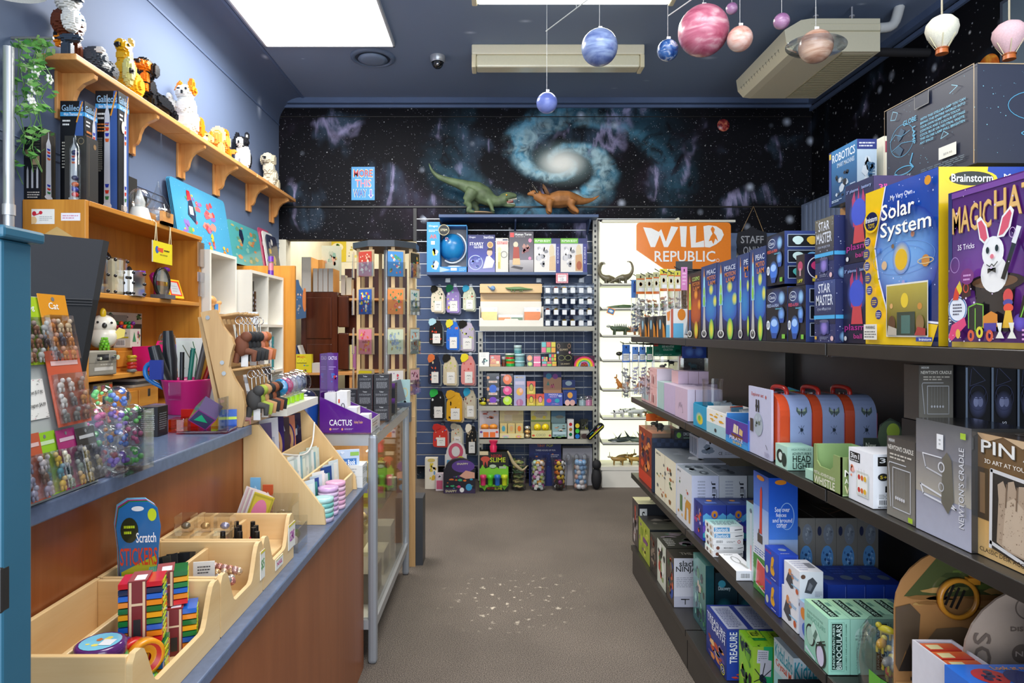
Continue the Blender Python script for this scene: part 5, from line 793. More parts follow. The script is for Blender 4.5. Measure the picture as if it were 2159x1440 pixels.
for i in range(24):b.box(.365,.555,.04+.0295*i,.056+.0295*i,-.005,-.003,'bdb492')
b.box(.355,.36,.01,d_-.01,-.004,0,'a89f80');b.build('intake_grille',r)
for q in (.2,.42):b=MB('steel');b.cyl((q,.02,h_),.006,.09,'c8c8cc',n=8);b.cyl((q,.02,h_+.02),.016,.006,'d8d8dc',n=10);b.cyl((q,d_-.05,h_),.006,.09,'c8c8cc',n=8);b.build('hanger_bolt',r)
b=MB('matte');b.tube([(2.34,3.98,2.99),(XR,3.98,2.985)],.026,'1d1b1e',n=12);b.top('coolant_pipe','black lagged pipe running from the air conditioner into the dark wall','pipe')
b=MB('painted_metal');b.tube([(2.33,3.9,3.10),(2.42,3.9,3.12),(2.46,3.9,ZC)],.03,'d9d9d6',n=10,sub=4);b.top('drain_hose','short white hose between the air conditioner and the ceiling','hose')
for i,(a,c)in enumerate(((1722,1716),(1738,1733))):
 b=MB('matte');p=[at(q,y,5.42)for q,y in ((a-10,205),(a,260),(a+6*i,300),(a+2,350),(c,430),(c-4,520))];b.tube(p,.011,'17161b',n=8,sub=5);b.top('cable',('thin black cable nearest the corner on the back wall','thin black cable bending down beside the corner one')[i],'cable','cables in the back corner')
PL=[('planet_blue','5d6fa8','8a9cc8','a9bfe0',9,4),('planet_neptune','5a68b0','6f7fc8','8a98d8',5,2),('planet_earth','1d3a78','3f6aa8','e6e6ea',26,1.4),('planet_pink','b0506a','d07a90','f0c8cc',9,2.4),('planet_mauve','8a5a86','a878a0','c8a0bc',16,2),('planet_peach','d08a78','e8b8a8','f2dcd2',14,2),('planet_saturn','b08068','d0a890','e8ccb4',8,5),('planet_red','5a1420','a83a3a','e8906a',26,1),('planet_sun','a8420f','d8701f','f0a83a',14,1)]
for q in PL:planet_mat(*q)
PD=[('planet_blue',1264,100,38,2.75,'pale blue banded planet ball in front of the unlit batten'),('planet_neptune',1153,217,22,3.0,'small plain blue planet ball hanging lowest, over the galaxy'),('planet_earth',1408,106,22,2.7,'small earth globe ball left of the big pink planet'),('planet_pink',1483,65,52,2.6,'biggest planet ball of the mobile, pink and white'),('planet_mauve',1543,18,12,2.75,'tiny mauve planet ball close up to the big pink one'),('planet_peach',1560,82,26,2.5,'pale peach planet ball right beside the big pink one'),('planet_mauve',1648,45,16.5,2.5,'small mauve planet ball by the corner of the air conditioner'),('planet_saturn',1720,98,34,2.4,'brown ringed planet ball in front of the air conditioner')]
for m_,px,py,rp,Y,lb in PD:
 c=at(px,py,Y);rad=rp*Y/F;r=thing('hanging_planet',lb,'planet ornament','planets of the hanging solar system',c)
 b=MB(m_);b.ell((0,0,0),rad,col='fff',n=32,m=20);b.build('planet_ball',r)
 b=MB('plastic');b.tube([(0,0,rad*.98),(0,0,ZC-c.z)],.0009,'dcdcd8',n=5);b.build('string',r)
 if rp>20:b=MB();b.box(-.004,.012,-.001,.001,rad+.004,rad+.014,'f0f0ee');b.build('string_tag',r)
 if m_=='planet_saturn':
  b=MB('tinted');b.push(RO(.1,4,'Y'));b.lathe([(rad*1.0,-.0008),(rad*1.75,-.0008),(rad*1.75,.0008),(rad*1.0,.0008)],40,'e0c8b0',cap=False);b.pop();b.build('ring',r)
for i,(p0,p1)in enumerate(((at(1151,66,3.01),at(1262,-18,2.76)),(at(1408,34,2.71),at(1500,-30,2.61)))):
 r=thing('mobile_rod',('thin clear rod above the plain blue planet','thin clear rod above the small earth globe')[i],'mobile rod','rods of the solar system mobile',p0);b=MB('plastic');b.tube([(0,0,0),p1-p0],.0028,'c9cbc4',n=6);b.build('rod',r);b=MB('plastic');q=(p1-p0)*.6;b.tube([q,(q.x,q.y,ZC-p0.z)],.0009,'dcdcd8',n=5);b.build('string',r)
for i,(px,py,Y,cc)in enumerate(((1986,66,2.0,'e3dfcb'),(2128,78,1.95,'dfb9bd'))):
 c=at(px,py,Y);k=Y/F;r=thing('balloon_mobile',('cream','pink')[i]+' hot air balloon ornament hanging by the dark wall','balloon ornament','hanging balloon ornaments',c)
 pf=[(8*k,-34*k),(17*k,-24*k),(27*k,-10*k),(31*k,4*k),(29*k,16*k),(20*k,27*k),(8*k,33*k),(.0005,34*k)]
 b=MB('cloth');b.lathe(pf,24,cc);b.build('envelope',r)
 b=MB('plastic');b.lathe([(12*k,-48*k),(11*k,-36*k)],12,'b5622f');b.lathe([(12.6*k,-38*k),(12.6*k,-36*k),(11*k,-36*k)],12,'a2552a',cap=False);b.build('basket',r)
 b=MB('plastic')
 for j in range(6):a=PI*j/3;b.tube([(26*k*cos(a),26*k*sin(a),-12*k),(11*k*cos(a),11*k*sin(a),-37*k)],.0012,'d8cfa8',n=5)
 b.build('ropes',r);b=MB('plastic');b.tube([(0,0,33*k),(0,0,ZC-c.z)],.003,'a39a82',n=6);b.build('cord',r)
def disc(name,label,cat,c,rad,m_,nrm):
 b=MB(m_);b.push(TR(c)@V((0,0,1)).rotation_difference(V(nrm)).to_matrix().to_4x4());b.lathe([(0,.004),(rad*.96,.004),(rad,.001)],28,'fff',cap=False);b.pop();return b.build(name,None,label,cat)
disc('moon_sticker','small red cratered moon on the dark back wall by the air conditioner','wall decoration',at(1525,264,YB-.001),13*YB/F,'planet_red',(0,-1,0))
disc('painted_sun','orange glowing sun on the right wall behind the globe lamp carton','wall decoration',(XR-.001,3.5,2.68),.085,'planet_sun',(-1,0,0))
b=MB('painted_metal');b.box(XR-.012,XR,3.22,3.4,2.2,3.0,'4a5060');b.box(XR-.014,XR-.012,3.24,3.38,2.22,2.98,'6a7a88');b.top('wall_vent_panel','narrow grey panel on the right wall under the pink balloon','panel')
b=MB('painted_metal');b.box(XR-.16,XR,4.6,5.3,1.3,2.3,'66748f')
for i in range(9):b.box(XR-.166,XR-.16,4.64+.07*i,4.67+.07*i,1.32,2.28,'7a88a4')
b.top('wall_cabinet','blue grey ribbed wall cabinet in the back right corner','cabinet')
# ---------------------------------------------------------------- back wall
YS=5.15
SHZ=zat(452,YS)
r=thing('wall_shelf_navy','navy wall shelf carrying the two big dinosaurs','shelf',None,(0,0,0))
b=MB('navy_slat');b.box(xat(925,YS),xat(1262,YS),YS,YB-.019,SHZ-.022,SHZ);b.build('shelf_board',r)
for px in (1085,1240):b=MB('navy_slat');x=xat(px,5.3);b.prism([(0,0),(-.2,0),(-.2,-.02),(-.03,-.1),(0,-.1)],((x,YB-.02,SHZ-.022),(0,1,0),(0,0,1)),.012);b.build('shelf_bracket',r)
def body(mb,pts,Y,sub=5,n=12,dy=0):mb.tube([at(px,py,Y)+V((0,dy,0))for px,py,rr_ in pts],[rr_*Y/F for px,py,rr_ in pts],'fff',n=n,sub=sub)
Yd=5.28
r=thing('tyrannosaur_figure','big green crouching tyrannosaur model with open jaws','dinosaur model',None,at(1000,452,Yd))
b=MB('trex_green');body(b,((904,343,1),(910,358,3),(922,371,5),(940,379,7),(962,386,9.5),(982,393,13),(1003,402,20),(1020,412,20),(1036,422,14),(1050,425,11),(1058,423,12),(1066,421,12)),Yd)
body(b,((1060,419,11),(1072,414,9.5),(1082,413,6.5),(1089,415,4)),Yd);body(b,((1058,427,8),(1070,432,5.5),(1080,434,4),(1087,432,2.5)),Yd)
for dy,ox in ((-.055,0),(.055,14)):
 body(b,((998+ox,404,14),(990+ox,418,12),(982+ox,427,8)),Yd,dy=dy);body(b,((982+ox,427,8),(992+ox,438,5),(986+ox,446,4.5)),Yd,dy=dy);body(b,((984+ox,447,4),(995+ox,448.5,3.5),(1003+ox,449.5,2)),Yd,dy=dy)
 body(b,((1030,425,6),(1036,436,4.5),(1038,444,3.5),(1043,448,2)),Yd,dy=dy*.8)
o=b.build('body',r,remesh=.009);o.matrix_parent_inverse=TR(-r.location)
b=MB('gloss');k=Yd/F
b.tube([at(1068,427,Yd-.012),at(1082,424,Yd-.012)],.012,'8a3a34',n=8)
for i in range(7):p=at(1073+2.6*i,421-.6*i,Yd-.035);b.lathe([(.004,0),(.0003,-.016)],6,'efe6cf',c=p)
for i in range(6):p=at(1070+2.8*i,429.5+.2*i,Yd-.028);b.lathe([(.0035,0),(.0003,.012)],6,'efe6cf',c=p)
b.ell(at(1068,411,Yd-.045),.008,col='d8a83a',n=8,m=6)
o=b.build('teeth',r);o.matrix_parent_inverse=TR(-r.location)
b=MB('matte');b.ell(at(1012,449.5,Yd),.11,.07,.012,'a58a6a');o=b.build('ground_base',r);o.matrix_parent_inverse=TR(-r.location)
r=thing('triceratops_figure','brown horned triceratops model facing the tyrannosaur','dinosaur model',None,at(1180,452,Yd))
b=MB('tri_brown');body(b,((1128,412,8),(1142,419,11),(1158,423,15),(1178,421,19),(1198,420,17.5),(1214,421,12),(1230,424,7.5),(1248,421,4),(1264,412,1)),Yd)
body(b,((1138,412,9),(1126,408,7.5),(1116,409,4),(1112,411,2)),Yd)
for dy in (-.045,.045):
 for a,c in ((1160,1158),(1206,1214)):body(b,((a,424,10),(a-3,436,6.5),(c,447,5.5),(c-1,450,5.5)),Yd,dy=dy)
o=b.build('body',r,remesh=.008);o.matrix_parent_inverse=TR(-r.location)
b=MB('gloss');
for dy in (-.035,.02):b.tube([at(1133,408,Yd)+V((0,dy,0)),at(1127,398,Yd)+V((0,dy,0)),at(1120,388,Yd)+V((0,dy,0))],[.011,.008,.001],'2a241f',n=8)
b.tube([at(1119,404,Yd),at(1116,397,Yd)],[.009,.001],'2a241f',n=8);b.ell(at(1128,407,Yd-.035),.006,col='111',n=8,m=6);o=b.build('horns',r);o.matrix_parent_inverse=TR(-r.location)
b=MB('matte');c=at(1150,405,Yd);b.push(TR(c)@RO(1.05,4,'Y'));b.lathe([(.0,.0),(.04,.004),(.065,.014),(.07,.012),(.04,-.006)],18,['c9a888','4a3a2a','2f261f','6a4a30'],cap=False);b.pop();o=b.build('neck_frill',r);o.matrix_parent_inverse=TR(-r.location)
b=MB('matte')
for i in range(6):p=at(1190+4*i,404+1.2*i,Yd);b.lathe([(.008,-.01),(.0005,.014)],6,'1f1b18',c=p)
o=b.build('back_spines',r);o.matrix_parent_inverse=TR(-r.location)
b=MB();p=at(741,422,YB-.003);w_,h_=49*YB/F,70*YB/F;b.box(0,w_,-.002,0,0,h_,'3f97d4');SG=[]
for t_,y0 in (('MORE',.68),('THIS',.38),('WAY',.08)):
 x1=.92 if t_!='WAY' else .66;SG+=[('t',t_,.08 if t_!='THIS' else .16,y0,x1 if t_!='THIS' else .86,y0+.25,'efe9a8'),('t',t_,.1 if t_!='THIS' else .18,y0+.02,(x1-.02)if t_!='THIS' else .84,y0+.23,{'MORE':'c83a4a','THIS':'d87a9a','WAY':'4a5ab0'}[t_])]
SG+=[('p',[.79,.33,.79,.16,.72,.16,.84,.05,.96,.16,.89,.16,.89,.33],'e6e6f0'),('p',[.81,.31,.81,.145,.77,.145,.84,.08,.91,.145,.87,.145,.87,.31],'6a5ac0')]
b.art(((0,-.002,0),(w_,0,0),(0,0,h_)),SG);b.top('direction_sign','blue hand made MORE THIS WAY sign on the starry wall','sign',loc=p)
YQ=5.2;Z2=zat(574,YQ)
r=thing('wall_shelf_navy','navy wall shelf holding the globe and human body boxes','shelf');b=MB('navy_slat');b.box(xat(900,YQ),xat(1238,YQ),YQ-.02,YB-.019,Z2-.022,Z2);b.build('shelf_board',r)
for px in (943,1137,1228):b=MB('clear');x=xat(px,5.3);b.box(x-.02,x+.02,YB-.1,YB-.02,Z2-.07,Z2-.022);b.build('shelf_bracket',r)
def wbox(name,label,p0,p1,pt,Z,Y,d,base,art,cols=None,group=None,cat='box',mat='card'):
 x=xat(p0,Y);return carton(name,label,cat,x,Y,Z,xat(p1,Y)-x-.001,d,zat(pt,Y)-Z,base,{'f':art}if isinstance(art,list)else art,cols,0,group,mat)
r=thing('globe_box','open blue box showing a large blue globe on a white stand','box',None,(xat(900,YQ),YQ,Z2));w_,h_=xat(985,YQ)-xat(900,YQ),zat(468,YQ)-Z2
b=MB();lw=w_*.32;b.box(0,lw,0,.2,0,h_,'3f9ad8');b.box(lw,w_,.19,.2,0,h_*.94,'b9b4b4');b.box(w_-.004,w_,0,.2,0,h_*.94,'2f7fc0');b.box(lw,w_,0,.2,0,.045,'2a86cc');b.box(lw,w_,0,.2,h_*.92,h_*.94,'2f8fd0')
b.art(((0,0,0),(lw,0,0),(0,0,h_)),[('t','Oregon',.15,.89,.85,.94,'e6f2fa'),('x',.15,.8,.85,.85,2,'e6f2fa'),('t','AR',.22,.67,.78,.75,'e8603a'),('r',.32,.55,.62,.62,'d8e2e8'),('q',.02,.02,.98,.5,12,4,['7ab8d8','e6d83a','8a9a8a','d8e2e8','4a7ab0'],.25)]);b.art(((lw,0,0),(w_-lw,0,0),(0,0,.045)),[('r',.4,.3,.62,.8,'e6eef4'),('x',.7,.2,.95,.8,3,'9ac8e6'),('p',[0,0,.0,.98,.4,.4],'a9c4d4')]);b.build('box_shell',r)
planet_mat('globe_sea','1d6fa8','2280bc','2f94cc',4,1)
b=MB('globe_sea');gc=(lw+.095,.1,h_*.52);b.ell(gc,.105,.09,.115,n=28,m=18);b.build('globe',r);b=MB('plastic');b.tube([(gc[0]+.115*cos(a),.095,gc[2]+.125*sin(a))for a in [radians(70-12*i)for i in range(17)]],.008,'e8e8e4',n=8);b.cyl((gc[0]+.02,.1,.046),.06,.012,'e8e8e4');b.build('globe_stand',r)
b=MB();b.push(TR((gc[0]-.062,-.001,h_*.84))@RO(PI/2,4,'X'));b.cyl((0,0,0),.045,.002,'1d1c18',n=24);b.pop();b.art(((gc[0]-.107,-.0035,h_*.84-.045),(.09,0,0),(0,0,.09)),[('o',.5,.5,.49,.49,.05,'c8bc94'),('t','STEM',.2,.4,.8,.6,'e6dfc0')]);b.art(((gc[0]-.07,.003,gc[2]+.03),(.06,0,0),(0,0,.05)),[('q',.1,.1,.9,.9,6,3,['c8504a','e6e6ea','6a3a6a'],.4)]);b.build('award_sticker',r)
BODY=[('g',0,0,1,.84,'d8d6da','e2ddd4'),('r',0,.84,1,1,'2a2f6a'),('r',0,.85,.66,1,'6fb83a'),('t','HUMAN BODY',.04,.89,.62,.96,'f0f8e8'),('r',.84,0,1,.84,'3a3a86'),('t','4D SCIENCE',.88,.25,.95,.75,'c8c8e6',90),('q',.06,.12,.58,.8,18,5,['c8c8cc','f2f2f4','8a8a90','a9a9b0'],.24),('e',.68,.62,.1,.2,'d8c8a8'),('p',[.58,.05,.6,.45,.8,.5,.84,.05],'d8b890')]
SB=[('wbox1',986.5,1044,495,'2f3278',[('g',0,.4,1,1,'2a2c62','4448a0'),('g',0,0,1,.4,'4a4ea0','8a8cc0'),('t','Oregon',.05,.9,.28,.96,'e6e6f0'),('t','SmartGlobe',.58,.9,.95,.97,'e6e6f0'),('t','STARRY',.06,.72,.58,.8,'f0f0f8'),('t','GLOBE',.22,.64,.56,.71,'f0f0f8'),('e',.82,.73,.11,.085,'e6c88a'),('e',.82,.73,.085,.065,'b88a5a'),('o',.28,.26,.27,.2,.02,'b9c4e6'),('q',.06,.1,.5,.44,14,5,['5a6ab8','8a98d8','3a4a98'],.2),('e',.8,.52,.1,.09,'e0b8a0'),('p',[.7,.58,.92,.58,.9,.64,.74,.64],'3a2a26'),('p',[.55,.1,.68,.42,.8,.44,.98,.3,.9,.12],'d8d8ec')],'navy starry globe box with a child on the front','starry_globe_box'),('x',1045,1072,502,'d8d4cc',[('r',.1,.82,.95,.9,'c8504a'),('t','SKELETON',.12,.83,.92,.89,'f0e6e0'),('r',.55,.93,.95,.97,'4a4a6a'),('e',.3,.66,.14,.08,'e6dfa8'),('p',[.18,.1,.2,.58,.42,.58,.4,.1],'d8d08a'),('o',.66,.52,.26,.1,.02,'8a8a80'),('r',.22,.12,.3,.3,'b8a83a')],'narrow pale box with a yellow skeleton figure','skeleton_kit_box'),('x',1073.5,1125,488,'55505a',[('g',0,.3,1,1,'3f3a44','7a7480'),('g',0,0,1,.3,'b8b4b8','8a868a'),('r',.04,.86,.2,.97,'d84a4a'),('t','Human Torso',.24,.9,.92,.96,'f0f0f0'),('x',.26,.86,.8,.88,1,'c8c0c0'),('e',.27,.68,.1,.07,'d8ccb0'),('p',[.14,.24,.18,.62,.4,.62,.44,.24],'a8483a'),('p',[.14,.18,.16,.34,.44,.34,.46,.18],'d8b88a'),('p',[.06,.12,.52,.06,.58,.12,.2,.16],'4a4448'),('q',.48,.34,.9,.72,8,5,['a86a68','8a5a60','b88a80'],.3),('e',.86,.78,.07,.05,'e88ab0'),('e',.85,.34,.06,.04,'e88ab0')],'dark human torso model box with a red organ figure','torso_model_box'),('x',1126,1181,502.5,'d8d4d4',BODY,'human body kit box with green title, beside the torso model box','body_kit_box'),('x',1182,1238,502.5,'d8d4d4',BODY[:-1]+[('p',[.56,.04,.56,.5,.8,.54,.84,.04],'c89a6a'),('e',.7,.2,.1,.13,'a85a3a')],'human body kit box with green title, at the end of the navy shelf','body_kit_box')]
for _,a,c,t_,base,A,lb,nm in SB:wbox(nm,lb,a,c,t_,Z2,YQ,.1,base,A)
b=MB();w_,h_=26*5.16/F,21*5.16/F;b.box(0,w_,-.002,0,0,h_,'d8405a');b.art(((0,-.002,0),(w_,0,0),(0,0,h_)),[('e',.06+.125*i,y,.035,.045,'f6e6ea')for i in range(8)for y in (.07,.93)]+[('e',x,.2+.15*i,.035,.045,'f6e6ea')for i in range(5)for x in (.05,.95)]+[('r',.14,.16,.86,.84,'f4eeee'),('t','13',.4,.24,.6,.5,'3a3a4a'),('x',.2,.56,.8,.76,2,'a8485a')]);b.top('price_card','red spotted price card fixed to the navy shelf edge','price card',loc=at(1172,597,5.175))
YG=5.08;gz=[zat(y,YG)for y in (688,773,856,926)];gx0,gx1=xat(1011,YG),xat(1254,YG)
r=thing('grey_shelving','grey metal shelving with wire back full of small toys','shelving')
for px0,px1,zt in ((1008,1018,700),(1250,1260,463)):
 b=MB('painted_metal');x0,x1=xat(px0,5.3),xat(px1,5.3);b.box(x0,x1,5.3,5.34,.02,zat(zt,5.3),'b9b8ae')
 n=int((zat(zt,5.3)-.05)/.045)
 for i in range(n):b.box(x0+.012,x1-.012,5.2985,5.3,.05+.045*i,.07+.045*i,'1a1a1a')
 b.build('upright',r)
for z in gz:
 b=MB('painted_metal');b.box(gx0,gx1,YG,YG+.006,z-.036,z,'a9a698');b.box(gx0,gx1,YG+.006,5.42,z-.012,z-.004,'a09d90');b.build('shelf_tray',r)
b=MB('steel')
for i in range(11):x=gx0+.04+(gx1-gx0-.08)*i/10;b.box(x-.0016,x+.0016,5.424,5.427,.05,gz[0]-.02,'8a8f96')
for i in range(22):z=.06+.055*i;b.box(gx0+.03,gx1-.03,5.42,5.423,z,z+.003,'8a8f96')
b.build('wire_back',r)
r=thing('sand_display_stand','pale wooden stand with bags of coloured sand','display stand',None,(xat(1012,5.1),5.1,gz[0]));k=5.1/F;w_=132*k
b=MB('ply_x');b.box(.0,w_,.16,.18,0,93*k);b.box(-.004,w_+.004,.1,.18,72*k,91*k);b.build('back_board',r,bevel=.002)
b=MB('white_board');b.prism([(0,0),(w_,0),(w_,18*k),(w_-.015,18*k),(w_-.03,13*k),(w_*.62,13*k),(w_*.6,16*k),(w_*.4,16*k),(w_*.38,13*k),(.03,13*k),(.015,18*k),(0,18*k)],((0,.006,0),(1,0,0),(0,0,1)),.006);b.box(-.006,0,0,.16,0,42*k);b.box(w_,w_+.006,0,.16,0,42*k);b.box(0,w_,.12,.128,10*k,54*k);b.box(0,w_,.006,.16,0,.006);b.art(((w_*.82,-.0001,3*k),(13*k,0,0),(0,0,9*k)),[('l',[.02,.05,.98,.05,.98,.95,.02,.95,.02,.05],.08,'8a7a5a'),('t','SAND',.25,.3,.75,.7,'8a7a5a')]);b.build('front_tray',r)
b=MB('plastic');b.tube([(16*k,.09,87*k),(22*k,.085,82*k),(30*k,.085,80*k)],[.002,.006,.012],'6a8ab0',n=8,sub=3);b.ell((27*k,.085,82*k),.02,.008,.02,'6f90b8');b.build('bird_toy',r)
b=MB('plastic');b.tube([(54*k,.088,83*k),(62*k,.088,81*k),(74*k,.086,81*k),(86*k,.086,81*k),(100*k,.088,80*k),(113*k,.09,80*k)],[.003,.011,.015,.015,.009,.002],'6a8a5a',n=8,sub=3)
for q in (66,72,84,88):b.tube([(q*k,.084,80*k),(q*k+.008,.08,75*k)],.005,'5f7f50',n=6)
b.build('crocodile_toy',r)
for i,(x0,x1,z0,z1,cc)in enumerate(((3,36,15,52,'c09a62'),(3,36,30,62,'a8a49c'),(39,64,14,36,'b06a42'),(66,90,14,36,'5a6650'),(94,128,15,52,'a8623a'),(94,128,30,62,'8a4a3a'))):
 back=i in (1,5);Y=.06 if back else .014;Y+=.02 if i in (0,4)else 0
 b=MB('foil');b.box(0,(x1-x0)*k,0,.012,0,(z1-z0)*k,cc);b.art(((0,0,0),((x1-x0)*k,0,0),(0,0,(z1-z0)*k)),[('r',0,.78,1,1,'e4e4e2'),('x',.1,.83,.6,.95,2,'555'),('r',.75,.82,.92,.95,'999')]);b.top('sand_bag',('bag of yellow sand in the front tray','grey sand bag behind the yellow one','small bag of orange sand in the wooden stand','small bag of green sand in the wooden stand','bag of brown sand in the front tray','dark red sand bag behind the brown one')[i],'bag','sand bags in the wooden stand',None,(r.location.x+x0*k,5.1+Y+.008,gz[0]+(.0065 if not back else .0065)+(z0-13)*k*.4))
r=thing('acrylic_rack','clear acrylic rack of small compartments with white tags','rack',None,(xat(1147,5.1),5.1,gz[0]));w_,h_=106*k,92*k
b=MB('tinted');b.box(0,w_,.14,.143,0,h_)
for i in range(7):x=w_*i/6;b.box(x-.001,x+.001,.02,.14,0,h_)
for j in range(5):b.box(0,w_,.0,.14,h_*j/4-.001,h_*j/4+.001)if j<4 else b.box(0,w_,.04,.14,h_-.002,h_)
for j in range(4):b.box(0,w_,0,.002,h_*j/4,h_*j/4+h_*.09)
b.build('compartments',r)
R=rng(3)
for j in range(4):
 for i in range(6):
  x0=w_*i/6;z0=h_*j/4
  b=MB();b.box(x0+.012,x0+.047,-.003,-.001,z0+.006,z0+.045,'dfe2e6');b.build('price_tag',r)
  if (i*5+j*3)%4!=1:
   f=MB('plastic');cc=R.choice(['8a8f8a','b9bcb8','8a3a26','4a4a44','a8862a','c8c8c0','6a8a90']);f.ell((x0+.034,.06,z0+.035),.022,.03,.026,cc,n=8,m=6);f.ell((x0+.024,.04,z0+.02),.014,.02,.016,cc,n=8,m=6);f.build('trinkets',r)
def gb(name,label,a,c,t_,s,base,art,cols=None,group=None,Y=YG+.02,d=.09,bot=None,cat='box',mat='gloss'):
 Z=gz[s]+.0005 if bot is None else zat(bot,Y);x=xat(a,Y);return carton(name,label,cat,x,Y,Z,xat(c,Y)-x-.001,d,zat(t_,Y)-Z,base,{'f':art},cols,0,group,mat)
for i in range(4):gb('white_puzzle_box','white creature box, '+('bottom one with the teal drawing','second up in the white stack','third up in the white stack','top of the white stack')[i],1010,1031.5,(753,748.5,746,743)[i],1,'e6e4dc',[('q',.15,.05,.9,.95,8,3,['6ab0a8','3a4a4a','a9d0c8'],.3)]if i==0 else [('x',.2,.2,.8,.8,1,'bbb')],None,'white boxes on the upper toy shelf',bot=None if i==0 else (753,748.5,746)[i-1])
gb('card_game_box','red and yellow card game box',1033,1055,749,1,'c8483a',[('r',0,0,1,.25,'c8944a'),('t','TAKE',.1,.5,.55,.65,'f2d86a'),('t','STACKS',.08,.32,.8,.47,'f2d86a'),('r',.62,.25,.9,.48,'e6d8a8'),('e',.25,.8,.15,.1,'b8b0b0')])
def tub(label,px,t_,bt,rp,cols,s,bot=None,name='putty_tub',group='tubs on the toy shelves'):
 Y=YG+.06;Z=gz[s]+.0005 if bot is None else zat(bot,Y);kk=Y/F;h=zat(t_,Y)-Z
 b=MB('plastic');b.lathe([(rp*.92*kk,0),(rp*.95*kk,h*.4),(rp*.95*kk,h*.7),(rp*kk,h*.72),(rp*kk,h*.97),(rp*.9*kk,h)],18,cols);b.build(name,None,label,'tub',group,None,(xat(px,Y),Y,Z))
tub('small brown jar on the upper toy shelf',1062,752,773,4.5,['7a3a2a','6a5a48','8a8a84','aaa','b9b9b4'],1)
for i,(px,t_,bot,cs)in enumerate(((1076,757,None,['2fae4a','e8742a','d8682a','2fae4a','2fae4a']),(1075,745,757,['c8403a','3f9a4a','8ab84a','d8d8d0','b8d0b8']),(1096,761,None,['7ab0b4','9ac4c8','5a8a90','a9d0d4','c0dcdc']),(1096,746,761,['7ab0b4','9ac4c8','6a7a80','a9d0d4','c0dcdc']),(1092,728,745,['5a9aa0','9ac4c8','d8c8b8','b9d0d0','c8d8d8']))):
 tub(('orange and green putty tub','red and green putty tub stacked on the orange one','teal slime tub at the bottom of its stack','teal slime tub in the middle of its stack','teal slime tub on top of the stack')[i],px,t_,bot,(9.5,9.5,11,11,8.5)[i],cs,1,bot)
for i,(a,c,t_,bot,cc)in enumerate(((1110,1124,748,762,'f08a4a'),(1111,1124,762,None,'a8c83a'))):gb('squish_ball_box','black box with a '+('peach' if i==0 else 'lime')+' spiky ball window',a,c,t_,1,'2a2624',[('e',.5,.5,.38,.42,cc),('e',.5,.5,.2,.22,'f8a86a' if i==0 else 'c8d86a')],None,'spiky ball boxes',bot=bot,d=.05)
for i,(a,c,t_,bot)in enumerate(((1125,1140,748,763),(1125,1140,763,None))):gb('pink_stress_ball_box',('dark' if i==0 else 'white')+' rimmed box with hot pink letters',a,c,t_,1,'d83a78',[('r',0,.8,1,1,'3a3a3a' if i==0 else 'eee'),('t','NEE',.15,.45,.85,.75,'f06aa0'),('t','DOH',.15,.1,.85,.4,'f06aa0')],None,'hot pink boxes',bot=bot,d=.05)
SQ=[('r',.04+.33*(i%3),.1+.45*(i//3),.32+.33*(i%3),.5+.45*(i//3),('e0507a','8ac84a','f0a83a','4ab0b0','e0504a','d8c83a')[i])for i in range(6)]
for i,(a,c,t_,bot)in enumerate(((1142,1174,762,None),(1142,1155,752,762),(1157,1173,746,762),(1141,1172,720,745.5))):gb('mini_cube_box','dark box of bright mini cubes, '+('bottom of its pile','small one at the left of the pile','small one at the right of the pile','display top of the pile')[i],a,c,t_,1,'45382c',SQ,None,'mini cube boxes',bot=bot if bot else None,d=.06)
for i,(a,c,t_,bot)in enumerate(((1176,1208,762,None),(1175,1207,747,762),(1173,1205,722,747))):gb('gumball_box','black box with two '+('plain title','round black windows','brown ears')[i]+', '+('bottom','middle','top')[i]+' of its pile',a,c,t_,1,'24211f',([('t','GUMMY',.2,.35,.8,.65,'b8a88a')],[('e',.28,.5,.2,.36,'0c0c0c'),('o',.28,.5,.22,.38,.06,'8a8f5a'),('e',.72,.5,.2,.36,'0c0c0c'),('o',.72,.5,.22,.38,.06,'8a8f5a')],[('o',.15,.7,.1,.2,.05,'8a6a58'),('o',.85,.7,.1,.2,.05,'8a6a58'),('t','GUMMY',.22,.3,.78,.48,'b8a88a'),('e',.1,.15,.07,.1,'9ac'),('e',.88,.15,.07,.1,'c9a')])[i],None,'black gumball boxes',bot=bot,d=.06)
RB=[('e',.5,.05,.49,.88,'e0407a',28),('e',.5,.05,.42,.76,'e8a02a',28),('e',.5,.05,.36,.66,'d8d83a',28),('e',.5,.05,.3,.55,'3fae6a',28),('e',.5,.05,.25,.45,'8ab0d8',28),('e',.5,.05,.19,.36,'4a2a3a',28),('t','NEE',.34,.26,.66,.46,'e0407a'),('t','DOH',.34,.04,.66,.24,'e8742a')]
gb('rainbow_ball_box','purple box with a big rainbow arch, at the end of the upper toy shelf',1210,1254,750,1,'4a2a3a',RB,d=.05)
b=MB('plastic');b.ell((0,0,.034),.036,.03,.034,'17150f',n=14,m=10);b.ell((0,-.018,.02),.024,.016,.018,'d8cf2a',n=10,m=8)
for i in range(10):a=2.5*i;b.ell((.03*cos(a),-.024*abs(sin(a))-.002,.04+.02*sin(a*1.7)),.005,col='e0d83a',n=6,m=5)
b.top('bee_squishy','black and yellow squishy bee on the second toy shelf','toy',loc=(xat(1019,YG+.04),YG+.04,gz[2]))
GB_=lambda c1:[('e',.5,.62,.3,.34,c1),('e',.12,.6,.12,.14,'c88a5a'),('e',.88,.6,.12,.14,'8a8aa8'),('r',.16,.12,.84,.32,'e6d8c8'),('t','GLOBBY',.2,.15,.8,.29,'b8583a')]
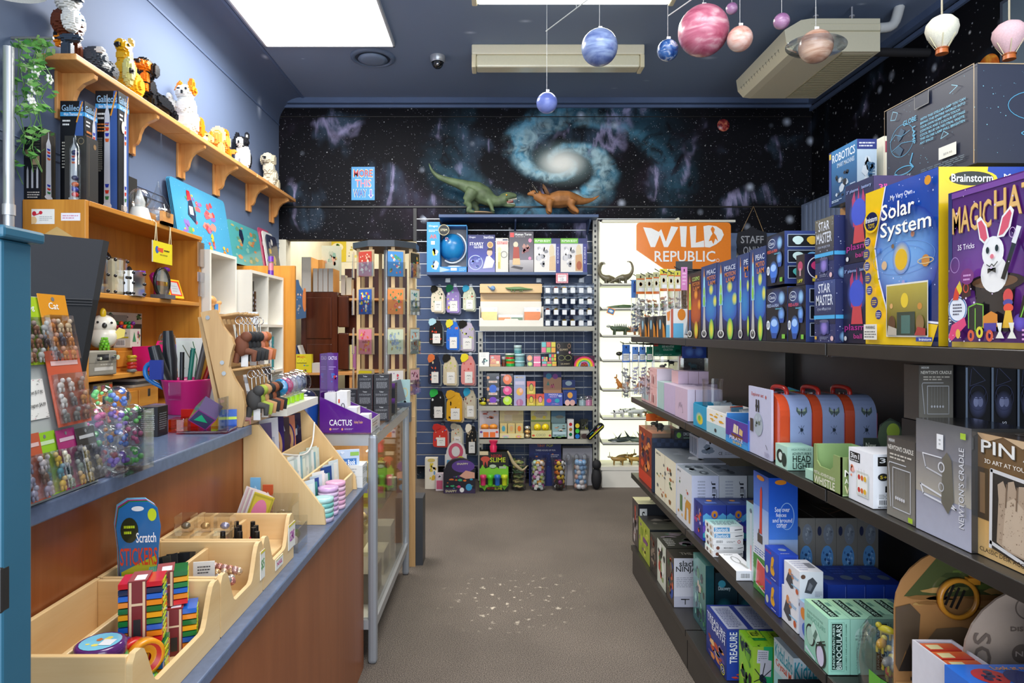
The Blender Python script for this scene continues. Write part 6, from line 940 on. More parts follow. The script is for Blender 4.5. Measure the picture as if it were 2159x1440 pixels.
for i,(t_,bot,cc)in enumerate(((836,None,'7a3ac0'),(810,836,'2a62d0'),(787,810,'26222a'))):gb('gel_cube_box','dark box with a '+('purple gel cube, lowest of three','blue gel cube, middle of three','closed front, topmost of three')[i],1026,1053,t_,2,'2f2a2c',GB_(cc),None,'gel cube boxes',bot=bot,d=.08)
for i,(t_,bot,cc)in enumerate(((834,None,'c0e82a'),(813,834,'e8408a'),(788,812,'e8702a'))):gb('glow_ball_box','black box with a big '+('lime','hot pink','orange')[i]+' ball in its window',1055.5,1082,t_,2,'16141a',[('e',.55,.5,.36,.44,cc),('e',.5,.58,.18,.2,mixc(cc,'fff',.25)),('r',.05,.85,.4,.95,'d8a8b8'),('e',.85,.12,.06,.06,'c8d84a')],None,'glow ball boxes',bot=bot,d=.08)
gb('marble_ball_pack','tall pastel pack with two marbled balls, one orange and one pink',1083.5,1108.5,791,2,'9aa0c4',[('g',0,0,1,1,'8a98b8','b0a8d0'),('t','SMOOSHO',.14,.9,.84,.96,'c8a84a'),('e',.5,.46,.3,.13,'e89a5a'),('e',.42,.44,.16,.1,'e8b83a'),('e',.6,.5,.14,.07,'f0b8a8'),('e',.5,.1,.3,.12,'b0709a'),('e',.42,.1,.08,.11,'c890b0'),('r',.1,.68,.9,.8,'c0b8d0')],d=.06)
for i,(a,c,t_,bot,cc)in enumerate(((1111,1129,831,None,'d8c83a'),(1130,1148,831,None,'e88aa0'),(1111,1129,804,831,'b8b03a'))):gb('egg_toy_box','red orange egg toy box, '+('lower left with gold egg','lower right with pink egg','upper one with gold egg')[i],a,c,t_,2,'d8482a',[('g',0,0,1,.6,'d8902a','c8c03a'),('e',.52,.55,.26,.3,'3a2a1a'),('e',.52,.52,.2,.25,cc),('r',.25,.1,.75,.22,'f0d86a')],None,'egg toy boxes',bot=bot,d=.05)
def disp(name,label,a,c,t_,tf,s,base,artb,artf,Y=YG+.02,d=.1):
 """counter display box: low front, tall printed header at the back"""
 x=xat(a,Y);w=xat(c,Y)-x-.001;Z=gz[s];h=zat(t_,Y)-Z;hf=zat(tf,Y)-Z
 b=MB();b.box(0,w,0,d,0,hf*.12,base);b.box(0,w,0,.003,0,hf,base);b.box(0,.003,.003,d,0,hf,base);b.box(w-.003,w,.003,d,0,hf,base);b.box(0,w,d-.003,d,0,h,base)
 b.art(((0,0,0),(w,0,0),(0,0,hf)),artf);b.art(((0,d-.003,0),(w,0,0),(0,0,h)),artb);return b.build(name,None,label,'display box',None,None,(x,Y,Z+.0005)),x,w,Z,hf
disp('bead_display','tall kraft display with blue mermaid bead header',1147.5,1186.5,785,829,2,'b88a68',[('r',0,.82,1,1,'2a2f7a'),('e',.3,.86,.16,.09,'2a8ab0'),('e',.66,.85,.15,.08,'8a3a9a'),('p',[.18,.58,.26,.72,.34,.58],'4a8a7a'),('l',[.4,.5,.45,.6,.5,.5,.55,.62,.6,.5],.02,'c8407a')],[('r',0,0,1,1,'4a5ab0'),('t','PADDLE',.25,.82,.75,.95,'e6d8f0'),('t','BEAD BOX',.3,.66,.7,.77,'d8b8e0'),('e',.26,.4,.13,.17,'d8408a'),('e',.7,.4,.13,.17,'2aa0b8'),('e',.86,.78,.1,.1,'a8b8e0'),('q',.1,.0,.9,.2,6,3,['c86ab0','7a8ad0','e8a8c0'],.2)])
disp('bead_display','small blue display with a white cloud header',1188,1216,803,824,2,'24408a',[('r',0,.68,1,1,'2a3f80'),('e',.5,.86,.26,.1,'b8d0d8'),('r',0,.6,1,.68,'a88a5a')],[('r',.08,.3,.46,.9,'1d3070'),('e',.3,.2,.2,.2,'e6b8b0'),('e',.68,.2,.2,.2,'d8a8a0'),('e',.5,.7,.2,.2,'e0a04a')])
for i in range(2):
 c=MB('clear');kk=(YG+.05)/F;c.lathe([(9*kk,0),(9*kk,18*kk),(6*kk,20*kk)],16,cap=False);c.cyl((0,0,0),8.6*kk,11*kk,('a8c0c8','d88ab0')[i],'plastic',16);c.top('slime_jar',('teal' if i==0 else 'pink')+' slime jar at the end of the second toy shelf','jar','slime jars',None,(xat((1228,1241)[i],YG+.05),YG+.05+.0*i,gz[2]))
_,x,w,Z,hf=disp('burger_display','white display of orange burger toys with red header',1010.5,1052,866,905,3,'d6cfd2',[('q',.05,.62,.95,.98,8,4,['b8442a','7a2a1a','c86a3a','e6c8b0'],.2)],[('r',.2,.15,.48,.7,'e8742a'),('r',.54,.15,.82,.7,'e8742a'),('e',.1,.7,.07,.12,'6a3a8a'),('e',.9,.7,.07,.12,'d84a3a')])
for i in range(2):b=MB('plastic');b.ell((0,0,.022),.034,.028,.022,'e8801f',n=14,m=8);b.ell((0,-.008,.046),.034,.026,.022,'f09a3a',n=14,m=8);b.top('burger_toy',('left' if i==0 else 'right')+' orange burger toy in the white display','toy','burger toys',None,(x+w*(.28+.44*i),YG+.07,Z+.045))
disp('squish_card_display','cream scallop topped display with small kraft boxes',1053.5,1105,868,914,3,'e2d49a',[('e',.5,.9,.32,.1,'d8bf94'),('r',.2,.58,.52,.82,'d8c8a8'),('r',.54,.6,.98,.84,'d0bc8a')],[('e',.25,.4,.14,.3,'d8b8c8'),('e',.25,.3,.09,.2,'a8c8a8'),('e',.78,.4,.12,.3,'e6b84a'),('e',.78,.4,.07,.18,'e0a0b0')])
for i,cc in enumerate(('4aa0b0','d8a86a','e8742a')):gb('squish_toy_box',('blue bird','rainbow','orange fox')[i]+' print box standing in the scallop topped display',1054.5+16.5*i,1069+16.8*i,893,3,'d8c07a',[('r',.2,.35,.8,.9,'c8b88a'),('e',.5,.6,.26,.22,cc)],None,'boxes in the scallop topped display',Y=YG+.03,d=.05,bot=920)
for i in range(3):b=MB('foil');kk=5.14/F;b.ell((0,0,4.4*kk),6.5*kk,5*kk,4.4*kk,('d8bf94','e0b070','c8c8c0')[i],n=10,m=8);b.top('snack_packet','small shiny packet between the two cream displays, '+('lowest','middle','top')[i]+' of three','packet','shiny packets',None,(xat(1112,5.14),5.14,gz[3]+8.6*kk*i))
_,x,w,Z,hf=disp('chick_display','yellow arch topped display of lemon yellow chick balls',1120.5,1163,867,908,3,'d8cf8a',[('e',.5,.84,.36,.14,'c0b49a'),('t','COCO',.26,.84,.74,.9,'7a7a6a'),('e',.15,.7,.12,.08,'e6d02a'),('e',.68,.72,.08,.06,'e6d02a'),('r',0,.55,1,.62,'8aa04a')],[('t','COCO',.24,.3,.7,.62,'8a8a6a'),('e',.1,.4,.07,.12,'d8502a'),('e',.92,.4,.06,.12,'c83a3a')])
for i in range(2):b=MB('plastic');b.ell((0,0,.03),.03,.026,.03,'edd21f',n=14,m=10);b.ell((-.006,-.025,.026),.006,.006,.004,'e08a2a',n=6,m=5);b.top('chick_ball',('left' if i==0 else 'right')+' yellow chick ball in the arch topped display','toy','chick balls',None,(x+w*(.32+.4*i),YG+.06,Z+.055))
disp('animal_finger_display','green and white display of farm animal toys with a blue header',1164.5,1195,866,894,3,'8aa8a8',[('r',0,.74,1,1,'4a7a98'),('e',.6,.72,.3,.06,'8a8a7a')],[('q',.05,.45,.95,.95,8,4,['b88a6a','6a5a4a','e0c8b0','3a3a34'],.2),('q',.05,.0,.95,.3,8,6,['4a7a3a','6a9a4a','3a5a6a'],.2),('r',.05,.3,.95,.46,'b8d0d8')])
gb('traffic_light_box','white traffic light box with red, amber and green discs',1196.5,1210,884,3,'d6d4d2',[('e',.5,.74,.26,.09,'b8242a'),('e',.5,.48,.26,.09,'a8742a'),('e',.5,.22,.26,.09,'0f6a3a')],d=.06)
gb('disc_toy_box','dark box with yellow, green and blue discs',1212,1223,888,3,'1f2420',[('e',.5,.74,.42,.13,'e0c83a'),('e',.5,.44,.4,.13,'4ac84a'),('e',.5,.14,.44,.13,'2a78c8')],d=.06)
gb('safari_pack_box','dark safari box behind the koala box',1224,1240,884,3,'4a4a40',[('q',.05,.05,.95,.95,14,4,['6a6a58','3a3a34','8a7a68','c8c83a'],.25)],Y=YG+.12,d=.05)
gb('koala_box','small grey koala box in front of the dark safari box',1223.5,1242,907,3,'7a766c',[('e',.5,.3,.4,.3,'4a3a3a'),('r',.0,.6,1,.95,'b8b4a8')],d=.06)
b=MB('gloss');b.prism(rr(.17,.05,.024),((-.085,0,0),(1,0,0),(0,0,1)),.03,'14141a');b.art(((-.085,-.03,0),(.17,0,0),(0,0,.05)),[('l',[.08,.3,.92,.3],.16,'d8cf2a'),('q',.1,.4,.9,.9,7,4,['2a9ab0','e0d83a','c83a3a','e6e6e6'],.2)]);b.top('toy_shoe_case','black yellow striped toy case tilted at the end of the lowest shelf','toy',loc=(xat(1258,YG),YG-.015,gz[3]+.05),rot=(0,-.75,0))
# --- socks on the slat wall
def sock(a,c,t_,bt,c1,toe,cols,lb,seed):
 Y=5.36-.046*(seed%2)
 k=Y/F;w=(c-a)*k;h=(bt-t_)*k;r=thing('sock_pair',lb,'socks','sock pairs hanging on the slat wall',at(a,bt,Y))
 pl=[(.12,.02),(.88,.0),(.97,.06),(.95,.7),(.8,.9),(.55,.93),(.45,.86),(.2,.82),(.06,.6),(.04,.1)]
 b=MB('cloth');b.prism([(u*w,v*h)for u,v in pl],((0,.0,0),(1,0,0),(0,0,1)),.022,c1);b.art(((0,-.022,0),(w,0,0),(0,0,h)),[('q',.1,.06,.92,.8,15,seed,cols,.1)]);b.build('sock',r)
 b=MB('cloth');b.prism([(u*w,v*h)for u,v in ((0,.84),(.1,.72),(.3,.74),(.55,.84),(.52,.95),(.3,1),(.08,.97))],((0,-.003,0),(1,0,0),(0,0,1)),.024,toe);b.build('toe',r)
 b=MB('cloth');b.prism([((u*.96+.14)*w,(v*.94-.05)*h)for u,v in pl[:5]+[(.5,.8),(.1,.6)]],((0,.016,0),(1,0,0),(0,0,1)),.014,mixc(c1,'a9b4b8',.5));b.build('second_sock',r)
 b=MB();b.box(w*.3,w*.82,-.026,-.023,h*.06,h*.42,'e6e3dc');b.art(((w*.3,-.026,h*.06),(w*.52,0,0),(0,0,h*.36)),[('l',[.25,.6,.4,.68,.5,.6,.62,.68,.78,.6],.04,'777'),('x',.35,.35,.65,.45,1,'999')]);b.build('paper_band',r)
 b=MB('clear');b.box(w*.55,w*.75,-.002,YB-.02-Y,h*.9,h*1.04);b.build('hanger',r)
for q in ((908,937,602,659,'ddd2bb','14140f',['4a7a4a','ddd2bb','1f1f1c'],'cream socks with a green crocodile and black toe'),(940,970,600,660,'a08ac8','2a8a5a',['f0f0e0','e8c83a','9cd0cc'],'lilac socks with a white daisy and green toe'),(975,1002,601,655,'c8ccb4','3aa0c8',['3a4a3a','5a6a4a','c84a3a','e6e6d0'],'pale patterned socks with a sky blue toe, top row'),(904,934,671,727,'1b1716','a9d0dc',['d8482a','e8603a','2a1a1a'],'black socks with red orange print and pale blue toe'),(940,969,673,738,'2a6ac8','d8cc3a',['2f70d0','2a62c0','e07a3a'],'royal blue and yellow socks with an orange flap'),(966,1001,675,740,'b9aec0','17150f',['a8b83a','5a4a1f','c8d04a','2a2620'],'mauve socks with lime jar print and black toe'),(902,930,746,811,'1f2338','d8703a',['e0745a','d8603a','e6d8b0'],'navy socks with salmon flame pattern'),(933,965,746,812,'cfc0a0','1a1814',['c8b894','d8ccb0','b8c83a'],'plain cream socks with black heel in the third row'),(971,1002,745,811,'d88a86','e6d02a',['e09a94','c84a40','d88a86'],'pink socks with a yellow toe'),(906,939,819,884,'141417','2fae4a',['d8d8da','8a8a90','e6e6ea','141417'],'black socks with grey planet print and green heel'),(940,976,822,888,'d8a01f','d09a1f',['3a2a14','c88f1a','e0ac2a','2a2014'],'mustard yellow giraffe socks with little legs'),(977,1004,817,882,'c8bda4','2a9ac0',['8a3a34','4a4a4a','b0a488'],'cream number print socks with blue and red toe'),(912,945,893,942,'c8342a','c02a24',['e6dcc0','3a4a9a','d8402f'],'red, cream and blue striped socks near the floor'),(950,976,891,940,'cfc6ae','b8b09a',['2a3a8a','2a8a3a','d8a02a','e06a2a'],'cream socks with four coloured dots'),(981,1006,893,958,'1c1a1a','e6dcc8',['c0a888','a89070','d8c8a8'],'black and tan socks nearest the toy shelving, bottom row')):
 nsk=globals().get('nsk',0)+1;sock(*q,nsk)
 # --- on the floor under the toy shelves
YFl=5.02
def fl(px):return xat(px,YFl)
_,x,w,Z,hf=disp('slime_display','black and lime green dripping slime display box on the floor',1011,1072,962,1002,0,'15160f',[],[],Y=YFl,d=.08)if False else (0,fl(1011),fl(1072)-fl(1011),0,0)
r=thing('slime_display','black and lime green dripping slime display box on the floor','display box',None,(x,YFl+.02,0));h_=zat(952,YFl)
b=MB();b.box(0,w,.0,.1,0,h_*.98,'15160f');b.box(0,w,-.02,0,0,h_*.17,'15160f')
b.art(((0,0,0),(w,0,0),(0,0,h_)),[('r',0,.1,1,.56,'7ac22a'),('p',[0,.5,.1,.66,.2,.56,.35,.6,.45,.52,.6,.6,.7,.54,.85,.66,1,.6,1,.45,0,.45],'7ac22a'),('r',.1,.16,.9,.32,'0f100a'),('t','NEON',.4,.84,.76,.92,'b82a2a'),('t','SLIME',.36,.72,.9,.84,'c8d82a'),('e',.2,.8,.16,.07,'c8503a'),('p',[.1,.8,.14,.58,.2,.76,.27,.6,.3,.8],'c8503a'),('e',.46,.62,.12,.045,'b8c8a8'),('r',.68,.56,.92,.62,'a9b89a'),('r',0,.9,.3,.995,'d8c8a0')])
b.art(((0,-.02,0),(w,0,0),(0,0,h_*.17)),[('p',[0,1,0,.6,.1,.5,.18,.1,.24,.6,.5,.7,.8,.6,.86,.2,.95,.7,1,1],'7ac22a'),('t','NEON',.26,.3,.5,.65,'a82a1f'),('t','SLIME',.52,.25,.78,.6,'c8d82a')]);b.build('display_body',r)
for i,cc in enumerate(('d83a6a','5ac82a','2a6ac0','c8d82a')):b=MB('plastic');b.lathe([(.02,0),(.022,.05),(.026,.055),(.026,.075),(.02,.08)],14,cc);b.top('slime_pot',('pink','green','blue','yellow')[i]+' dripping slime pot in the black display','pot','slime pots',None,(x+w*(.13+.245*i),YFl-.012,h_*.17))
b=MB('plastic');b.lathe([(.026,0),(.03,.045),(.022,.055),(.033,.08),(.034,.09)],16,'e02a5a');b.top('pink_slime_pot','bright pink slime tub standing on the dripping display','tub',loc=(x+w*.48,YFl+.022,h_*.981))
def bin_(label,px,cols,kind,seed,tt=966):
 k=YFl/F;r=thing('clear_bin',label,'bin','clear plastic bins on the floor',(fl(px),YFl+.06,0));rad=18.6*k;h=zat(tt,YFl)
 b=MB('clear');b.lathe([(rad*.82,.002),(rad*1.06,h),(rad*1.1,h+.002)],28,cap=False);b.cyl((0,0,0),rad*.82,.004,n=24);b.build('bin_body',r);R=rng(seed);n=0
 grid=[(l,q)for l in range(6)for q in range(7 if kind!='snake' else 4)]
 for l,q in grid:
  a=2*PI*q/(6 if kind!='snake' else 4)+l*.7;rr_=rad*.45*(.0 if q==6 else 1);z=.03+l*.037;m=MB('plastic' if kind!='bag' else 'gloss');cc=R.choice(cols)
  if kind=='ball':m.ell((0,0,0),.021,col=cc,n=12,m=8);nm='small_ball'
  elif kind=='snake':m.tube([(-.034,0,0),(-.014,.008,.004),(.008,-.007,0),(.032,.004,.004)],[.004,.01,.009,.003],cc,n=8,sub=3);nm='rubber_snake'
  elif kind=='mask':m.ell((0,0,0),.022,.012,.018,cc,n=8,m=6);m.ell((.012,-.006,.012),.008,col='1a1512',n=6,m=5);nm='wooden_charm'
  else:m.ell((0,0,0),.021,.018,.017,cc,n=10,m=7);m.box(-.012,.012,-.02,-.018,-.02,.0,'e8e8e6');nm='squishy_toy'
  m.build(nm,None,{'ball':'small ball in the clear bin at the end of the row','snake':'rubber snake in the clear bin beside the slime display','mask':'bright wooden charm in the third clear bin','bag':'pastel squishy toy in the second clear bin'}[kind],'toy',{'ball':'balls in the clear bin','snake':'rubber snakes in the clear bin','mask':'wooden charms in the clear bin','bag':'squishy toys in the clear bin'}[kind],None,(r.location.x+rr_*cos(a),r.location.y+rr_*sin(a),z),rz=a+PI/2)
bin_('clear bin of green rubber snakes beside the slime display',1094,['7a8a4a','5a7a4a','b8a86a','3f6a4a','9a8a5a'],'snake',2);bin_('clear bin of pastel squishy toys',1136,['e0a040','d86ab0','e8d8d0','c8d870','b8d8d0','e6c8d8'],'bag',3);bin_('clear bin of orange and red wooden charms',1181,['e07a1f','c83a2a','e0b83a','2a2622','7a2a6a','e6e6e6'],'mask',4);bin_('clear bin of white and blue balls at the end of the row',1226,['e6e6ea','8ab0d8','5a8ac0','d8d0d0','e0b0a0'],'ball',5)
b=MB('plastic');b.tube([at(1070,951,YFl-.03),at(1075,960,YFl-.035),at(1082,975,YFl-.03),at(1092,985,YFl-.03),at(1102,991,YFl-.02),at(1112,982,YFl+.02)],[.006,.01,.014,.013,.01,.003],'b8a882',n=8,sub=4);b.top('rubber_snake','long pale rubber snake hanging over the rim of the first clear bin','toy')
carton('party_pack_board','dark blue bubble party pack board leaning behind the clear bins','board',fl(1118),5.2,0,.26,.012,zat(936,5.2),'1d2a6a',{'f':[('t','TINY',.25,.93,.5,.99,'e0782a'),('t','POP',.55,.93,.75,.99,'c8c83a'),('t','THREE HOURS OF FUN',.2,.83,.82,.87,'e6e6f0'),('q',.05,.4,.95,.8,12,5,['2a4a9a','d8803a','3a5ab0','2a8aa0'],.07),('x',.68,.68,.95,.76,2,'dde')]})
carton('egg_carton_box','white box of big plastic eggs behind the last clear bin','box',fl(1192),5.22,0,.24,.12,zat(945,5.22),'b9b6bc',{'f':[('e',.2+.28*i,.7,.11,.16,'9a989c')for i in range(3)]+[('e',.18+.28*i,.75,.05,.08,'d8d8dc')for i in range(3)]})
b=MB('matte');b.ell((0,0,.09),.042,.042,.09,'17161a');b.ell((0,-.01,.2),.036,.036,.04,'1a191d');b.top('dark_toy','dark rounded toy in shadow between the bins and the white display','toy',loc=(.80,5.08,0))
def arcd(name,label,a,c,t_,base,art,Y):
 w=xat(c,Y)-xat(a,Y);h=zat(t_,Y);b=MB();b.prism([(0,0),(w,0),(w,h*.7)]+[(w/2+w/2*cos(PI*i/10)*.9,h*.7+h*.3*sin(PI*i/10))for i in range(11)]+[(0,h*.7)],((0,.05,0),(1,0,0),(0,0,1)),.05,base);b.art(((0,0,0),(w,0,0),(0,0,h)),art);return b.build(name,None,label,'display box',loc=(xat(a,Y),Y,0))
arcd('stretch_worm_display','white arch topped display with a big pink gummy loop, behind the purple one',938,984,930,'d8d4d0',[('o',.5,.78,.34,.18,.07,'c8506a'),('p',[.1,.6,.3,.6,.25,.45,.08,.5],'4a9ac8'),('e',.72,.62,.16,.06,'d8d03a'),('t','1000',.8,.2,.95,.45,'6a3a30',90)],5.12)
arcd('snap_toy_display','black and purple arch topped display of snapping toys standing on the carpet',935,1002,967,'1c1724',[('e',.62,.78,.36,.18,'5a3a8a'),('t','SNAPPY',.42,.82,.78,.88,'d8d0a8'),('q',.05,.1,.95,.6,20,4,['d8702a','3aa06a','c83a7a','d8c83a','2a9ac0','4a2a6a'],.12),('p',[.5,.5,.7,.66,.98,.6,.98,.44,.7,.42],'d8a088'),('r',0,.0,1,.14,'3a2a4a'),('t','SNAPPY',.06,.03,.42,.1,'d8d0a8'),('e',.58,.1,.07,.07,'e6e6e6'),('e',.8,.18,.1,.1,'3a9ac8')],YFl-.06)
carton('bubble_kit_box','white and yellow kit box standing by the spinner foot','box',xat(896,5.1),5.1,0,.1,.06,zat(966,5.1),'e6e0d0',{'f':[('q',.05,.2,.95,.9,12,3,['d8b03a','8a5aa0','f0e6c8','e0c83a','6a9ac8'],.22),('e',.5,.93,.3,.06,'d8c06a')]})
carton('pink_kit_box','small pink and white box between the yellow kit and the purple display','box',xat(919,5.05),5.04,0,.06,.05,zat(998,5.05),'d8c8d0',{'f':[('r',.1,.1,.9,.6,'c85a7a'),('q',.1,.6,.9,.95,5,3,['8a4aa0','e6e6e6'],.3)]})
# --- white lit animal display
YD=5.15;dx0,dx1=xat(1268,YD),xat(1432,YD)
r=thing('animal_display','white back lit display unit of plastic animals on eight ledges','display unit')
b=MB('lit_sign_white');b.box(dx0+.02,dx1-.02,5.40,5.41,.17,zat(468,5.4));b.build('lit_back',r)
b=MB('painted_metal');b.box(dx0,dx0+.012,5.30,5.42,.02,zat(468,5.35),'d8d6c8');b.box(dx1-.012,dx1,YD,5.42,.02,zat(468,5.35),'d8d6c8');b.build('side_panel',r)
lz=[zat(y,YD)for y in (597,649,706,758,820,880,933,984)]
for z in lz[:-1]:
 b=MB('painted_metal');b.box(dx0+.012,dx1-.012,YD,5.4,z-.02,z-.014,'d9d7cc');b.box(dx0+.012,dx1-.012,YD,YD+.006,z-.022,z,'d9d7cc');b.prism([(0,0),(.24,.0),(.24,.05)],((dx0+.012,YD,z-.014),(0,1,0),(0,0,1)),.003,'9f9d94');b.build('ledge',r)
b=MB('white_board');b.box(dx0+.005,dx1-.005,YD,5.42,0,lz[7]-.03);b.box(dx0-.005,dx1+.005,YD-.004,5.42,lz[7]-.028,lz[7]);b.build('plinth',r)
def critter(c,kind,cc,s,rz,label,group,seed):
 """small plastic animal; s = body length"""
 R=rng(seed);b=MB('plastic');c2=mixc(cc,'000',.25);c3=mixc(cc,'fff',.4)
 if kind=='brachio':
  b.tube([(-.62*s,0,.12*s),(-.4*s,0,.2*s),(-.2*s,0,.3*s),(0,0,.33*s),(.2*s,0,.36*s),(.38*s,0,.5*s),(.46*s,0,.75*s),(.4*s,0,.98*s),(.3*s,0,1.06*s)],[.01*s,.04*s,.1*s,.16*s,.14*s,.085*s,.055*s,.045*s,.03*s],cc,n=10,sub=4);b.ell((.25*s,0,1.06*s),.06*s,.035*s,.035*s,c3,n=8,m=6)
  for x in (-.14,.14):
   for y in (-.08,.08):b.tube([(x*s,y*s,.3*s),(x*s,y*s,0)],[.06*s,.045*s],c2,n=8)
 elif kind=='fish':
  b.tube([(-.5*s,0,.14*s),(-.3*s,0,.1*s),(0,0,.1*s),(.3*s,0,.1*s),(.5*s,0,.1*s)],[.015*s,.05*s,.095*s,.08*s,.02*s],cc,n=8,sub=3);b.prism([(0,0),(-.12*s,.3*s),(.12*s,.02*s)],((.0,.006,.16*s),(1,0,0),(0,0,1)),.008,c2);b.prism([(0,0),(-.2*s,.26*s),(-.04*s,.02*s),(-.18*s,-.12*s)],((-.44*s,.004,.14*s),(1,0,0),(0,0,1)),.008,c2);b.ell((.2*s,0,.06*s),.2*s,.09*s,.06*s,c3,n=8,m=6)
 elif kind=='bird':
  b.ell((0,0,.42*s),.2*s,.12*s,.13*s,cc,n=10,m=7);b.tube([(.16*s,0,.46*s),(.24*s,0,.7*s),(.2*s,0,.95*s)],.03*s,c2,n=6,sub=3);b.ell((.24*s,0,.98*s),.07*s,.04*s,.04*s,c3,n=8,m=5)
  for y in (-.04,.04):b.tube([(0,y*s,.35*s),(.02*s,y*s,0)],.02*s,c2,n=5)
 elif kind=='roo':
  b.tube([(-.5*s,0,.05*s),(-.25*s,0,.12*s),(-.05*s,0,.28*s),(.08*s,0,.5*s),(.16*s,0,.68*s)],[.015*s,.06*s,.17*s,.1*s,.06*s],cc,n=8,sub=3);b.ell((.22*s,0,.74*s),.1*s,.06*s,.06*s,cc,n=8,m=6)
  for y in (-.04,.04):b.lathe([(.03*s,0),(.003,.16*s)],5,c2,c=(.15*s,y*s,.78*s));b.tube([(.0,y*2*s,.2*s),(.12*s,y*2*s,.02*s)],.05*s,c2,n=6);b.tube([(.1*s,y*s,.5*s),(.22*s,y*s,.4*s)],.025*s,c2,n=5)
 else:
  lo=kind=='lizard';z=(.12 if lo else .34)*s;rr_=(.09 if lo else .14)*s
  b.tube([(-.75*s if lo else -.55*s,0,z*.9),(-.35*s,0,z),(0,0,z*1.05),(.3*s,0,z*1.05),(.45*s,0,z*(1.1 if lo else 1.35))],[.01*s,rr_*.7,rr_,rr_*.85,rr_*.5],cc,n=8,sub=3);b.ell((.56*s,0,z*(1.05 if lo else 1.4)),(.16 if lo else .12)*s,.065*s,.065*s,c3 if R.random()>.5 else cc,n=8,m=6)
  for x in (-.26,.26):
   for y in (-.09,.09):b.tube([(x*s,y*s,z),((x+.03)*s,y*1.3*s,0)],[.055*s,.035*s],c2,n=6)
  if kind=='horn':
   for y in (-.04,.04):b.lathe([(.025*s,0),(.002,.26*s)],5,'d8d0b8',c=(.54*s,y*s,z*1.5))
  if kind=='spine':
   for i in range(6):b.prism([(-.06*s,0),(0,.16*s),(.06*s,0)],(((-.3+.11*i)*s,.004,z+rr_*.8),(1,0,0),(0,0,1)),.008,c3)
  if kind=='panda':
   for x in (-.3,.0,.3):b.ell((x*s,0,z+.05*s),.06*s,.15*s,.1*s,'1a1a1c',n=6,m=5)
 return b.top('toy_animal',label,'toy animal',group,None,c,rz=rz)
for i in range(3):critter((xat(1284,5.25)+.014*i,5.255+.056*i,lz[0]-.012),'brachio','6d6650',.18,PI,('nearest','middle','furthest')[i]+' of three long necked dinosaurs leaning left on the top ledge','long necked dinosaurs',3)
critter((xat(1312,5.2),5.191,lz[0]-.012),'brachio','6a6450',.18,0,'long necked dinosaur facing right on the top ledge, its neck bent back','long necked dinosaurs',3)
ROW=[(1,'lizard',[('3f5a34',.15),('4a6a3a',.13),('5f7f48',.2)],'green reptile','second'),(2,'spine',[('4a5a44',.14),('b8662a',.12),('a8825a',.13),('c8a06a',.12),('8a9a9a',.1)],'spiny dinosaur','third'),(3,'bird',[('2a2622',.11),('1f1d1c',.12),('3a302a',.11),('4a4a44',.1),('d8d4cc',.09),('8a8a84',.09)],'long legged bird','fourth'),(4,'roo',[('b8702a',.11),('c07a34',.1),('a8622a',.1),('c8843a',.1),('b06a2a',.11),('a8662c',.1)],'orange kangaroo','fifth'),(5,'panda',[('e6e6e6',.11),('d0d8d4',.11),('c8ccc8',.12),('8a6a3a',.1),('6a7a4a',.1),('4f6a40',.11),('9aa88a',.1)],'animal','sixth'),(6,'fish',[('2a3634',.15),('34423c',.16),('56665a',.17),('7a8a7a',.16),('2f3a38',.14),('4a5a50',.14)],'sea animal','seventh'),(7,'horn',[('a8823a',.11),('8a6a2f',.12),('b8903f',.11),('8a928e',.11),('7a8480',.11),('9aa29c',.12),('6a746e',.11)],'horned animal','lowest')]
ORD=('first','second','third','fourth','fifth','sixth','seventh')
for l,kd,its,nm,od in ROW:
 R=rng(l*3)
 for i,(cc,s)in enumerate(its):
  kk=kd if not (kd=='panda' and i>1)else ('quad' if i<5 else 'lizard')
  x=dx0+.12+(.54-.04)*(i+.4)/len(its);critter((x,5.205+.09*(i%2),lz[l]-(.0105 if l<7 else -.004)),kk,cc,s*1.2,R.uniform(-.16,.16)+(PI if R.random()>.55 else 0),ORD[i]+' plastic '+nm+' from the slotted post, '+od+' ledge of the lit display','plastic animals on the '+od+' ledge',l*10+i)
b=MB();b.push(RO(.35,4,'Y'));b.box(-.03,.03,-.002,0,-.025,.025,'e0862a');b.art(((-.03,-.002,-.025),(.06,0,0),(0,0,.05)),[('r',.1,.15,.9,.85,'2a7ab8'),('e',.5,.5,.28,.2,'d8e2e6')]);b.pop();b.top('swing_tag','orange and blue tag hanging from the second ledge of the lit display','tag',loc=at(1288,656,YD-.004))
YW=5.02;k=YW/F;w_,h_=199*k,98*k
r=thing('brand_sign','big orange sign with white WILD lettering over the lit display','sign',None,at(1342,567,YW))
b=MB('gloss');rd=7*k;ol=[(58*k,0),(w_-8*k,0),(w_,8*k),(w_,h_-rd),(w_-rd*.3,h_-rd*.3),(w_-rd,h_),(rd,h_),(rd*.3,h_-rd*.3),(0,h_-rd),(0,40*k)]
b.prism(ol,((0,.012,0),(1,0,0),(0,0,1)),.012,'e8822a');b.build('sign_board',r)
b=MB('gloss');P=lambda *q:('p',[x/(199. if i%2==0 else 98.)for i,x in enumerate(q)],'f0efee')
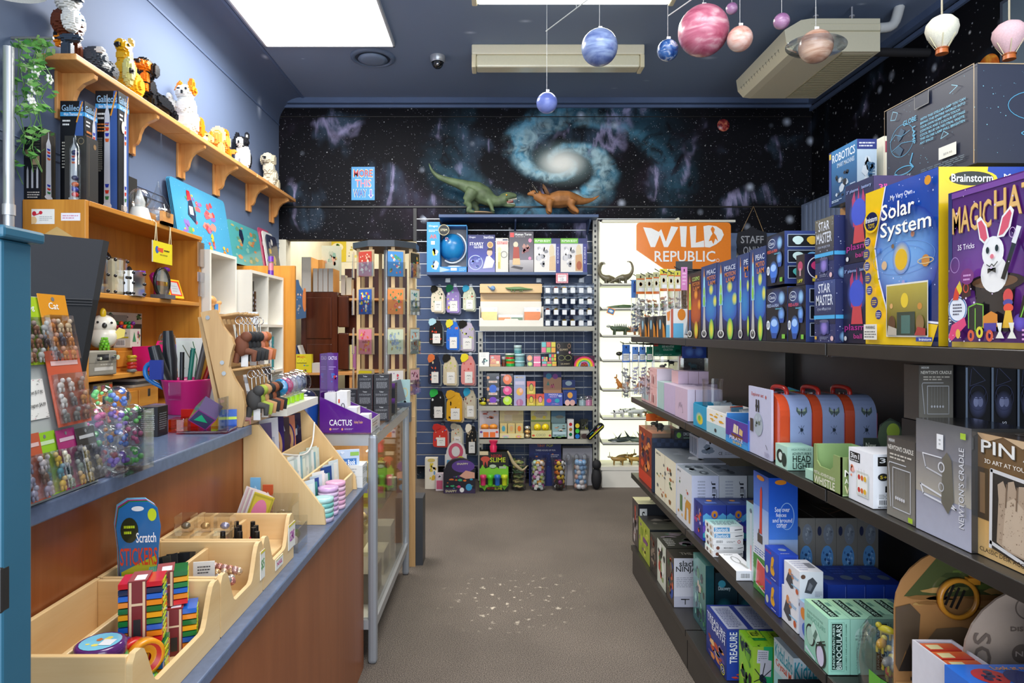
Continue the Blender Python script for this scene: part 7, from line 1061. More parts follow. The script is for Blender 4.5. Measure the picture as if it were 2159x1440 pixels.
b.art(((0,0,0),(w_,0,0),(0,0,h_)),[P(14,88,31,86,40,64,37,46,30,46),P(31,86,30,46,39,46,52,78,47,78),P(47,78,52,84,66,46,58,46),P(58,46,66,46,88,88,73,90),P(91,90,106,90,104,46,94,47),P(112,89,126,91,125,55,115,45),P(115,45,125,55,142,60,143,46),P(141,90,152,92,154,45,144,46),P(152,92,168,90,180,82,184,72,178,60,168,52,154,45),('p',[156/199,84/98,160/199,90/98,165/199,84/98,163/199,76/98,168/199,70/98,172/199,58/98,166/199,64/98,162/199,52/98,158/199,60/98,152/199,58/98,156/199,68/98,160/199,74/98],'e8822a'),('t','REPUBLIC',38/199,15/98,166/199,38/98,'f0efee'),('o',171/199,18/98,.018,.036,.008,'f0efee')]);b.build('sign_lettering',r)
b=MB('steel');b.box(w_*.2,w_*.22,.012,.12,h_-.02,h_-.012,'bbb');b.box(w_*.8,w_*.82,.012,.12,h_-.02,h_-.012,'bbb');b.build('sign_bracket',r)
b=MB('painted_metal');b.box(dx0,xat(1541,5.2),5.10,5.145,zat(470,5.14),zat(468,5.14)+.01,'d8d6c8');b.top('sign_rail','pale rail along the top of the lit display carrying the orange sign','rail')
r=thing('staff_sign','black chalk shield sign reading staff only on a rope','sign',None,at(1586,540,5.42));k=5.42/F
b=MB('matte');b.prism([(x*k,y*k)for x,y in ((-30,50),(-10,56),(0,63),(10,56),(30,50),(33,30),(30,8),(16,-8),(0,-16),(-16,-8),(-30,8),(-33,30))],((0,.012,0),(1,0,0),(0,0,1)),.012,'22232a');b.art(((-30*k,0,-10*k),(60*k,0,0),(0,0,66*k)),[('t','STAFF',.1,.56,.9,.8,'a9aab0'),('t','ONLY',.18,.2,.84,.46,'a9aab0')]);b.build('shield',r)
b=MB('plastic');b.tube([(-22*k,.006,52*k),(3*k,.006,105*k),(24*k,.006,52*k)],.003,'a8885a',n=6);b.build('rope',r)
# --- card spinner
SC_=V((xat(815,4.45),4.45,0));RS=.215
r=thing('card_spinner','clear greeting card spinner with a dark eight sided top','card spinner',None,SC_)
b=MB('painted_metal');b.push(RO(PI/8,4,'Z'));b.lathe([(RS*1.08,0),(RS*1.08,.04),(RS*.98,.045)],8,'3a4048',c=(0,0,zat(522,4.3)),smooth=False);b.pop();b.build('top_plate',r)
b=MB('steel');b.cyl((0,0,.03),.02,1.82,'b9b9bb');b.lathe([(.24,0),(.24,.02),(.05,.04)],20,'8a8a8c');b.build('pole',r)
b=MB('ply_z')
for a in range(8):q=PI/4*a+PI/8;b.box(RS*.9*cos(q)-.012,RS*.9*cos(q)+.012,RS*.9*sin(q)-.006,RS*.9*sin(q)+.006,.55,1.83)
b.build('slats',r)
CARD=[[('84969a',['4a5a6a','2a3a4a','c8d0d0'],'dark'),('b8402f',['e6d0b8','8a2a1f','d8a080'],'brick red'),('4a8ac8',['e8783a','e6e0d0','d85a7a','3f9a7a'],'sky blue'),('1c1a14',['d8a83a','3aa06a','e07a3a','1c1a14'],'black rayed')],[('d8c8cc',['6a4a6a','c86a7a','4a4a5a'],'speckled pink'),('3a62b0',['e6d02a','d8342a','f0d83a','f0f0e6'],'heart and smiley'),('e08a4a',['3f8a5a','e8a86a','d8605a','f0c8d0'],'orange leopard'),('c8d0cc',['2f6a8a','c8c84a','4a9a8a','6a8aa0'],'pale leaf')],[('c8b0b0',['8a3a3a','d8d0d0','6a5a7a'],'mauve'),('e0889c',['e8a02a','d84a5a','e8c84a','e86a4a'],'pink fruit'),('ccd4b8',['8a9ab8','b8a878','9ab0c0','a8b89a'],'pale green baby'),('b9cccc',['d8784a','c86a3a','d8e0dc'],'pale blue giraffe')],[('a89898',['8a7a80','c0b0b0'],'dusty grey'),('cdbb1f',['7a2a1a','b8401f','5a2a3a','e0d03a'],'yellow dog'),('d8d4d0',['8a4a9a','c84a5a','8a9ab0','e6e6e6'],'white rocket'),('d8a8b8',['6a2a4a','8a3a5a','e6c8d0'],'pink heart')]]
ANG=(-78,-27,25,66)
for j in range(4):
 z=(1.595,1.345,1.08,.805)[j]+.02
 for i in range(4):
  a=radians(ANG[i]);rt=RO(a,4,'Z');o_=SC_+V((RS*sin(a),-RS*cos(a),0));cc,cs,nm=CARD[j][i]
  b=MB('clear');b.box(-.068,.068,-.02,-.018,0,.1);b.box(-.068,.068,-.02,0,0,.002);b.build('card_pocket',r,loc=V((RS*sin(a),-RS*cos(a),z)),rz=a)
  e=thing('greeting_card',nm+' greeting card in the '+('top','second','third','lowest')[j]+' row of the spinner','greeting card','greeting cards on the spinner',o_+V((0,0,z+.003)),a)
  b=MB();b.box(-.056,.05,-.0165,-.0145,0,.165,cc);b.art(((-.056,-.0165,0),(.106,0,0),(0,0,.165)),[('q',.06,.06,.94,.94,26,j*4+i,cs,.13)]+([('t','PEACH',.3,.45,.7,.53,'8a3a3a')]if (j,i)==(2,1)else [('t','HEY',.3,.5,.7,.62,'8a9ab8'),('t','BABY',.25,.36,.75,.48,'7a90b8')]if (j,i)==(2,2)else [('t','Hello Baby',.2,.84,.8,.9,'6a7a7a')]if (j,i)==(2,3)else []));b.build('card_front',e)
  b=MB();b.box(-.05,.064,-.012,-.003,0,.176,'b09a78');b.build('envelopes',e)
  # --- back room seen through the doorway
Yb_=5.9
def bb(name,label,a,c,t_,bt,base,art=None,Y=Yb_,d=.2,cols=None,group=None,cat='book',mat='card'):
 x=xat(a,Y);z=zat(bt,Y);return carton(name,label,cat,x,Y,z,xat(c,Y)-x-.001,d,zat(t_,Y)-z,base,{'f':art or []},cols,0,group,mat)
r=thing('dark_bookcase','dark mahogany bookcase end with raised panels in the back room','bookcase',None,(xat(635,Yb_),Yb_,0));w_=xat(711,Yb_)-xat(635,Yb_);h_=zat(616,Yb_)
b=MB('mahogany_z');b.box(0,w_,0,.03,0,h_);b.box(0,.03,.03,1.2,0,h_);b.box(0,w_,.03,1.2,h_-.03,h_);b.box(0,w_,.03,1.2,zat(782,Yb_)-.03,zat(782,Yb_));b.build('carcass',r)
for z0,z1 in ((.76,1.14),(1.19,1.57)):b=MB('mahogany_z');b.box(.05,w_-.05,-.012,0,z0,z1);b.build('raised_panel',r,bevel=.008)
b=MB('mahogany_z');b.box(w_,w_+.1,.02,.05,zat(690,Yb_),zat(624,Yb_));b.box(w_,w_+.1,.02,.05,zat(780,Yb_),zat(702,Yb_));b.build('open_flap',r,bevel=.01)
b=MB('pine_x');b.box(w_,w_+.6,.05,.3,zat(628,Yb_)-.02,zat(628,Yb_));b.box(w_,w_+.6,.05,.3,zat(703,Yb_)-.02,zat(703,Yb_));b.box(w_,w_+.6,.05,.3,zat(782,Yb_)-.02,zat(782,Yb_));b.box(w_,w_+.6,.3,.32,0,zat(560,Yb_),mat='mahogany_z');b.build('side_shelves',r)
for q in ((636,656,542,'b4b0ac','tall grey edged book at the end of the bookcase top'),(660,670,566,'b0acaa','first grey edged book of the short row on the bookcase'),(671,680.5,566,'aeaaa8','second grey edged book of the short row'),(681,691,566,'b4b0ae','third grey edged book of the short row'),(692,702.5,566,'a9a6a4','last grey edged book of the short row')):bb('thick_book',q[4],q[0],q[1],q[2],615,q[3],d=.24,cols={'r':'e0a050','t':'c8c0b4'},group='thick books on the bookcase',art=[('r',.0,.0,.06,1,'8a8682')])
bb('thick_book','orange backed book behind the short row',657,680,548,600,'d8954a',Y=6.2,d=.1,group='thick books on the bookcase');bb('map_box','tall pale box with a pastel world map on it',678,714,518,590,'cfd8cf',[('q',.1,.1,.95,.9,12,3,['d8c88a','8ab8b0','e0b0a0','b8c8c0'],.2)],Y=6.31,d=.12,cols={'l':'b8b4b0'},cat='box')
for i,(a,c,t_,cc)in enumerate(((719,728,580,'cfc8bc'),(730,741,585,'e0d8c0'))):bb('slim_book',('white','cream')[i]+' slim book beside the thick books',a,c,t_,622,cc,Y=6.0,d=.1,group='slim books')
bb('yellow_poster','yellow poster with food pictures high in the back room',699,730,508,552,'d8c02a',[('e',.4,.7,.4,.2,'f0e6c8'),('q',.1,.5,.7,.9,5,3,['c83a2a','6a9a3a','e0a03a'],.3),('r',.05,.0,.2,.7,'3a3a5a')],Y=7.595,d=.004,cat='poster');bb('white_poster','white line drawing poster beside the yellow one',731,770,508,552,'e2ddc8',[('q',.05,.1,.95,.9,14,4,['b8a83a','8a8a8a','d8cf6a','f0ece0'],.14)],Y=7.595,d=.004,cat='poster')
b=MB();k=5.75/F;b.prism([(x*k,y*k)for x,y in ((0,0),(24,4),(24,22),(18,60),(10,74),(8,84),(0,84))],((0,.01,0),(1,0,0),(0,0,1)),.01,'3a5a80');b.art(((0,0,0),(24*k,0,0),(0,0,84*k)),[('q',.1,.1,.7,.4,7,3,['e6e0d8','8a8a90','3a4a5a'],.2),('q',.15,.4,.7,.68,6,5,['c84a3a','4a7ab0','d8b8a0'],.2),('e',.9,.5,.2,.3,'c8743a')]);b.box(0,.004,.01,.03,-.6,.1,'8a8a8a','steel');b.top('dinosaur_standee','blue dinosaur cardboard header hanging beside the pine end panel','card display',loc=at(621,674,5.75))
r=thing('back_room_table','small pine table in the back room holding books','table',None,(xat(616,5.65),5.65,0));b=MB('pine_x');zt=zat(786,5.65);b.box(0,.55,0,.225,zt-.02,zt-.0005);b.build('tabletop',r)
for x in (.02,.5):
 for y in (.02,.19):b=MB('pine_z');b.box(x,x+.03,y,y+.03,0,zt-.02);b.build('leg',r)
bb('putty_box','yellow balloon goo box with bright lettering',624,657,747,785.5,'d8c82a',[('t','Magic',.08,.78,.6,.93,'e0702a'),('t','GOO',.06,.54,.66,.78,'e8e03a'),('l',[.06,.52,.68,.52],.03,'2a2a2a'),('q',.1,.05,.9,.45,9,4,['d83a2a','3a8ad8','e0a03a','6ab83a','d85a9a'],.14)],Y=5.67,d=.05,cat='box')
for i in range(4):bb('booklet',('lowest','second','third','top')[i]+' white booklet in the pile beside the yellow goo box',658,676,785-5*(i+1)+.5,785.5-5*i,'c8c4c0',Y=5.68,d=.12,group='pile of white booklets')
for i in range(3):
 b=MB();b.push(RO(-.32,4,'Y'));b.box(0,.02,0,.1,0,.24,('b8945a','3a4a7a','d0ccc8')[i]);b.pop();b.top('leaning_book',('tan','navy','white')[i]+' book leaning against the dark bookcase','book','leaning books',None,(xat(630+8*i,5.8),5.775,zt+.008))
for i,cc in enumerate(('c87a8a','d8a0b0','6ab0c8','e0d08a','a86a9a')):bb('picture_book',('rose','pale pink','aqua','cream','plum')[i]+' picture book on the low shelf of the back room',716+7*i,722.5+7*i,730-3*(i%2),779,cc,Y=5.98,d=.14,group='picture books')
# ---------------------------------------------------------------- left wall
WZ=2.37;WX=-1.685
def wshelf(label,y0,y1,bys):
 r=thing('pine_wall_shelf',label,'shelf','pine wall shelves with curved brackets',(XL,y0,WZ))
 b=MB('pine_y');b.box(0,WX-XL,0,y1-y0,-.026,0);b.build('shelf_board',r,bevel=.004)
 pr=[(0,0),(.145,0),(.15,-.006),(.148,-.022),(.13,-.032),(.1,-.045),(.075,-.07),(.062,-.1),(.056,-.13),(.045,-.15),(.028,-.158),(.028,-.2),(0,-.2)]
 for q in bys:b=MB('pine_z');b.prism(pr,((0,q-y0+.02,-.026),(1,0,0),(0,0,1)),.024);b.box(0,.014,q-y0-.035,q-y0+.05,-.226,-.026);b.build('shelf_bracket',r,bevel=.003)
wshelf('pine wall shelf with the bird, kangaroo and dachshund',2.57,3.53,(2.71,3.21));wshelf('pine wall shelf with the tabby and the black and white cat',3.535,4.52,(3.73,4.2));wshelf('pine wall shelf with the white labrador against the mural wall',4.53,5.40,(4.75,5.24))
def vox(name,label,loc,E,vs=.009,rz=0):
 """brick-built animal: blocks filling a set of ellipsoids, later ones recolour"""
 g={}
 for cx_,cy_,cz_,a,b_,c,col in E:
  for i in range(int((cx_-a)/vs)-1,int((cx_+a)/vs)+2):
   for j in range(int((cy_-b_)/vs)-1,int((cy_+b_)/vs)+2):
    for l in range(max(0,int((cz_-c)/vs)-1),int((cz_+c)/vs)+2):
     if ((i*vs-cx_)/a)**2+((j*vs-cy_)/b_)**2+((l*vs+vs/2-cz_)/c)**2<=1:g[i,j,l]=col
 b=MB('plastic');s=vs
 for (i,j,l),col in g.items():
  x,y,z=i*s,j*s,l*s
  for d,q in (((-1,0,0),(0,3,7,4)),((1,0,0),(1,2,6,5)),((0,-1,0),(0,1,5,4)),((0,1,0),(3,2,6,7)),((0,0,-1),(0,1,2,3)),((0,0,1),(4,5,6,7))):
   if (i+d[0],j+d[1],l+d[2])not in g:
    p=[(x,y,z),(x+s,y,z),(x+s,y+s,z),(x,y+s,z),(x,y,z+s*.93),(x+s,y,z+s*.93),(x+s,y+s,z+s*.93),(x,y+s,z+s*.93)];b.poly([p[k]for k in q],col)
 return b.build(name,None,label,'brick sculpture','brick animal sculptures on the wall shelves',None,loc,rz=rz)
BR,OG,BK,WH,YL,GY,CR='6a341a','e8861a','17171a','ecebe6','eab41c','4a525c','ded6c0'
vox('brick_kookaburra','brick built brown and white kookaburra on a grey post',(-1.765,2.63,WZ),[(0,0,.04,.02,.02,.05,'3a4656'),(.02,-.01,.085,.05,.02,.014,'3a4656'),(-.01,.02,.16,.06,.055,.062,BR),(.035,-.03,.15,.03,.035,.05,WH),(.02,-.03,.225,.045,.042,.04,WH),(.02,.0,.235,.03,.035,.02,BR),(.06,-.045,.222,.035,.012,.009,BK),(.04,.0,.175,.02,.03,.014,'6ab0d8'),(-.05,.02,.1,.02,.016,.035,OG),(-.05,.02,.09,.022,.02,.006,BK),(-.05,.02,.112,.022,.02,.006,BK),(.045,-.06,.235,.008,.01,.006,BK)],.008)
vox('brick_koala','brick built grey animal with a brown branch, between bird and kangaroo',(-1.755,2.825,WZ),[(0,.04,.05,.05,.06,.045,'3c4148'),(0,-.03,.075,.05,.045,.05,GY),(-.035,-.1,.06,.022,.022,.06,BR),(.04,-.06,.1,.02,.01,.012,WH),(.02,.0,.02,.05,.05,.02,'2c3036'),(.04,-.02,.045,.02,.015,.012,WH)],.008)
vox('brick_kangaroo','brick built yellow kangaroo with black paws',(-1.755,3.03,WZ),[(0,.03,.06,.058,.07,.07,YL),(.0,.0,.12,.042,.045,.06,YL),(.005,-.02,.18,.032,.035,.04,YL),(.01,-.04,.215,.03,.045,.028,YL),(-.018,-.01,.245,.012,.014,.022,YL),(.03,-.01,.245,.012,.014,.022,'f0cf6a'),(.03,-.03,.1,.022,.03,.07,'d8d48a'),(.01,-.085,.205,.014,.012,.01,BK),(.04,-.04,.1,.016,.014,.014,BK),(.04,-.045,.222,.006,.008,.006,BK),(0,.05,.03,.03,.06,.03,YL)],.008)
vox('brick_dachshund','brick built black and tan dachshund',(-1.755,3.22,WZ),[(0,.1,.07,.045,.13,.042,'1c1d21'),(0,-.02,.1,.045,.05,.055,'1c1d21'),(.005,-.03,.16,.034,.036,.05,BK),(.01,-.05,.2,.034,.05,.03,OG),(.01,-.09,.195,.02,.03,.018,OG),(.01,-.115,.2,.012,.01,.01,BK),(.045,-.02,.185,.016,.03,.036,BK),(-.04,-.03,.185,.016,.03,.036,BK),(.015,-.055,.14,.02,.02,.03,OG),(.01,-.06,.09,.026,.02,.02,OG),(.01,-.05,.222,.03,.035,.012,BK),(.03,.2,.03,.018,.02,.034,BK),(-.02,.2,.03,.018,.02,.034,BK),(.03,-.02,.03,.018,.02,.034,BK)],.009)
vox('brick_cat','brick built white and orange cat raising one paw',(-1.76,3.63,WZ),[(.0,.02,.07,.062,.07,.085,WH),(0,.0,.15,.052,.05,.07,WH),(-.005,-.005,.235,.05,.045,.042,WH),(-.035,-.0,.28,.014,.014,.024,OG),(.03,0,.285,.016,.018,.034,OG),(.035,.0,.25,.02,.035,.026,OG),(-.045,.0,.25,.012,.03,.02,OG),(-.065,-.02,.16,.022,.022,.03,WH),(-.085,-.03,.2,.02,.02,.024,WH),(.05,.06,.06,.022,.03,.06,OG),(-.022,-.048,.246,.01,.006,.004,BK),(.018,-.048,.246,.01,.006,.004,BK),(-.002,-.052,.225,.006,.006,.014,BK),(.03,-.05,.02,.02,.02,.03,WH),(-.03,-.05,.02,.02,.02,.03,WH)],.009)
vox('brick_tabby','brick built orange tabby cat arching its back',(-1.76,4.02,WZ),[(0,.06,.1,.05,.07,.075,'e6a04a'),(-.03,-.06,.075,.036,.036,.034,'e8b878'),(.0,.06,.14,.052,.03,.04,OG),(0,.02,.12,.052,.012,.06,'f0d0a0'),(0,.1,.1,.052,.012,.06,'f0d0a0'),(-.03,-.095,.066,.02,.01,.012,WH),(-.045,-.05,.108,.01,.012,.018,OG),(-.01,-.05,.108,.01,.012,.018,OG),(.03,.1,.03,.02,.02,.04,OG),(.03,.0,.03,.02,.02,.04,'e8b878'),(.05,.13,.05,.03,.012,.012,'e6a04a'),(-.045,-.092,.082,.008,.006,.004,BK),(-.018,-.092,.082,.008,.006,.004,BK)],.009)
vox('brick_tuxedo_cat','brick built black and white cat sitting upright',(-1.76,4.43,WZ),[(0,.03,.08,.05,.05,.09,BK),(.005,-.0,.09,.048,.04,.1,WH),(0,-.01,.19,.048,.042,.04,BK),(0,-.03,.185,.026,.03,.034,WH),(-.034,0,.235,.014,.014,.03,BK),(.034,0,.235,.014,.014,.03,BK),(.034,-.012,.235,.006,.006,.01,WH),(-.06,.03,.18,.016,.016,.07,'20242c'),(0,-.062,.18,.006,.006,.01,BK),(-.03,-.035,.03,.018,.02,.04,WH),(.03,-.035,.03,.018,.02,.04,WH),(0,-.04,.04,.008,.008,.04,'8a8a90')],.009)
vox('brick_labrador','brick built cream labrador puppy by the mural wall',(-1.765,4.98,WZ),[(0,.03,.1,.05,.06,.07,CR),(0,-.01,.15,.042,.04,.06,CR),(-.005,-.02,.225,.045,.045,.042,CR),(-.005,-.06,.21,.024,.03,.022,CR),(-.005,-.088,.215,.012,.008,.008,BK),(.04,-.01,.215,.014,.03,.036,'cfc5aa'),(-.05,-.01,.215,.012,.03,.036,'cfc5aa'),(-.026,-.02,.04,.02,.024,.05,CR),(.026,-.02,.04,.02,.024,.05,CR),(.03,.08,.04,.024,.03,.05,'cfc5aa'),(-.022,-.062,.232,.006,.006,.005,BK)],.009)
# --- pine hutch
HX,HY0,HY1,HT=-1.595,2.49,3.473,1.766;HD=HX-XL-.004
r=thing('pine_hutch','honey pine hutch with three shelves behind the counter','hutch',None,(XL+.004,HY0,0));L_=HY1-HY0
for y in (0,L_-.022):b=MB('honey_z');b.box(0,HD,y,y+.022,0,HT-.02 if y else HT);b.build('side_panel',r,bevel=.003)
b=MB('honey_z');b.box(0,.012,.022,L_-.022,.02,HT-.02);b.build('back_panel',r)
for z in (HT,1.41,1.074,.90):b=MB('honey_y');b.box(.012,HD+(.004 if z==HT else 0),.022,L_ if z==HT else L_-.022,z-.022,z-.0008);b.build('shelf',r,bevel=.003)
b=MB('honey_y');b.box(.012,HD-.01,.03,.55,.905,1.0);b.build('drawer_box',r)
for i in range(3):b=MB('honey_y');b.box(HD-.012,HD-.002,.04+.17*i,.2+.17*i,.915,.99);b.box(HD-.004,HD,.11+.17*i,.13+.17*i,.955,.99,mat='black_metal');b.build('drawer',r,bevel=.003)
b=MB();p=V((XL+.05,HY0-.001,1.69));b.art(((XL+.04,HY0,1.67),(.09,0,0),(0,0,.058)),[('r',0,0,1,1,'ece9e2'),('e',.12,.7,.09,.16,'c8283a'),('e',.4,.76,.08,.12,'c8283a'),('l',[.15,.6,.36,.7],.07,'c8283a'),('e',.1,.25,.14,.26,'e6c08a'),('x',.35,.2,.9,.55,3,'bbb')]);b.top('lobster_card','white note card with a red lobster pinned to the hutch side','note card')
b=MB();b.art(((XL+.155,HY0,1.683),(.075,0,0),(0,0,.03)),[('r',0,0,1,1,'efeaf0'),('x',.08,.2,.92,.8,2,'d890a8')]);b.top('note_card','narrow white note with pink writing pinned to the hutch side','note card')
b=MB();b.poly([(XL+.04,HY0-.002,1.60),(XL+.235,HY0-.002,1.60),(XL+.14,HY0-.002,1.66)],'c8a468');b.poly([(XL+.04,HY0-.002,1.60),(XL+.04,HY0-.002,1.55),(XL+.235,HY0-.002,1.55),(XL+.235,HY0-.002,1.60)],'d0ae74');b.top('paper_envelope','brown paper envelope pinned point up on the hutch side','envelope')
TH=lambda u,s:[('p',[u-.12*s,.08,u-.1*s,.8,u-.02*s,.88,u-.01*s,.97,u+.01*s,.97,u+.02*s,.88,u+.1*s,.8,u+.12*s,.08],'c9cbd4'),('e',u,.06,.17*s,.03,'d8d8dc')]+[('p',[u-.08*s,v,u+.08*s,v,u+.05*s,v-.028,u-.05*s,v-.028],c)for v,c in ((.74,'2a3aa8'),(.7,'c8382a'),(.655,'2a3aa8'),(.61,'d8602a'),(.24,'2a3aa8'),(.19,'c8382a'),(.14,'3a7a4a'))]
def gbx(name,label,x,y,w,d,h,A,B,base='121318',grp='thermometer boxes on the hutch'):carton(name,label,'box',x,y,HT,w,d,h,base,{'f':A,'r':B},{'t':'2a2a30'},group=grp)
GL=lambda cm,big:[('p',[.62,0,.95,0,.95,1,.8,1,.55,.6,.6,.3],'3a5a9c'),('t',"Galileo's",.06,.905,.95,.965,'9ac0e0'),('r',0,.855,1,.895,'3f9ad8'),('t',cm+' Thermometer',.14,.86,.92,.89,'eef4fa'),('l',[.92,.99,.68,.8],.012,'e0942a'),('x',.1,.76,.42,.83,2,'eee')]
carton('galileo_box','plain dark galileo box with three small thermometers on its side','box',XL+.004,2.5,HT,.066,.083,.285,'121318',{'f':[('t','HOW',.1,.88,.5,.93,'6a625a'),('x',.52,.4,.92,.94,14,'4a4640'),('t','HOW',.1,.58,.5,.62,'6a625a'),('r',.5,.48,.92,.6,'9a8468'),('r',.08,.62,.45,.69,'8a7458'),('x',.2,.02,.92,.12,3,'b8b0a8')]+[('p',[x-.06,.16,x-.06,.4,x,.46,x+.06,.4,x+.06,.16],'a9aab0')for x in (.22,.5,.8)],'r':[('l',[.08,.06,.08,.94,.92,.94,.92,.06],.006,'6a5a44')]+TH(.5,1.6)},{'r':'3a352e'},group='thermometer boxes on the hutch')
gbx('galileo_box','galileo box of middle height with blue title band',-1.795,2.64,.1,.085,.437,GL('44cm',0)+[('x',.08,.36,.6,.62,9,'c8c4b8')],GL('44cm',0)+TH(.7,1.2)+[('x',.1,.6,.5,.74,3,'d8803a')]);gbx('galileo_box','tallest galileo box, reaching up under the pine wall shelf',-1.744,2.79,.1,.08,.535,GL('56cm',1)+TH(.52,1.15)+[('x',.08,.66,.6,.74,3,'d8803a'),('x',.05,.34,.32,.62,18,'9a968a')],GL('56cm',1)+TH(.62,1.1)+[('e',.4,.72,.16,.05,'e6dcc8'),('x',.2,.02,.8,.08,5,'b8b0a8')])
gbx('galileo_box','grey galileo box right behind the glass thermometer',-1.715,2.548,.087,.075,.265,[('o',.75,.92,.14,.05,.008,'8a7a60')]+TH(.42,1.4),[('l',[.2,.1,.2,.9],.004,'8a7a60'),('e',.7,.88,.12,.04,'8a6a44')],'2f2d2c');gbx('storm_glass_box','dark storm glass box between the tall galileo box and the glass drops',-1.80,3.02,.07,.07,.22,[],[('p',[.3,.1,.5,.8,.7,.1],'6a6660')],'2c2a28');gbx('storm_glass_box','low dark storm glass box behind the glass teardrop',-1.80,3.12,.07,.06,.15,[],[],'26241f')
r=thing('glass_thermometer','real glass thermometer tube with coloured floats on the hutch','thermometer',None,(-1.655,2.52,HT));b=MB('glass');b.lathe([(.019,0),(.019,.2),(.012,.22),(.004,.235),(.003,.26)],20,cap=False);b.build('glass_tube',r)
for z,cc in ((.19,'2a2a5a'),(.09,'26244a'),(.065,'c8602a'),(.045,'2a3a9a'),(.025,'b82a2a')):b=MB('plastic');b.ell((0,0,z),.013,.013,.01,cc,n=10,m=7);b.build('float',r)
r=thing('storm_globe','round glass storm globe on a white cone base','ornament',None,(-1.64,2.95,HT));b=MB('glass');b.ell((0,0,.1),.046,col='fff',n=20,m=14);b.build('glass_bulb',r);MB('plastic').lathe([(.05,0),(.035,.055),(.02,.06)],18,'e0dfd8').build('cone_base',r);MB('plastic').lathe([(.02,.06),(.024,.085),(.004,.14)],10,'d8d8d6').build('crystals',r)
r=thing('storm_drop','tall glass teardrop storm glass on a wooden stand','ornament',None,(-1.63,3.09,HT));b=MB('glass');b.lathe([(.03,.012),(.055,.04),(.058,.07),(.04,.11),(.015,.16),(.004,.2),(.001,.215)],20,cap=False);b.build('glass_drop',r);b=MB('clear');b.lathe([(.028,.014),(.053,.04),(.055,.075),(0,.075)],20,cap=False);b.build('liquid',r);b=MB('pine_x');b.box(-.05,-.035,-.05,.05,0,.06);b.box(.035,.05,-.05,.05,0,.06);b.box(-.05,.05,-.05,.05,0,.012);b.build('wood_stand',r)
r=thing('yellow_hang_sign','yellow sign hanging on cords from the hutch top','sign',None,(HX+.008,2.955,1.575));b=MB();b.box(0,.006,0,.175,0,.1,'dccb1f',cols={'*':'dccb1f','f':'e6e2c8'});b.art(((.006,0,0),(0,.175,0),(0,0,.1)),[('e',.2,.6,.09,.17,'2a5ab0'),('p',[.2,.7,.52,.72,.5,.5,.25,.55],'d8502a'),('x',.56,.56,.95,.7,1,'2a2a1a'),('x',.35,.35,.85,.46,1,'8a8020')]);b.build('sign_board',r)
b=MB('plastic')
for y in (.02,.15):b.tube([(.003,y,.1),(.003,y+.012,.185),(-.03,y+.012,.208)],.0025,'c8b890',n=5);b.tube([(.003,y+.02,.1),(.003,y+.012,.185)],.0025,'c8b890',n=5)
b.build('cords',r)
S2,S3=1.41,1.074
for i,(y,x,h)in enumerate(((2.56,-1.66,.155),(2.70,-1.66,.155),(2.80,-1.64,.11))):
 r=thing('acrylic_sand_frame',('grey sand picture frame nearest the monitor','tall cream sided sand frame beside the purple tube','low bright frame reflecting the window')[i],'frame','clear bolted frames',(x,y,S2));b=MB('chrome' if i==2 else 'clear');b.box(0,.055,0,.09,0,h,'dcdcde',cols=None);b.build('panel',r);b=MB('gloss');b.box(.015,.04,.004,.086,.004,h-.004,('6a6862','cfc4a4','e6e4e8')[i]);b.build('core',r)
 for a in (0,.09):
  for z in (.01,h/2,h-.01):b=MB('plastic');b.ell((.057,a,z),.007,col='17171a',n=8,m=6);b.build('bolt',r)
r=thing('purple_timer_tube','purple and green liquid timer tube in front of the frames','toy',None,(-1.61,2.905,S2));b=MB('clear');b.lathe([(.019,0),(.019,.115)],16,cap=False);b.build('tube',r);b=MB('plastic');b.cyl((0,0,0),.018,.018,'6a2aa8');b.cyl((0,0,.095),.019,.022,'7a34b8');b.build('end_plugs',r);b=MB('plastic');[b.lathe([(.003,z),(.015,z+.004),(.003,z+.008)],12,'8ad02a')for z in (.025,.042,.06,.074)];b.build('spiral',r)
r=thing('sand_disc','round framed moving sand picture on a grey stand','ornament',None,(-1.645,3.10,S2));q=RO(PI/2,4,'Y')
b=MB('plastic');b.push(TR((.03,0,.08))@q);b.lathe([(.066,-.008),(.072,-.006),(.072,.006),(.066,.008)],32,'1c1d1f',cap=False);b.pop();b.build('ring_frame',r);b=MB('clear');b.push(TR((.034,0,.08))@q);b.lathe([(0,.004),(.066,.004)],32,cap=False);b.pop();b.build('glass_face',r)
b=MB('matte');b.prism([(.062*cos(a),.062*sin(a))for a in [radians(195+15*i)for i in range(11)]],((.026,0,.08),(0,1,0),(0,0,1)),.004,'4a4a4c');b.prism([(.062*cos(a),.062*sin(a))for a in [radians(5+17*i)for i in range(11)]],((.025,0,.08),(0,1,0),(0,0,1)),.003,'a9aeb0');b.build('sand',r);b=MB('plastic');b.box(0,.07,-.05,.05,0,.02,'5a5c60');b.build('stand',r)
b=MB('plastic');b.push(RO(-.3,4,'Y'));b.box(0,.015,-.07,.07,.01,.11,'e6c01f');b.art(((.015,-.07,.01),(0,.14,0),(0,0,.1)),[('r',.08,.12,.92,.92,'d8421f'),('p',[.16,.2,.84,.2,.78,.84,.22,.84],'b9bcc0'),('x',.3,.3,.7,.7,3,'9a9da2')]);b.pop();b.top('drawing_board','yellow and red magnetic drawing board on the hutch shelf','toy',loc=(-1.64,3.28,S2))
b=MB('plastic');b.tube([(0,0,0),(.0,.0,.07),(0,-.03,.12),(0,.02,.13),(0,.07,.15)],[.012,.01,.016,.016,.008],'b01f86',n=8,sub=3);b.tube([(0,.05,.145),(0,.1,.12),(0,.09,.07)],.008,'9a1f8a',n=8,sub=3);b.ell((0,.1,.165),.02,.025,.014,'7a2ab0');b.top('magenta_creature','magenta dancing creature behind the sand disc','toy',loc=(-1.72,3.24,S2))
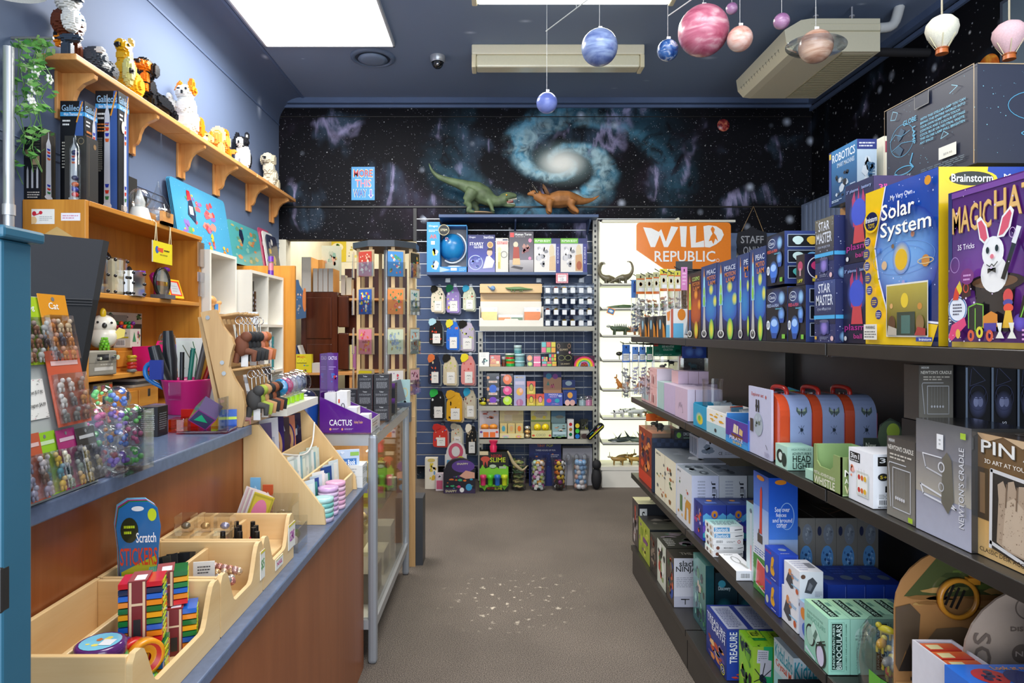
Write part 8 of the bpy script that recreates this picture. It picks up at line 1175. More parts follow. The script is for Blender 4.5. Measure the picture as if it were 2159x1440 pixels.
b=MB('matte');b.tube([(0,-.06,.2),(0,-.03,.17),(0,-.01,.1),(0,.02,.09),(0,.1,.05)],[.008,.01,.018,.03,.01],'2a1c12',n=8,sub=3);b.box(-.02,.02,-.03,.09,0,.06,'7a4a24');b.ell((0,.12,.12),.015,.02,.04,'1f1612');b.top('wooden_giraffe','dark wooden giraffe silhouette at the back of the hutch shelf','ornament',loc=(-1.78,2.99,S2))
r=thing('cockatoo_lamp','round white cockatoo lamp with a yellow crest','lamp',None,(-1.655,2.70,S3+.105));b=MB('plastic');b.ell((0,0,.05),.056,.056,.05,'e6dfd0',n=18,m=12);b.ell((0,-.0,.1),.05,.05,.045,'e9e3d4',n=18,m=12);b.build('body',r);b=MB('plastic');b.ell((.012,-.02,.15),.012,.012,.022,'e0b81f');b.build('crest',r);b=MB('plastic');b.prism([(0,0),(.03,.01),(.035,.04),(.01,.05),(-.005,.03)],((.05,.01,.04),(.8,.5,0),(0,0,1)),.006,'e0c84a');b.build('wing',r);b=MB('plastic');b.ell((.03,-.04,.098),.01,.008,.012,'3a3836');b.ell((.008,-.05,.112),.005,col='111',n=8,m=6);b.ell((.048,-.02,.11),.005,col='111',n=8,m=6);b.build('face',r)
r=thing('receipt_printer','grey boxy till printer with a silver lock on the hutch shelf','printer',None,(-1.715,2.53,S3),rz=-.12);b=MB('painted_metal');b.box(0,.115,0,.16,0,.1,'8a8478',cols={'*':'8f897c','f':'b9bcc6','t':'9a9488'});b.build('case',r,bevel=.006);b=MB('painted_metal');b.art(((.115,0,0),(0,.16,0),(0,0,.1)),[('r',.3,.6,.7,.86,'17171a'),('r',.2,.2,.85,.34,'c8c4bc'),('x',.4,.42,.95,.46,1,'e0ddd4'),('l',[.0,.52,1,.52],.012,'5a564e')]);b.build('face_plate',r);b=MB('chrome');b.push(TR((.118,.13,.072))@RO(PI/2,4,'Y'));b.cyl((0,0,0),.01,.025,'ccc');b.pop();b.push(TR((.118,.05,.07))@RO(PI/2,4,'Y'));b.cyl((0,0,0),.006,.012,'ccc');b.pop();b.build('lock_knob',r)
def stack_tree(name,label,loc,cols,s):
 b=MB('plastic')
 for l in range(5):
  rr_=s*(1-.13*l);z=s*.42*l
  for i in range(6):a=PI*i/3+.3*l;b.lathe([(s*.2,z),(s*.24,z+s*.1),(s*.24,z+s*.26),(s*.2,z+s*.36)],8,cols[(l+i)%len(cols)],c=(rr_*.6*cos(a),rr_*.6*sin(a),0))
  b.lathe([(rr_*.95,z+s*.3),(rr_*.95,z+s*.34)],14,cols[-1])
 b.build(name,None,label,'toy',loc=loc)
stack_tree('stacking_tree','blue stacking tree puzzle on the till printer',(-1.675,2.58,S3+.101),['3f7a96','2f6580','4a8aa4','8ab0bc'],.035);stack_tree('stacking_tree','lime green stacking puzzle beside the blue tree',(-1.625,2.66,S3+.101),['7ac82a','8ad83a','6ab01f'],.026)
r=thing('small_drawer_shelf','little honey pine drawer row on the lower hutch shelf','shelf',None,(-1.80,2.8,S3));b=MB('honey_y');b.box(0,.13,0,.45,.0,.105);b.build('shelf_box',r);[MB('honey_y').box(.13,.136,.02+.14*i,.15+.14*i,.02,.09).build('drawer_front',r,bevel=.003)for i in range(3)]
carton('bead_box','white toy box with tree print and heaped bead balls','box',-1.73,2.90,S3+.1055,.075,.085,.085,'d8d2c4',{'f':[('t','mt',.5,.72,.8,.82,'222'),('r',.1,.5,.9,.58,'c8b82a'),('z',.12,.06,.7,.42)],'r':[('p',[.2,.3,.38,.85,.56,.3],'3a8a5a'),('q',.5,.05,.98,.95,9,3,['c83a2a','e0b03a','4a7a4a','c86a8a'],.25)]})
R=rng(6)
for i in range(14):b=MB('plastic');b.ell((0,0,0),.01,col=R.choice(['6a1f7a','e0b01f','1f7a3a','e85a1f','c8283a']),n=8,m=6);b.top('bead_ball','small bright spiky bead ball heaped on the white toy box','bead ball','bead balls',None,(-1.72+.017*(i%4),2.912+.018*(i//4%3),S3+.2+.016*(i//9)))
carton('grey_flap_box','grey open cardboard box at the back of the hutch','box',-1.82,2.94,S3+.1055,.07,.1,.15,'9a958c');carton('dark_picture_frame','dark empty picture frame behind the snow globe','frame',-1.81,3.08,S3+.1055,.03,.14,.11,'1f2228',{'r':[('r',.12,.15,.88,.85,'2f3540')]})
r=thing('snow_globe','purple based snow globe with a grey creature','snow globe',None,(-1.608,3.135,S3));b=MB('plastic');b.cyl((0,0,0),.05,.115,'5a2a86',r2=.045);b.build('base',r);b=MB('glass');b.ell((0,0,.14),.04,col='fff');b.build('dome',r);b=MB('plastic');b.ell((0,0,.13),.028,col='8a8a86',n=10,m=8);b.ell((.015,-.045,.13),.012,.012,.02,'c8903a',n=8,m=6);b.build('figures',r)
b=MB('gloss');b.box(0,.004,0,.3,0,.075,'e6e4dc');b.art(((.004,0,0),(0,.3,0),(0,0,.075)),[('q',0,.5,.2,1,6,3,['2a7a3a','3f9a4a','1f5a2a'],.4),('q',.78,.5,1,1,6,4,['2a7a3a','3f9a4a','1f5a2a'],.4),('x',.24,.6,.74,.85,1,'5a5a66'),('x',.3,.25,.82,.5,1,'5a5a66'),('q',.02,.05,.15,.4,4,5,['3a4a5a','5a6a7a'],.4)]);b.top('wall_plaque','white plaque with green leaves fixed at the back of the hutch','plaque',loc=(XL+.018,3.0,1.27))
r=thing('pink_basket','hot pink plastic basket with cut out handle on the hutch shelf','basket',None,(-1.60,2.98,S3));b=MB('plastic');b.prism([(-.075,0),(.075,0),(.095,.11),(.05,.115),(.035,.135),(-.035,.135),(-.05,.115),(-.095,.11)],((.045,0,0),(0,1,0),(0,0,1)),.004,'d8166e');b.prism([(-.075,0),(.075,0),(.095,.11),(-.095,.11)],((-.04,0,0),(0,1,0),(0,0,1)),.004,'c81464');[b.poly([(.045,s*.075,0),(-.04,s*.075,0),(-.04,s*.095,.11),(.045,s*.095,.11)],'d0156a')for s in (-1,1)];b.box(-.04,.045,-.075,.075,0,.003,'c81464');b.art(((.049,-.03,.118),(0,.06,0),(0,0,.014)),[('e',.5,.5,.48,.48,'6a5a50')]);b.build('basket_shell',r)
b=MB('plastic');[b.lathe([(.016,z),(.022,z+.006),(.016,z+.014)],10,c)for z,c in ((0,'7a7a74'),(.015,'b82a1f'),(.03,'b82a1f'),(.045,'a8801f'),(.06,'b8981f'))];b.top('stacking_man','small red and yellow stacking ring figure between printer and basket','toy',loc=(-1.60,2.815,S3))
b=MB('plastic');b.lathe([(.035,0),(.048,.06),(.05,.075)],16,'e6e2d8');b.ell((0,0,.085),.05,.05,.02,'4aa8c0',n=12,m=8);b.ell((.03,-.02,.105),.014,col='e0c02a',n=8,m=6);b.top('toy_cup','white cup with a blue lid and a yellow duck','cup',loc=(-1.60,3.26,S3))
R=rng(2)
for i in range(3):carton('paper_pile',('bottom','middle','top')[i]+' sheaf of papers on the drawers under the hutch shelf','papers',-1.77,2.86+.02*i,1.001+.012*i,.15,.2,.011,('b0aaa0','4a4a4e','d0ccc4')[i],group='sheaves of papers')
carton('letter_block_box','small box of coloured letter blocks on the drawers','box',-1.69,2.56,1.0005,.08,.13,.04,'6a5a3a',{'r':[('r',.02+.2*i,.2,.18+.2*i,.8,('2a4a8a','c8b02a','b83a2a','3a7a3a','c8502a')[i])for i in range(5)]})
# --- maps and white cube units
MP=['d85a5a','e0b83a','8a6ab0','5aa06a','e09a4a','d87a8a','7ab84a']
def board(name,label,y0,y1,z0,h,x,base,art,cat,grp=None):
 b=MB('gloss');b.push(RO(-.16,4,'Y'));w=y1-y0;b.prism(rr(w,h,.03),((-.004,0,0),(0,1,0),(0,0,1)),.004,base);b.art(((0,0,0),(0,w,0),(0,0,h)),art);b.pop();return b.build(name,None,label,cat,grp,None,(x,y0,z0))
for i in range(3):board('world_map',('back sheet','middle sheet','front world map with red and yellow countries')[i]+(' of the leaning world maps' if i<2 else ''),3.54,4.26,1.703,.42,-1.757+.008*i,'4a9ac0',[('q',.03,.05,.3,.5,10,3,MP[1:4],.2),('q',.3,.35,.75,.9,22,4,['d85a5a','c84a4a','e08a7a','8a6ab0'],.16),('q',.2,.6,.4,.95,9,6,MP,.2),('q',.5,.05,.7,.5,9,7,['d85a5a','e0b83a','c86a8a'],.2),('q',.78,.05,.96,.3,5,8,['e08a3a','e0b83a'],.3),('s',60,4,'9ac8dc',.006),('p',[.22,.55,.26,.75,.32,.78,.36,.6,.34,.45],'16233a'),('r',.255,.56,.32,.68,'d0d8e0'),('p',[.24,.76,.25,.9,.3,.9,.32,.78],'c8282a')]if i==2 else [],'map','leaning world maps')
board('australia_map','teal map board leaning further along the white units',4.28,4.84,1.715,.3,-1.75,'4a9a9c',[('q',.05,.05,.95,.95,30,5,['c88a5a','b8784a','a8a06a','7ab0a4','5a8a6a'],.12),('p',[.3,.7,.33,.85,.42,.85,.44,.65,.38,.5],'16203a')],'map')
for i,cc in enumerate(('b8486a','e6e4e0','2a3048')):board('kite_folder',('magenta','white','navy fringed')[i]+' flat pack leaning by the doorway corner',4.86+.045*i,5.10+.04*i,1.715,.34-.02*i,-1.755+.012*i,cc,[('q',.05,.05,.95,.95,7,i,['d8d4d0','c86a7a','b89a78']if i<2 else ['8a8a90','c8a03a','e6e2d8'],.2)],'pack','flat packs by the corner')
r=thing('white_shelf_unit','white open shelf unit right after the pine hutch','shelf unit',None,(XL+.002,3.48,0));D_=.29;b=MB('white_board');b.box(0,D_,0,.018,0,1.70);b.box(0,D_,.342,.36,0,1.70);b.box(0,.01,.018,.342,0,1.70);[b.box(.01,D_,.018,.342,z-.018,z-.0008)for z in (.1,.75,1.36,1.70)];b.build('carcass',r)
r=thing('white_cube_unit','white cube shelf unit with peg holes beside the pine end panel','shelf unit',None,(XL+.002,3.855,0));D_=.372;b=MB('white_board');b.box(0,D_,0,.018,0,1.625);b.box(0,D_,.28,.295,0,1.607);b.box(0,D_,.57,.588,0,1.607);b.box(0,.01,.018,.57,0,1.607);b.box(0,D_,.018,.588,1.607,1.625);[b.box(.01,D_,a,c,z-.018,z-.0008)for z in (.1,.7,1.0,1.3)for a,c in ((.018,.28),(.295,.57))]
for y in (.2795,.5695):
 for i in range(16):b.box(D_-.05,D_-.042,y-.0006,y,.8+.05*i,.806+.05*i,'555')
b.build('carcass',r)
b=MB('honey_z');b.box(XL+.003,-1.40,4.465,4.49,0,1.712);b.box(XL+.003,-1.70,4.49,5.2,0,1.712);b.top('pine_cabinet','tall honey pine cabinet end next to the doorway','cabinet')
for i,(y,h,cc,z)in enumerate(((3.875,.27,'d8b81f',1.3),(3.9,.26,'2a2a26',1.3),(3.935,.2,'4a2f1a',1.3),(4.17,.24,'1f2340',1.0),(4.21,.25,'e0e0de',1.0),(4.255,.22,'2f8a90',1.0))):carton('shelf_book',('yellow','black','brown','navy','white','teal')[i]+' book standing in the white cube unit','book',-1.68,y,z,.2,.022,h,cc,{'r':[('x',.2,.3,.8,.8,4,'aab')]},group='books in the white cube unit')
carton('bicycle_picture','white box printed with a small bicycle in the cube unit','box',-1.62,4.19,1.3,.02,.12,.16,'e2ded6',{'r':[('o',.3,.25,.15,.12,.02,'8a7a6a'),('o',.7,.25,.15,.12,.02,'8a7a6a'),('q',.2,.5,.8,.9,5,3,['8a7a6a','b0a090'],.3)]})
b=MB('pine_y');b.box(0,.06,0,.2,0.001,.05);b.ell((.05,.1,.065),.03,.04,.03,mat='pine_x');b.box(.062,.066,.12,.16,.005,.05,'2a7ac0','plastic');b.tube([(.04,.17,.05),(.05,.22,.06)],.012,mat='pine_x');b.top('wooden_toy','chunky wooden toy dog on the white unit shelf','toy',loc=(-1.66,3.52,1.361))
r=thing('purple_tube_lamp','small purple and pink liquid tube on the cube unit','toy',None,(-1.52,4.33,1.6255));b=MB('clear');b.lathe([(.02,0),(.02,.14)],14,cap=False);b.build('tube',r);b=MB('plastic');b.cyl((0,0,0),.019,.04,'6a2aa0');b.cyl((0,0,.04),.017,.05,'d87a8a');b.cyl((0,0,.1),.019,.035,'7a34b0');b.build('contents',r)
for i in range(2):b=MB('film');b.box(0,.004,-.035,.035,0,.13,'fff');b.box(-.003,0,-.035,.035,.08 if i else 0,.13,('c8a078','d8c8c8')[i],'card');b.top('hang_packet',('upper brown topped','lower speckled')[i]+' packet hung at the far end of the hutch','packet','packets on the hutch end',None,(HX+.012,3.44,(1.56,1.40)[1-i]if False else (1.60,1.44)[i]))
# --- plants and frames at the far left
b=MB('steel');b.tube([(XL+.05,2.36,0),(XL+.05,2.36,2.3)],.018,'b9bcc0',n=12);b.tube([(XL+.05,2.36,1.68),(XL+.05,2.36,1.72)],.022,'d0d2d4',n=12);b.top('metal_conduit','galvanised conduit rising at the left wall edge','pipe')
b=MB('moss');b.box(XL,XL+.02,2.1,2.33,1.2,2.3);b.top('moss_panel','strip of green moss wall at the far left edge','wall panel')
for i,z in enumerate((1.83,1.58)):
 r=thing('framed_picture',('upper','lower')[i]+' black picture frame on the moss strip','picture frame','black frames at the left edge',(XL+.02,2.13,z));b=MB('plastic');[b.box(0,.02,*q,'17171a')for q in ((0,.2,0,.012),(0,.2,.148,.16),(0,.012,.012,.148),(.188,.2,.012,.148))];b.build('frame_rim',r);MB('gloss').box(0,.01,.012,.188,.012,.148,'e0e2e4').build('picture',r)
r=thing('hanging_vine','green trailing vine with small white flowers at the top left','plant',None,(XL+.06,2.42,2.36));R=rng(12);stems=MB('plastic');lv=MB('plastic');fl_=MB('plastic')
for i in range(9):
 x=R.uniform(-.03,.1);y=R.uniform(.0,.02);ln=R.uniform(.15,.55)if i>2 else .5;pts=[(x+.02*sin(t*2+i),y+.015*cos(t*3+i),-ln*t/6)for t in range(7)];stems.tube(pts,.0016,'4a7a2a',n=5)
 for t in range(int(ln*60)):
  k=R.random()*6;p=V(pts[int(k)])+V((R.uniform(-.03,.03),R.uniform(-.03,.03),R.uniform(-.03,.0)));a=R.uniform(0,6.3);u=V((cos(a),sin(a),R.uniform(-.4,.4)))*.018;v=V((-sin(a)*.6,cos(a)*.6,.7))*.012;lv.poly([p-u,p-v*.9,p+u,p+v*.9],R.choice(['5f9a4a','78b05a','4a8a44','9ac47a']))
for i in range(10):
 p=V((R.uniform(-.03,.09),R.uniform(.0,.05),R.uniform(-.3,.0)))
 for k in range(5):a=1.257*k;fl_.ell(p+V((.0,.012*cos(a),.012*sin(a))),.004,.008,.008,'f0f0ea',n=6,m=4)
stems.build('stems',r);lv.build('leaves',r,kind='stuff');fl_.build('flowers',r,kind='stuff')
MB('steel').tube([(XL,2.44,2.37),(XL+.16,2.44,2.37)],.006,'8a8a8a',n=6).top('vine_rail','short wall peg carrying the trailing vine','peg')
MB('cloth').lathe([(.14,0),(.05,.2),(.03,.24)],28,'dedbd4',c=(0,0,0),cap=False).top('pleated_shade','white pleated shade hanging in the upper left corner','lamp shade',loc=(-1.70,2.2,2.45));MB('plastic').tube([(0,0,0),(0,0,ZC-2.69)],.003,'ddd',n=5).build('shade_cord',COL.objects['pleated_shade'],loc=(0,0,.24))
# ---------------------------------------------------------------- service counter, trays, racks and glass case
CZ,LZ,CXE,LXE=.985,.69,-.70,-.475
r=thing('service_counter','brown laminate shop counter with grey blue worktop and lower display ledge','counter',None,(0,0,0))
b=MB('worktop');b.box(-1.27,CXE,.68,1.84,CZ-.03,CZ-.0008);b.box(-1.27,-.745,1.84,2.385,CZ-.03,CZ-.0008);b.build('worktop',r,bevel=.003);b=MB('worktop');b.box(-.735,LXE,.68,2.385,LZ-.025,LZ-.0008);b.build('display_ledge',r,bevel=.003)
b=MB('laminate_z');b.box(-.755,-.735,.68,2.385,.0,CZ-.03);b.build('upper_panel',r);b=MB('laminate_z');b.box(-.512,-.492,.68,2.385,0,LZ-.025);b.build('front_panel',r);b=MB('laminate_z');b.box(-1.25,-.755,2.365,2.385,0,CZ-.03);b.build('end_panel',r)
r=thing('till_monitor','large black till screen seen from behind at the counter','monitor',None,(-1.18,1.40,CZ));P_=[at(-60,478,1.28),at(218,506,1.455),at(196,632,1.40),at(-60,622,1.24)];Q=[p+V((-.005,.03,0))for p in P_];o=V(r.location);f6=[(0,1,2,3),(4,7,6,5),(0,4,5,1),(1,5,6,2),(2,6,7,3),(3,7,4,0)]
b=MB('gloss');b.add([p-o for p in P_+Q],f6,'10141c','matte');b.build('screen_back',r)
P2=[P_[3],P_[2],at(166,800,1.37),at(-60,800,1.22)];b=MB('matte');b.add([p-o for p in P2+[p+V((0,.02,0))for p in P2]],f6,'0e0f12');b.build('lower_housing',r)
b=MB('plastic');b.box(-.12,.12,-.02,.1,0,.012,'15161a');b.tube([(0,.05,0),(0,.06,.2)],.03,'15161a');b.build('stand',r)
b=MB('matte');[b.tube([p0-o+V((0,-.003,-.006*i)),p1-o+V((0,-.003,-.006*i))],.0013,'3a3a3c',n=4)for i in range(3)for p0,p1 in ((P_[3],P_[2]),)];b.build('vent_slots',r)
MS=V((-.706,.87,CZ));rt=RO(radians(-11),4,'Y');r=thing('magnet_stand','grey card stand covered in animal magnet packs on the counter corner','display stand',None,MS,0,(0,radians(-11),0))
b=MB('card');b.box(-.006,0,0,.268,0,.33,'a9aeaa');b.build('back_board',r);b=MB();b.box(0,.002,.112,.176,.128,.192,'e6e4dc');b.art(((.002,.112,.128),(0,.064,0),(0,0,.064)),[('q',0,.85,1,1,12,3,['2a2a2a','c86a8a','5a6a4a'],.06),('q',0,0,1,.15,12,4,['2a2a2a','c86a8a','5a6a4a'],.06),('t','2nd magnet $17.90',.12,.6,.9,.72,'4a4a4a'),('t','Small magnet $4.99',.1,.28,.92,.4,'4a4a4a')]);b.build('price_card',r)
MPK=[('lime green',0.143,0.207,0.215,0.328,'a3c22a',['c8c8c0','8a5a3a','3a2a24'],'Dog'),('orange',0.194,0.262,0.215,0.334,'d8902a',['3a3a44','c87a2a','e6c89a'],'Cat'),('brick red',0.178,0.263,0.108,0.236,'c2563a',['6a6a64','8a5a3a','d8d4cc','b87a2a'],''),('pink red, half hidden,',.07,.108,0.105,0.2,'b8303a',['d8d4d0','8a2a2a'],''),('dark, at the left end,',0.05,0.083,0.01,0.1,'3a3834',['8a8a84','b0a080'],''),('rust red lower',0.082,0.131,0.005,0.108,'b8583a',['d8d0d0','6a4a34','8a8aa0'],''),('bright green lower',0.128,0.177,0.005,0.106,'8fc02a',['3a8a9a','e0b82a','d0d0d0'],''),('magenta lower',0.174,0.219,0.005,0.104,'a0306a',['16161a','d8d0b0','7a8a7a','c89a3a'],''),('black lower',0.216,0.265,0.005,0.1,'33302c',['8a7a4a','3a3a40','b0b0b0'],'')]
for i,(nm,y0,y1,z0,z1,cc,fc,tt)in enumerate(MPK):
 o_=MS+rt@V((.0027+.004*(i%3),y0,z0));R=rng(i);w,h=y1-y0,z1-z0;q=thing('magnet_pack',nm+' animal magnet pack on the grey stand','magnet pack','animal magnet packs on the stand',o_,0,(0,radians(-11),0));b=MB('gloss');b.box(0,.0015,0,w,0,h,cc);b.art(((.0015,0,0),(0,w,0),(0,0,h)),[('e',.5,.93,.06,.03,'777')]+([('t',tt,.3,.78,.66,.88,'f0f0e0')]if tt else [('r',.1,.8,.9,.86,mixc(cc,'fff',.4))]));b.build('backing_card',q)
 b=MB('film');b.box(.002,.012,w*.06,w*.94,h*.04,h*.68);b.build('blister',q);b=MB('plastic');n=2 if w<.06 else 3
 for k in range(int(n*3)):
  y=w*(.2+.6*((k%n)/(max(1,n-1))));z=h*(.13+.2*(k//n));c1=R.choice(fc);b.ell((.006,y,z),.004,.007,.006,c1,n=8,m=6);b.ell((.007,y+.005*R.choice((-1,1)),z+.008),.004,.0042,.0045,mixc(c1,'fff',.2),n=7,m=5);b.ell((.006,y-.004,z-.007),.003,.002,.005,c1,n=5,m=4);b.ell((.006,y+.004,z-.007),.003,.002,.005,c1,n=5,m=4)
 b.build('animal_magnets',q)
r=thing('ball_box','clear acrylic box heaped with see-through bouncy balls on the counter','box',None,(-.775,1.165,CZ),.0);b=MB('clear');w,d,h=.1,.1,.115
b.box(0,w,0,.002,0,h);b.box(0,.002,.002,d,0,h);b.box(w-.002,w,.002,d,0,h);b.box(.002,w,d-.002,d,0,h);b.box(.002,w-.002,.002,d-.002,0,.002);b.build('acrylic_box',r)
BC=['f04a98','ffa51f','3f7ae0','5ad84a','f05a4a','8a4ad0']
for i in range(14):
 l,k=divmod(i,4);x=.027+.046*(k%2);y=.027+.046*(k//2);z=.024+.04*l
 if i>11:x,y,z=(.03,.07)[i-12],(.05,.03)[i-12],.142
 q=thing('bouncy_ball',('pink','orange','blue','green','red glitter','purple')[(i*5+l)%6]+' speckled bouncy ball, '+('bottom','second','third','top')[l]+' layer of the clear box','ball','bouncy balls in the clear box',r.location+V((x,y,z)));b=MB('bubble');b.ell((0,0,0),.0225,n=16,m=10);b.build('clear_shell',q);b=MB('plastic');R=rng(i);cc=BC[(i*5+l)%6]
 for t in range(9):v=V((R.gauss(0,1),R.gauss(0,1),R.gauss(0,1))).normalized()*.015;b.ell(v,.0034+.003*R.random(),col=mixc(cc,'fff',.15),n=7,m=5)
 b.build('coloured_dots',q)
carton('dark_cube_box','black box with white small print behind the clear ball box','box',-.905,1.62,CZ,.05,.05,.075,'1c191b',{'f':[('t','Tobar',.3,.82,.7,.9,'ddd'),('x',.15,.15,.85,.75,9,'aaa')],'r':[('x',.15,.2,.85,.8,8,'777')]},{'t':'3a2a28'})
def acr(name,label,x,y,w,d,h,m_,rz,grp):b=MB(m_);b.box(0,w,0,d,0,h);return b.build(name,None,label,'acrylic block',grp,None,(x,y,CZ+.001),rz=rz,bevel=.002)
acr('orange_acrylic_block','orange see-through acrylic block on the counter',-.86,1.68,.04,.05,.035,'orange_acrylic',.1,'coloured acrylic pieces');acr('red_acrylic_sheet','red see-through acrylic tray beneath the prism cube',-.83,1.66,.13,.09,.006,'red_acrylic',.1,'coloured acrylic pieces')
r=thing('prism_cube','dichroic glass prism cube standing on its corner','prism',None,(-.765,1.69,CZ+.008));s=.026;b=MB('gloss');M_=TR((0,0,.043))@RO(.615,4,'X')@RO(PI/4,4,'Y');b.push(M_);b.box(-s,s,-s,s,-s,s,'3a3a5a',cols={'f':'4a4060','r':'2a3a9a','k':'22803a','l':'2a8a4a','t':'5a4a6a','b':'1f3aa8'});b.art(((-s,-s,-s),(2*s,0,0),(0,0,2*s)),[('p',[.2,.2,.8,.5,.3,.8],'2fb87a'),('l',[.02,.02,.98,.02,.98,.98,.02,.98,.02,.02],.05,'a83a8a')]);b.pop();b.build('cube',r);b=MB('clear');b.box(-.04,.04,-.03,.03,-.008,.0);b.box(.045,.048,-.03,.03,-.006,.085);b.build('acrylic_stand',r)
for i,(x,y,cc,st)in enumerate(((-.70-.06,1.76,'1f5ab8','c8e03a'),(-.80,1.80,'d8a02a','c8e03a'),(-.87,1.77,'b8241c','8a1a16'),(-.74,1.84-.03,'a82018','d8d03a'))):carton('note_block',('blue block with a lime band','yellow block with a lime band','red block behind the prism cube','dark red block by the key ring rack')[i],'note block',x,y,CZ+.001,.045,.012,.05,cc,{'f':[('r',0,.45,1,.6,st)]},rz=(.3,-.2,.1,.5)[i],group='bright note blocks',mat='gloss')
r=thing('pen_basket','magenta pot crammed with pens, scissors and a black handset','pen pot',None,(-1.01,2.1,CZ));r.scale=(1.3,1.3,1.25);b=MB('plastic');b.lathe([(.045,0),(.06,.085),(.062,.09),(.056,.085),(.042,.004)],20,'c01a6a',cap=False);b.cyl((0,0,0),.045,.004,'a8145a');b.build('pot',r);b=MB('clear');b.box(-.015,.015,-.066,-.063,.04,.085);b.build('tag_holder',r)
b=MB('plastic');b.tube([(-.035,-.01,.05),(-.06,-.02,.12),(-.075,-.02,.175)],[.014,.017,.014],'1c1d20',n=10);b.box(-.075,-.045,-.04,-.03,.09,.14,'2a3a8a');b.build('handset',r);b=MB('plastic');b.tube([(-.05,.02,.06),(-.055,.02,.14),(-.06,.02,.215)],[.012,.018,.012],'232427',n=10);b.build('second_handset',r);b=MB('plastic');b.tube([(-.05,.0,.06),(-.095,-.01,.09),(-.1,-.01,.12),(-.08,-.01,.13),(-.06,0,.1)],.006,'2a7ac0',n=8,sub=3);b.build('scissor_handle',r)
for i,(x,cc,h,t)in enumerate(((-.01,'17171a',.16,.05),(.005,'1a1a1e',.165,.08),(.02,'c8202a',.15,.1),(.035,'4a4440',.185,.16),(.045,'8a1c14',.19,.3),(.03,'c8902a',.2,.22),(.012,'1f6a5a',.17,.1),(.05,'17171a',.15,.25))):b=MB('plastic');y=.015*(i%3)-.02;b.tube([(x*.6,y,.03),(x+t*.12,y,h)],.0075 if i in (3,4)else .0055,cc,n=8);b.build('pen',r)
r=thing('whiteboard','white memo board with notes leaning behind the pen pot','board',None,(-1.12,2.27,CZ));b=MB('card');b.push(RO(.12,4,'X'));b.box(0,.2,0,.006,0,.245,'e6e2d6');b.art(((0,0,0),(.2,0,0),(0,0,.245)),[('r',.02,.42,.34,.96,'e9ead9'),('l',[.3,.95,.36,.7,.3,.45],.012,'3a6a3a'),('l',[.12,.9,.24,.7],.012,'6a6a4a'),('r',.0,.14,.38,.42,'c3c0cf'),('x',.1,.2,.34,.32,2,'aaa6b8'),('q',.02,.5,.3,.9,6,4,['4a7a4a','8a8a7a'],.06)]);b.pop();b.build('board',r);b=MB('plastic');b.box(.12,.15,-.01,.04,.25,.27,'1a1a1c');b.build('bulldog_clip',r)
carton('clipboard_list','narrow white price list clipped upright behind the key ring rack','price list',-.90,2.22,CZ,.075,.004,.335,'e8e8e4',{'f':[('l',[.02,.01,.98,.01,.98,.86,.02,.86,.02,.01],.01,'1a1a1a'),('x',.2,.08,.8,.8,5,'999'),('q',.05,.88,.95,.99,8,3,['8a8a84','c8c4b8'],.1)]})
carton('price_list_stand','dark box propping the white price list','box',-.92,2.23,CZ,.11,.08,.14,'2a2a2e')
KY0,KY1=1.78,2.0;KX=-.785;r=thing('keyring_rack','wooden stepped rack of leather animal key rings at the counter end','rack',None,(KX,KY0,CZ))
sd=[(.036,0),(.08,0),(.086,.03),(.087,.065),(.08,.1),(.058,.135),(.043,.168),(.048,.2),(.057,.23),(.05,.25),(.027,.28),(.006,.328),(-.036,.32)]
for y in (0,KY1-KY0):b=MB('oak_z');b.prism([(x-.0,z)for x,z in sd],((0,y+.014,0),(1,0,0),(0,0,1)),.014);b.build('side_panel',r,bevel=.002);
b=MB('oak_z');b.push(RO(-.2,4,'Y'));b.box(.012,.022,.014,KY1-KY0,.01,.31);b.pop();b.build('back_panel',r);b=MB('oak_y');b.box(.02,.082,.014,KY1-KY0,0,.012);b.build('base_board',r)
for z,x in ((.318,.015),(.165,.05)):
 b=MB('oak_y');b.box(x-.035,x-.03,.014,KY1-KY0,z-.03,z+.0);[b.tube([(x-.03,.03+.03*i,z-.012),(x+.045,.03+.03*i,z)],.004,n=8)for i in range(6)];b.build('peg_row',r)
for q in ((-.015,.305),(.025,.18),(.03,.15),(.055,.02)):b=MB('steel');b.push(TR((q[0],-.0005,q[1]))@RO(PI/2,4,'X'));b.cyl((0,0,0),.006,.0015,'b0b4b4',n=12);b.pop();b.build('screw',r)
KC=['6a3a22','1c1c1e','222224','2a2826','c87a5a','a8602f','3a3836','9aa83a','b88a5a','1f1d1b','8a4a2a','17171a']
for i in range(12):
 l=i//6;z=(.318,.165)[l];x=(.058,.093)[l];y=.035+.032*(i%6);k=thing('leather_keyring',('brown','black ape','black','dark grey elephant','coral','tan','charcoal','green','light brown','black bear','reddish brown','small black')[i]+' leather key ring on the '+('upper' if l==0 else 'lower')+' pegs','key ring','leather animal key rings',V((KX+x,KY0+y,CZ+z-.012)))
 b=MB('chrome');b.tube([(.011*cos(a),0,-.008+.011*sin(a))for a in [PI/6*t for t in range(13)]],.0013,'d0d0d0',n=5);b.tube([(0,0,-.018),(.002,0,-.05)],.0016,'c8c8c8',n=5);b.build('split_ring',k)
 b=MB('matte');cc=KC[i];b.ell((.006,0,-.08),.022,.013,.03,cc,n=10,m=8);b.ell((.02,0,-.055),.017,.013,.016,cc,n=8,m=6);b.tube([(.02,0,-.095),(.042,.002,-.1),(.04,.002,-.125)],[.011,.01,.006],cc,n=7);b.tube([(-.004,0,-.1),(-.01,0,-.128)],.009,cc,n=7);b.build('leather_animal',k)
 if i%2:b=MB();b.box(.0,.02,-.018,-.017,-.14,-.1,'efece8');b.build('paper_tag',k)
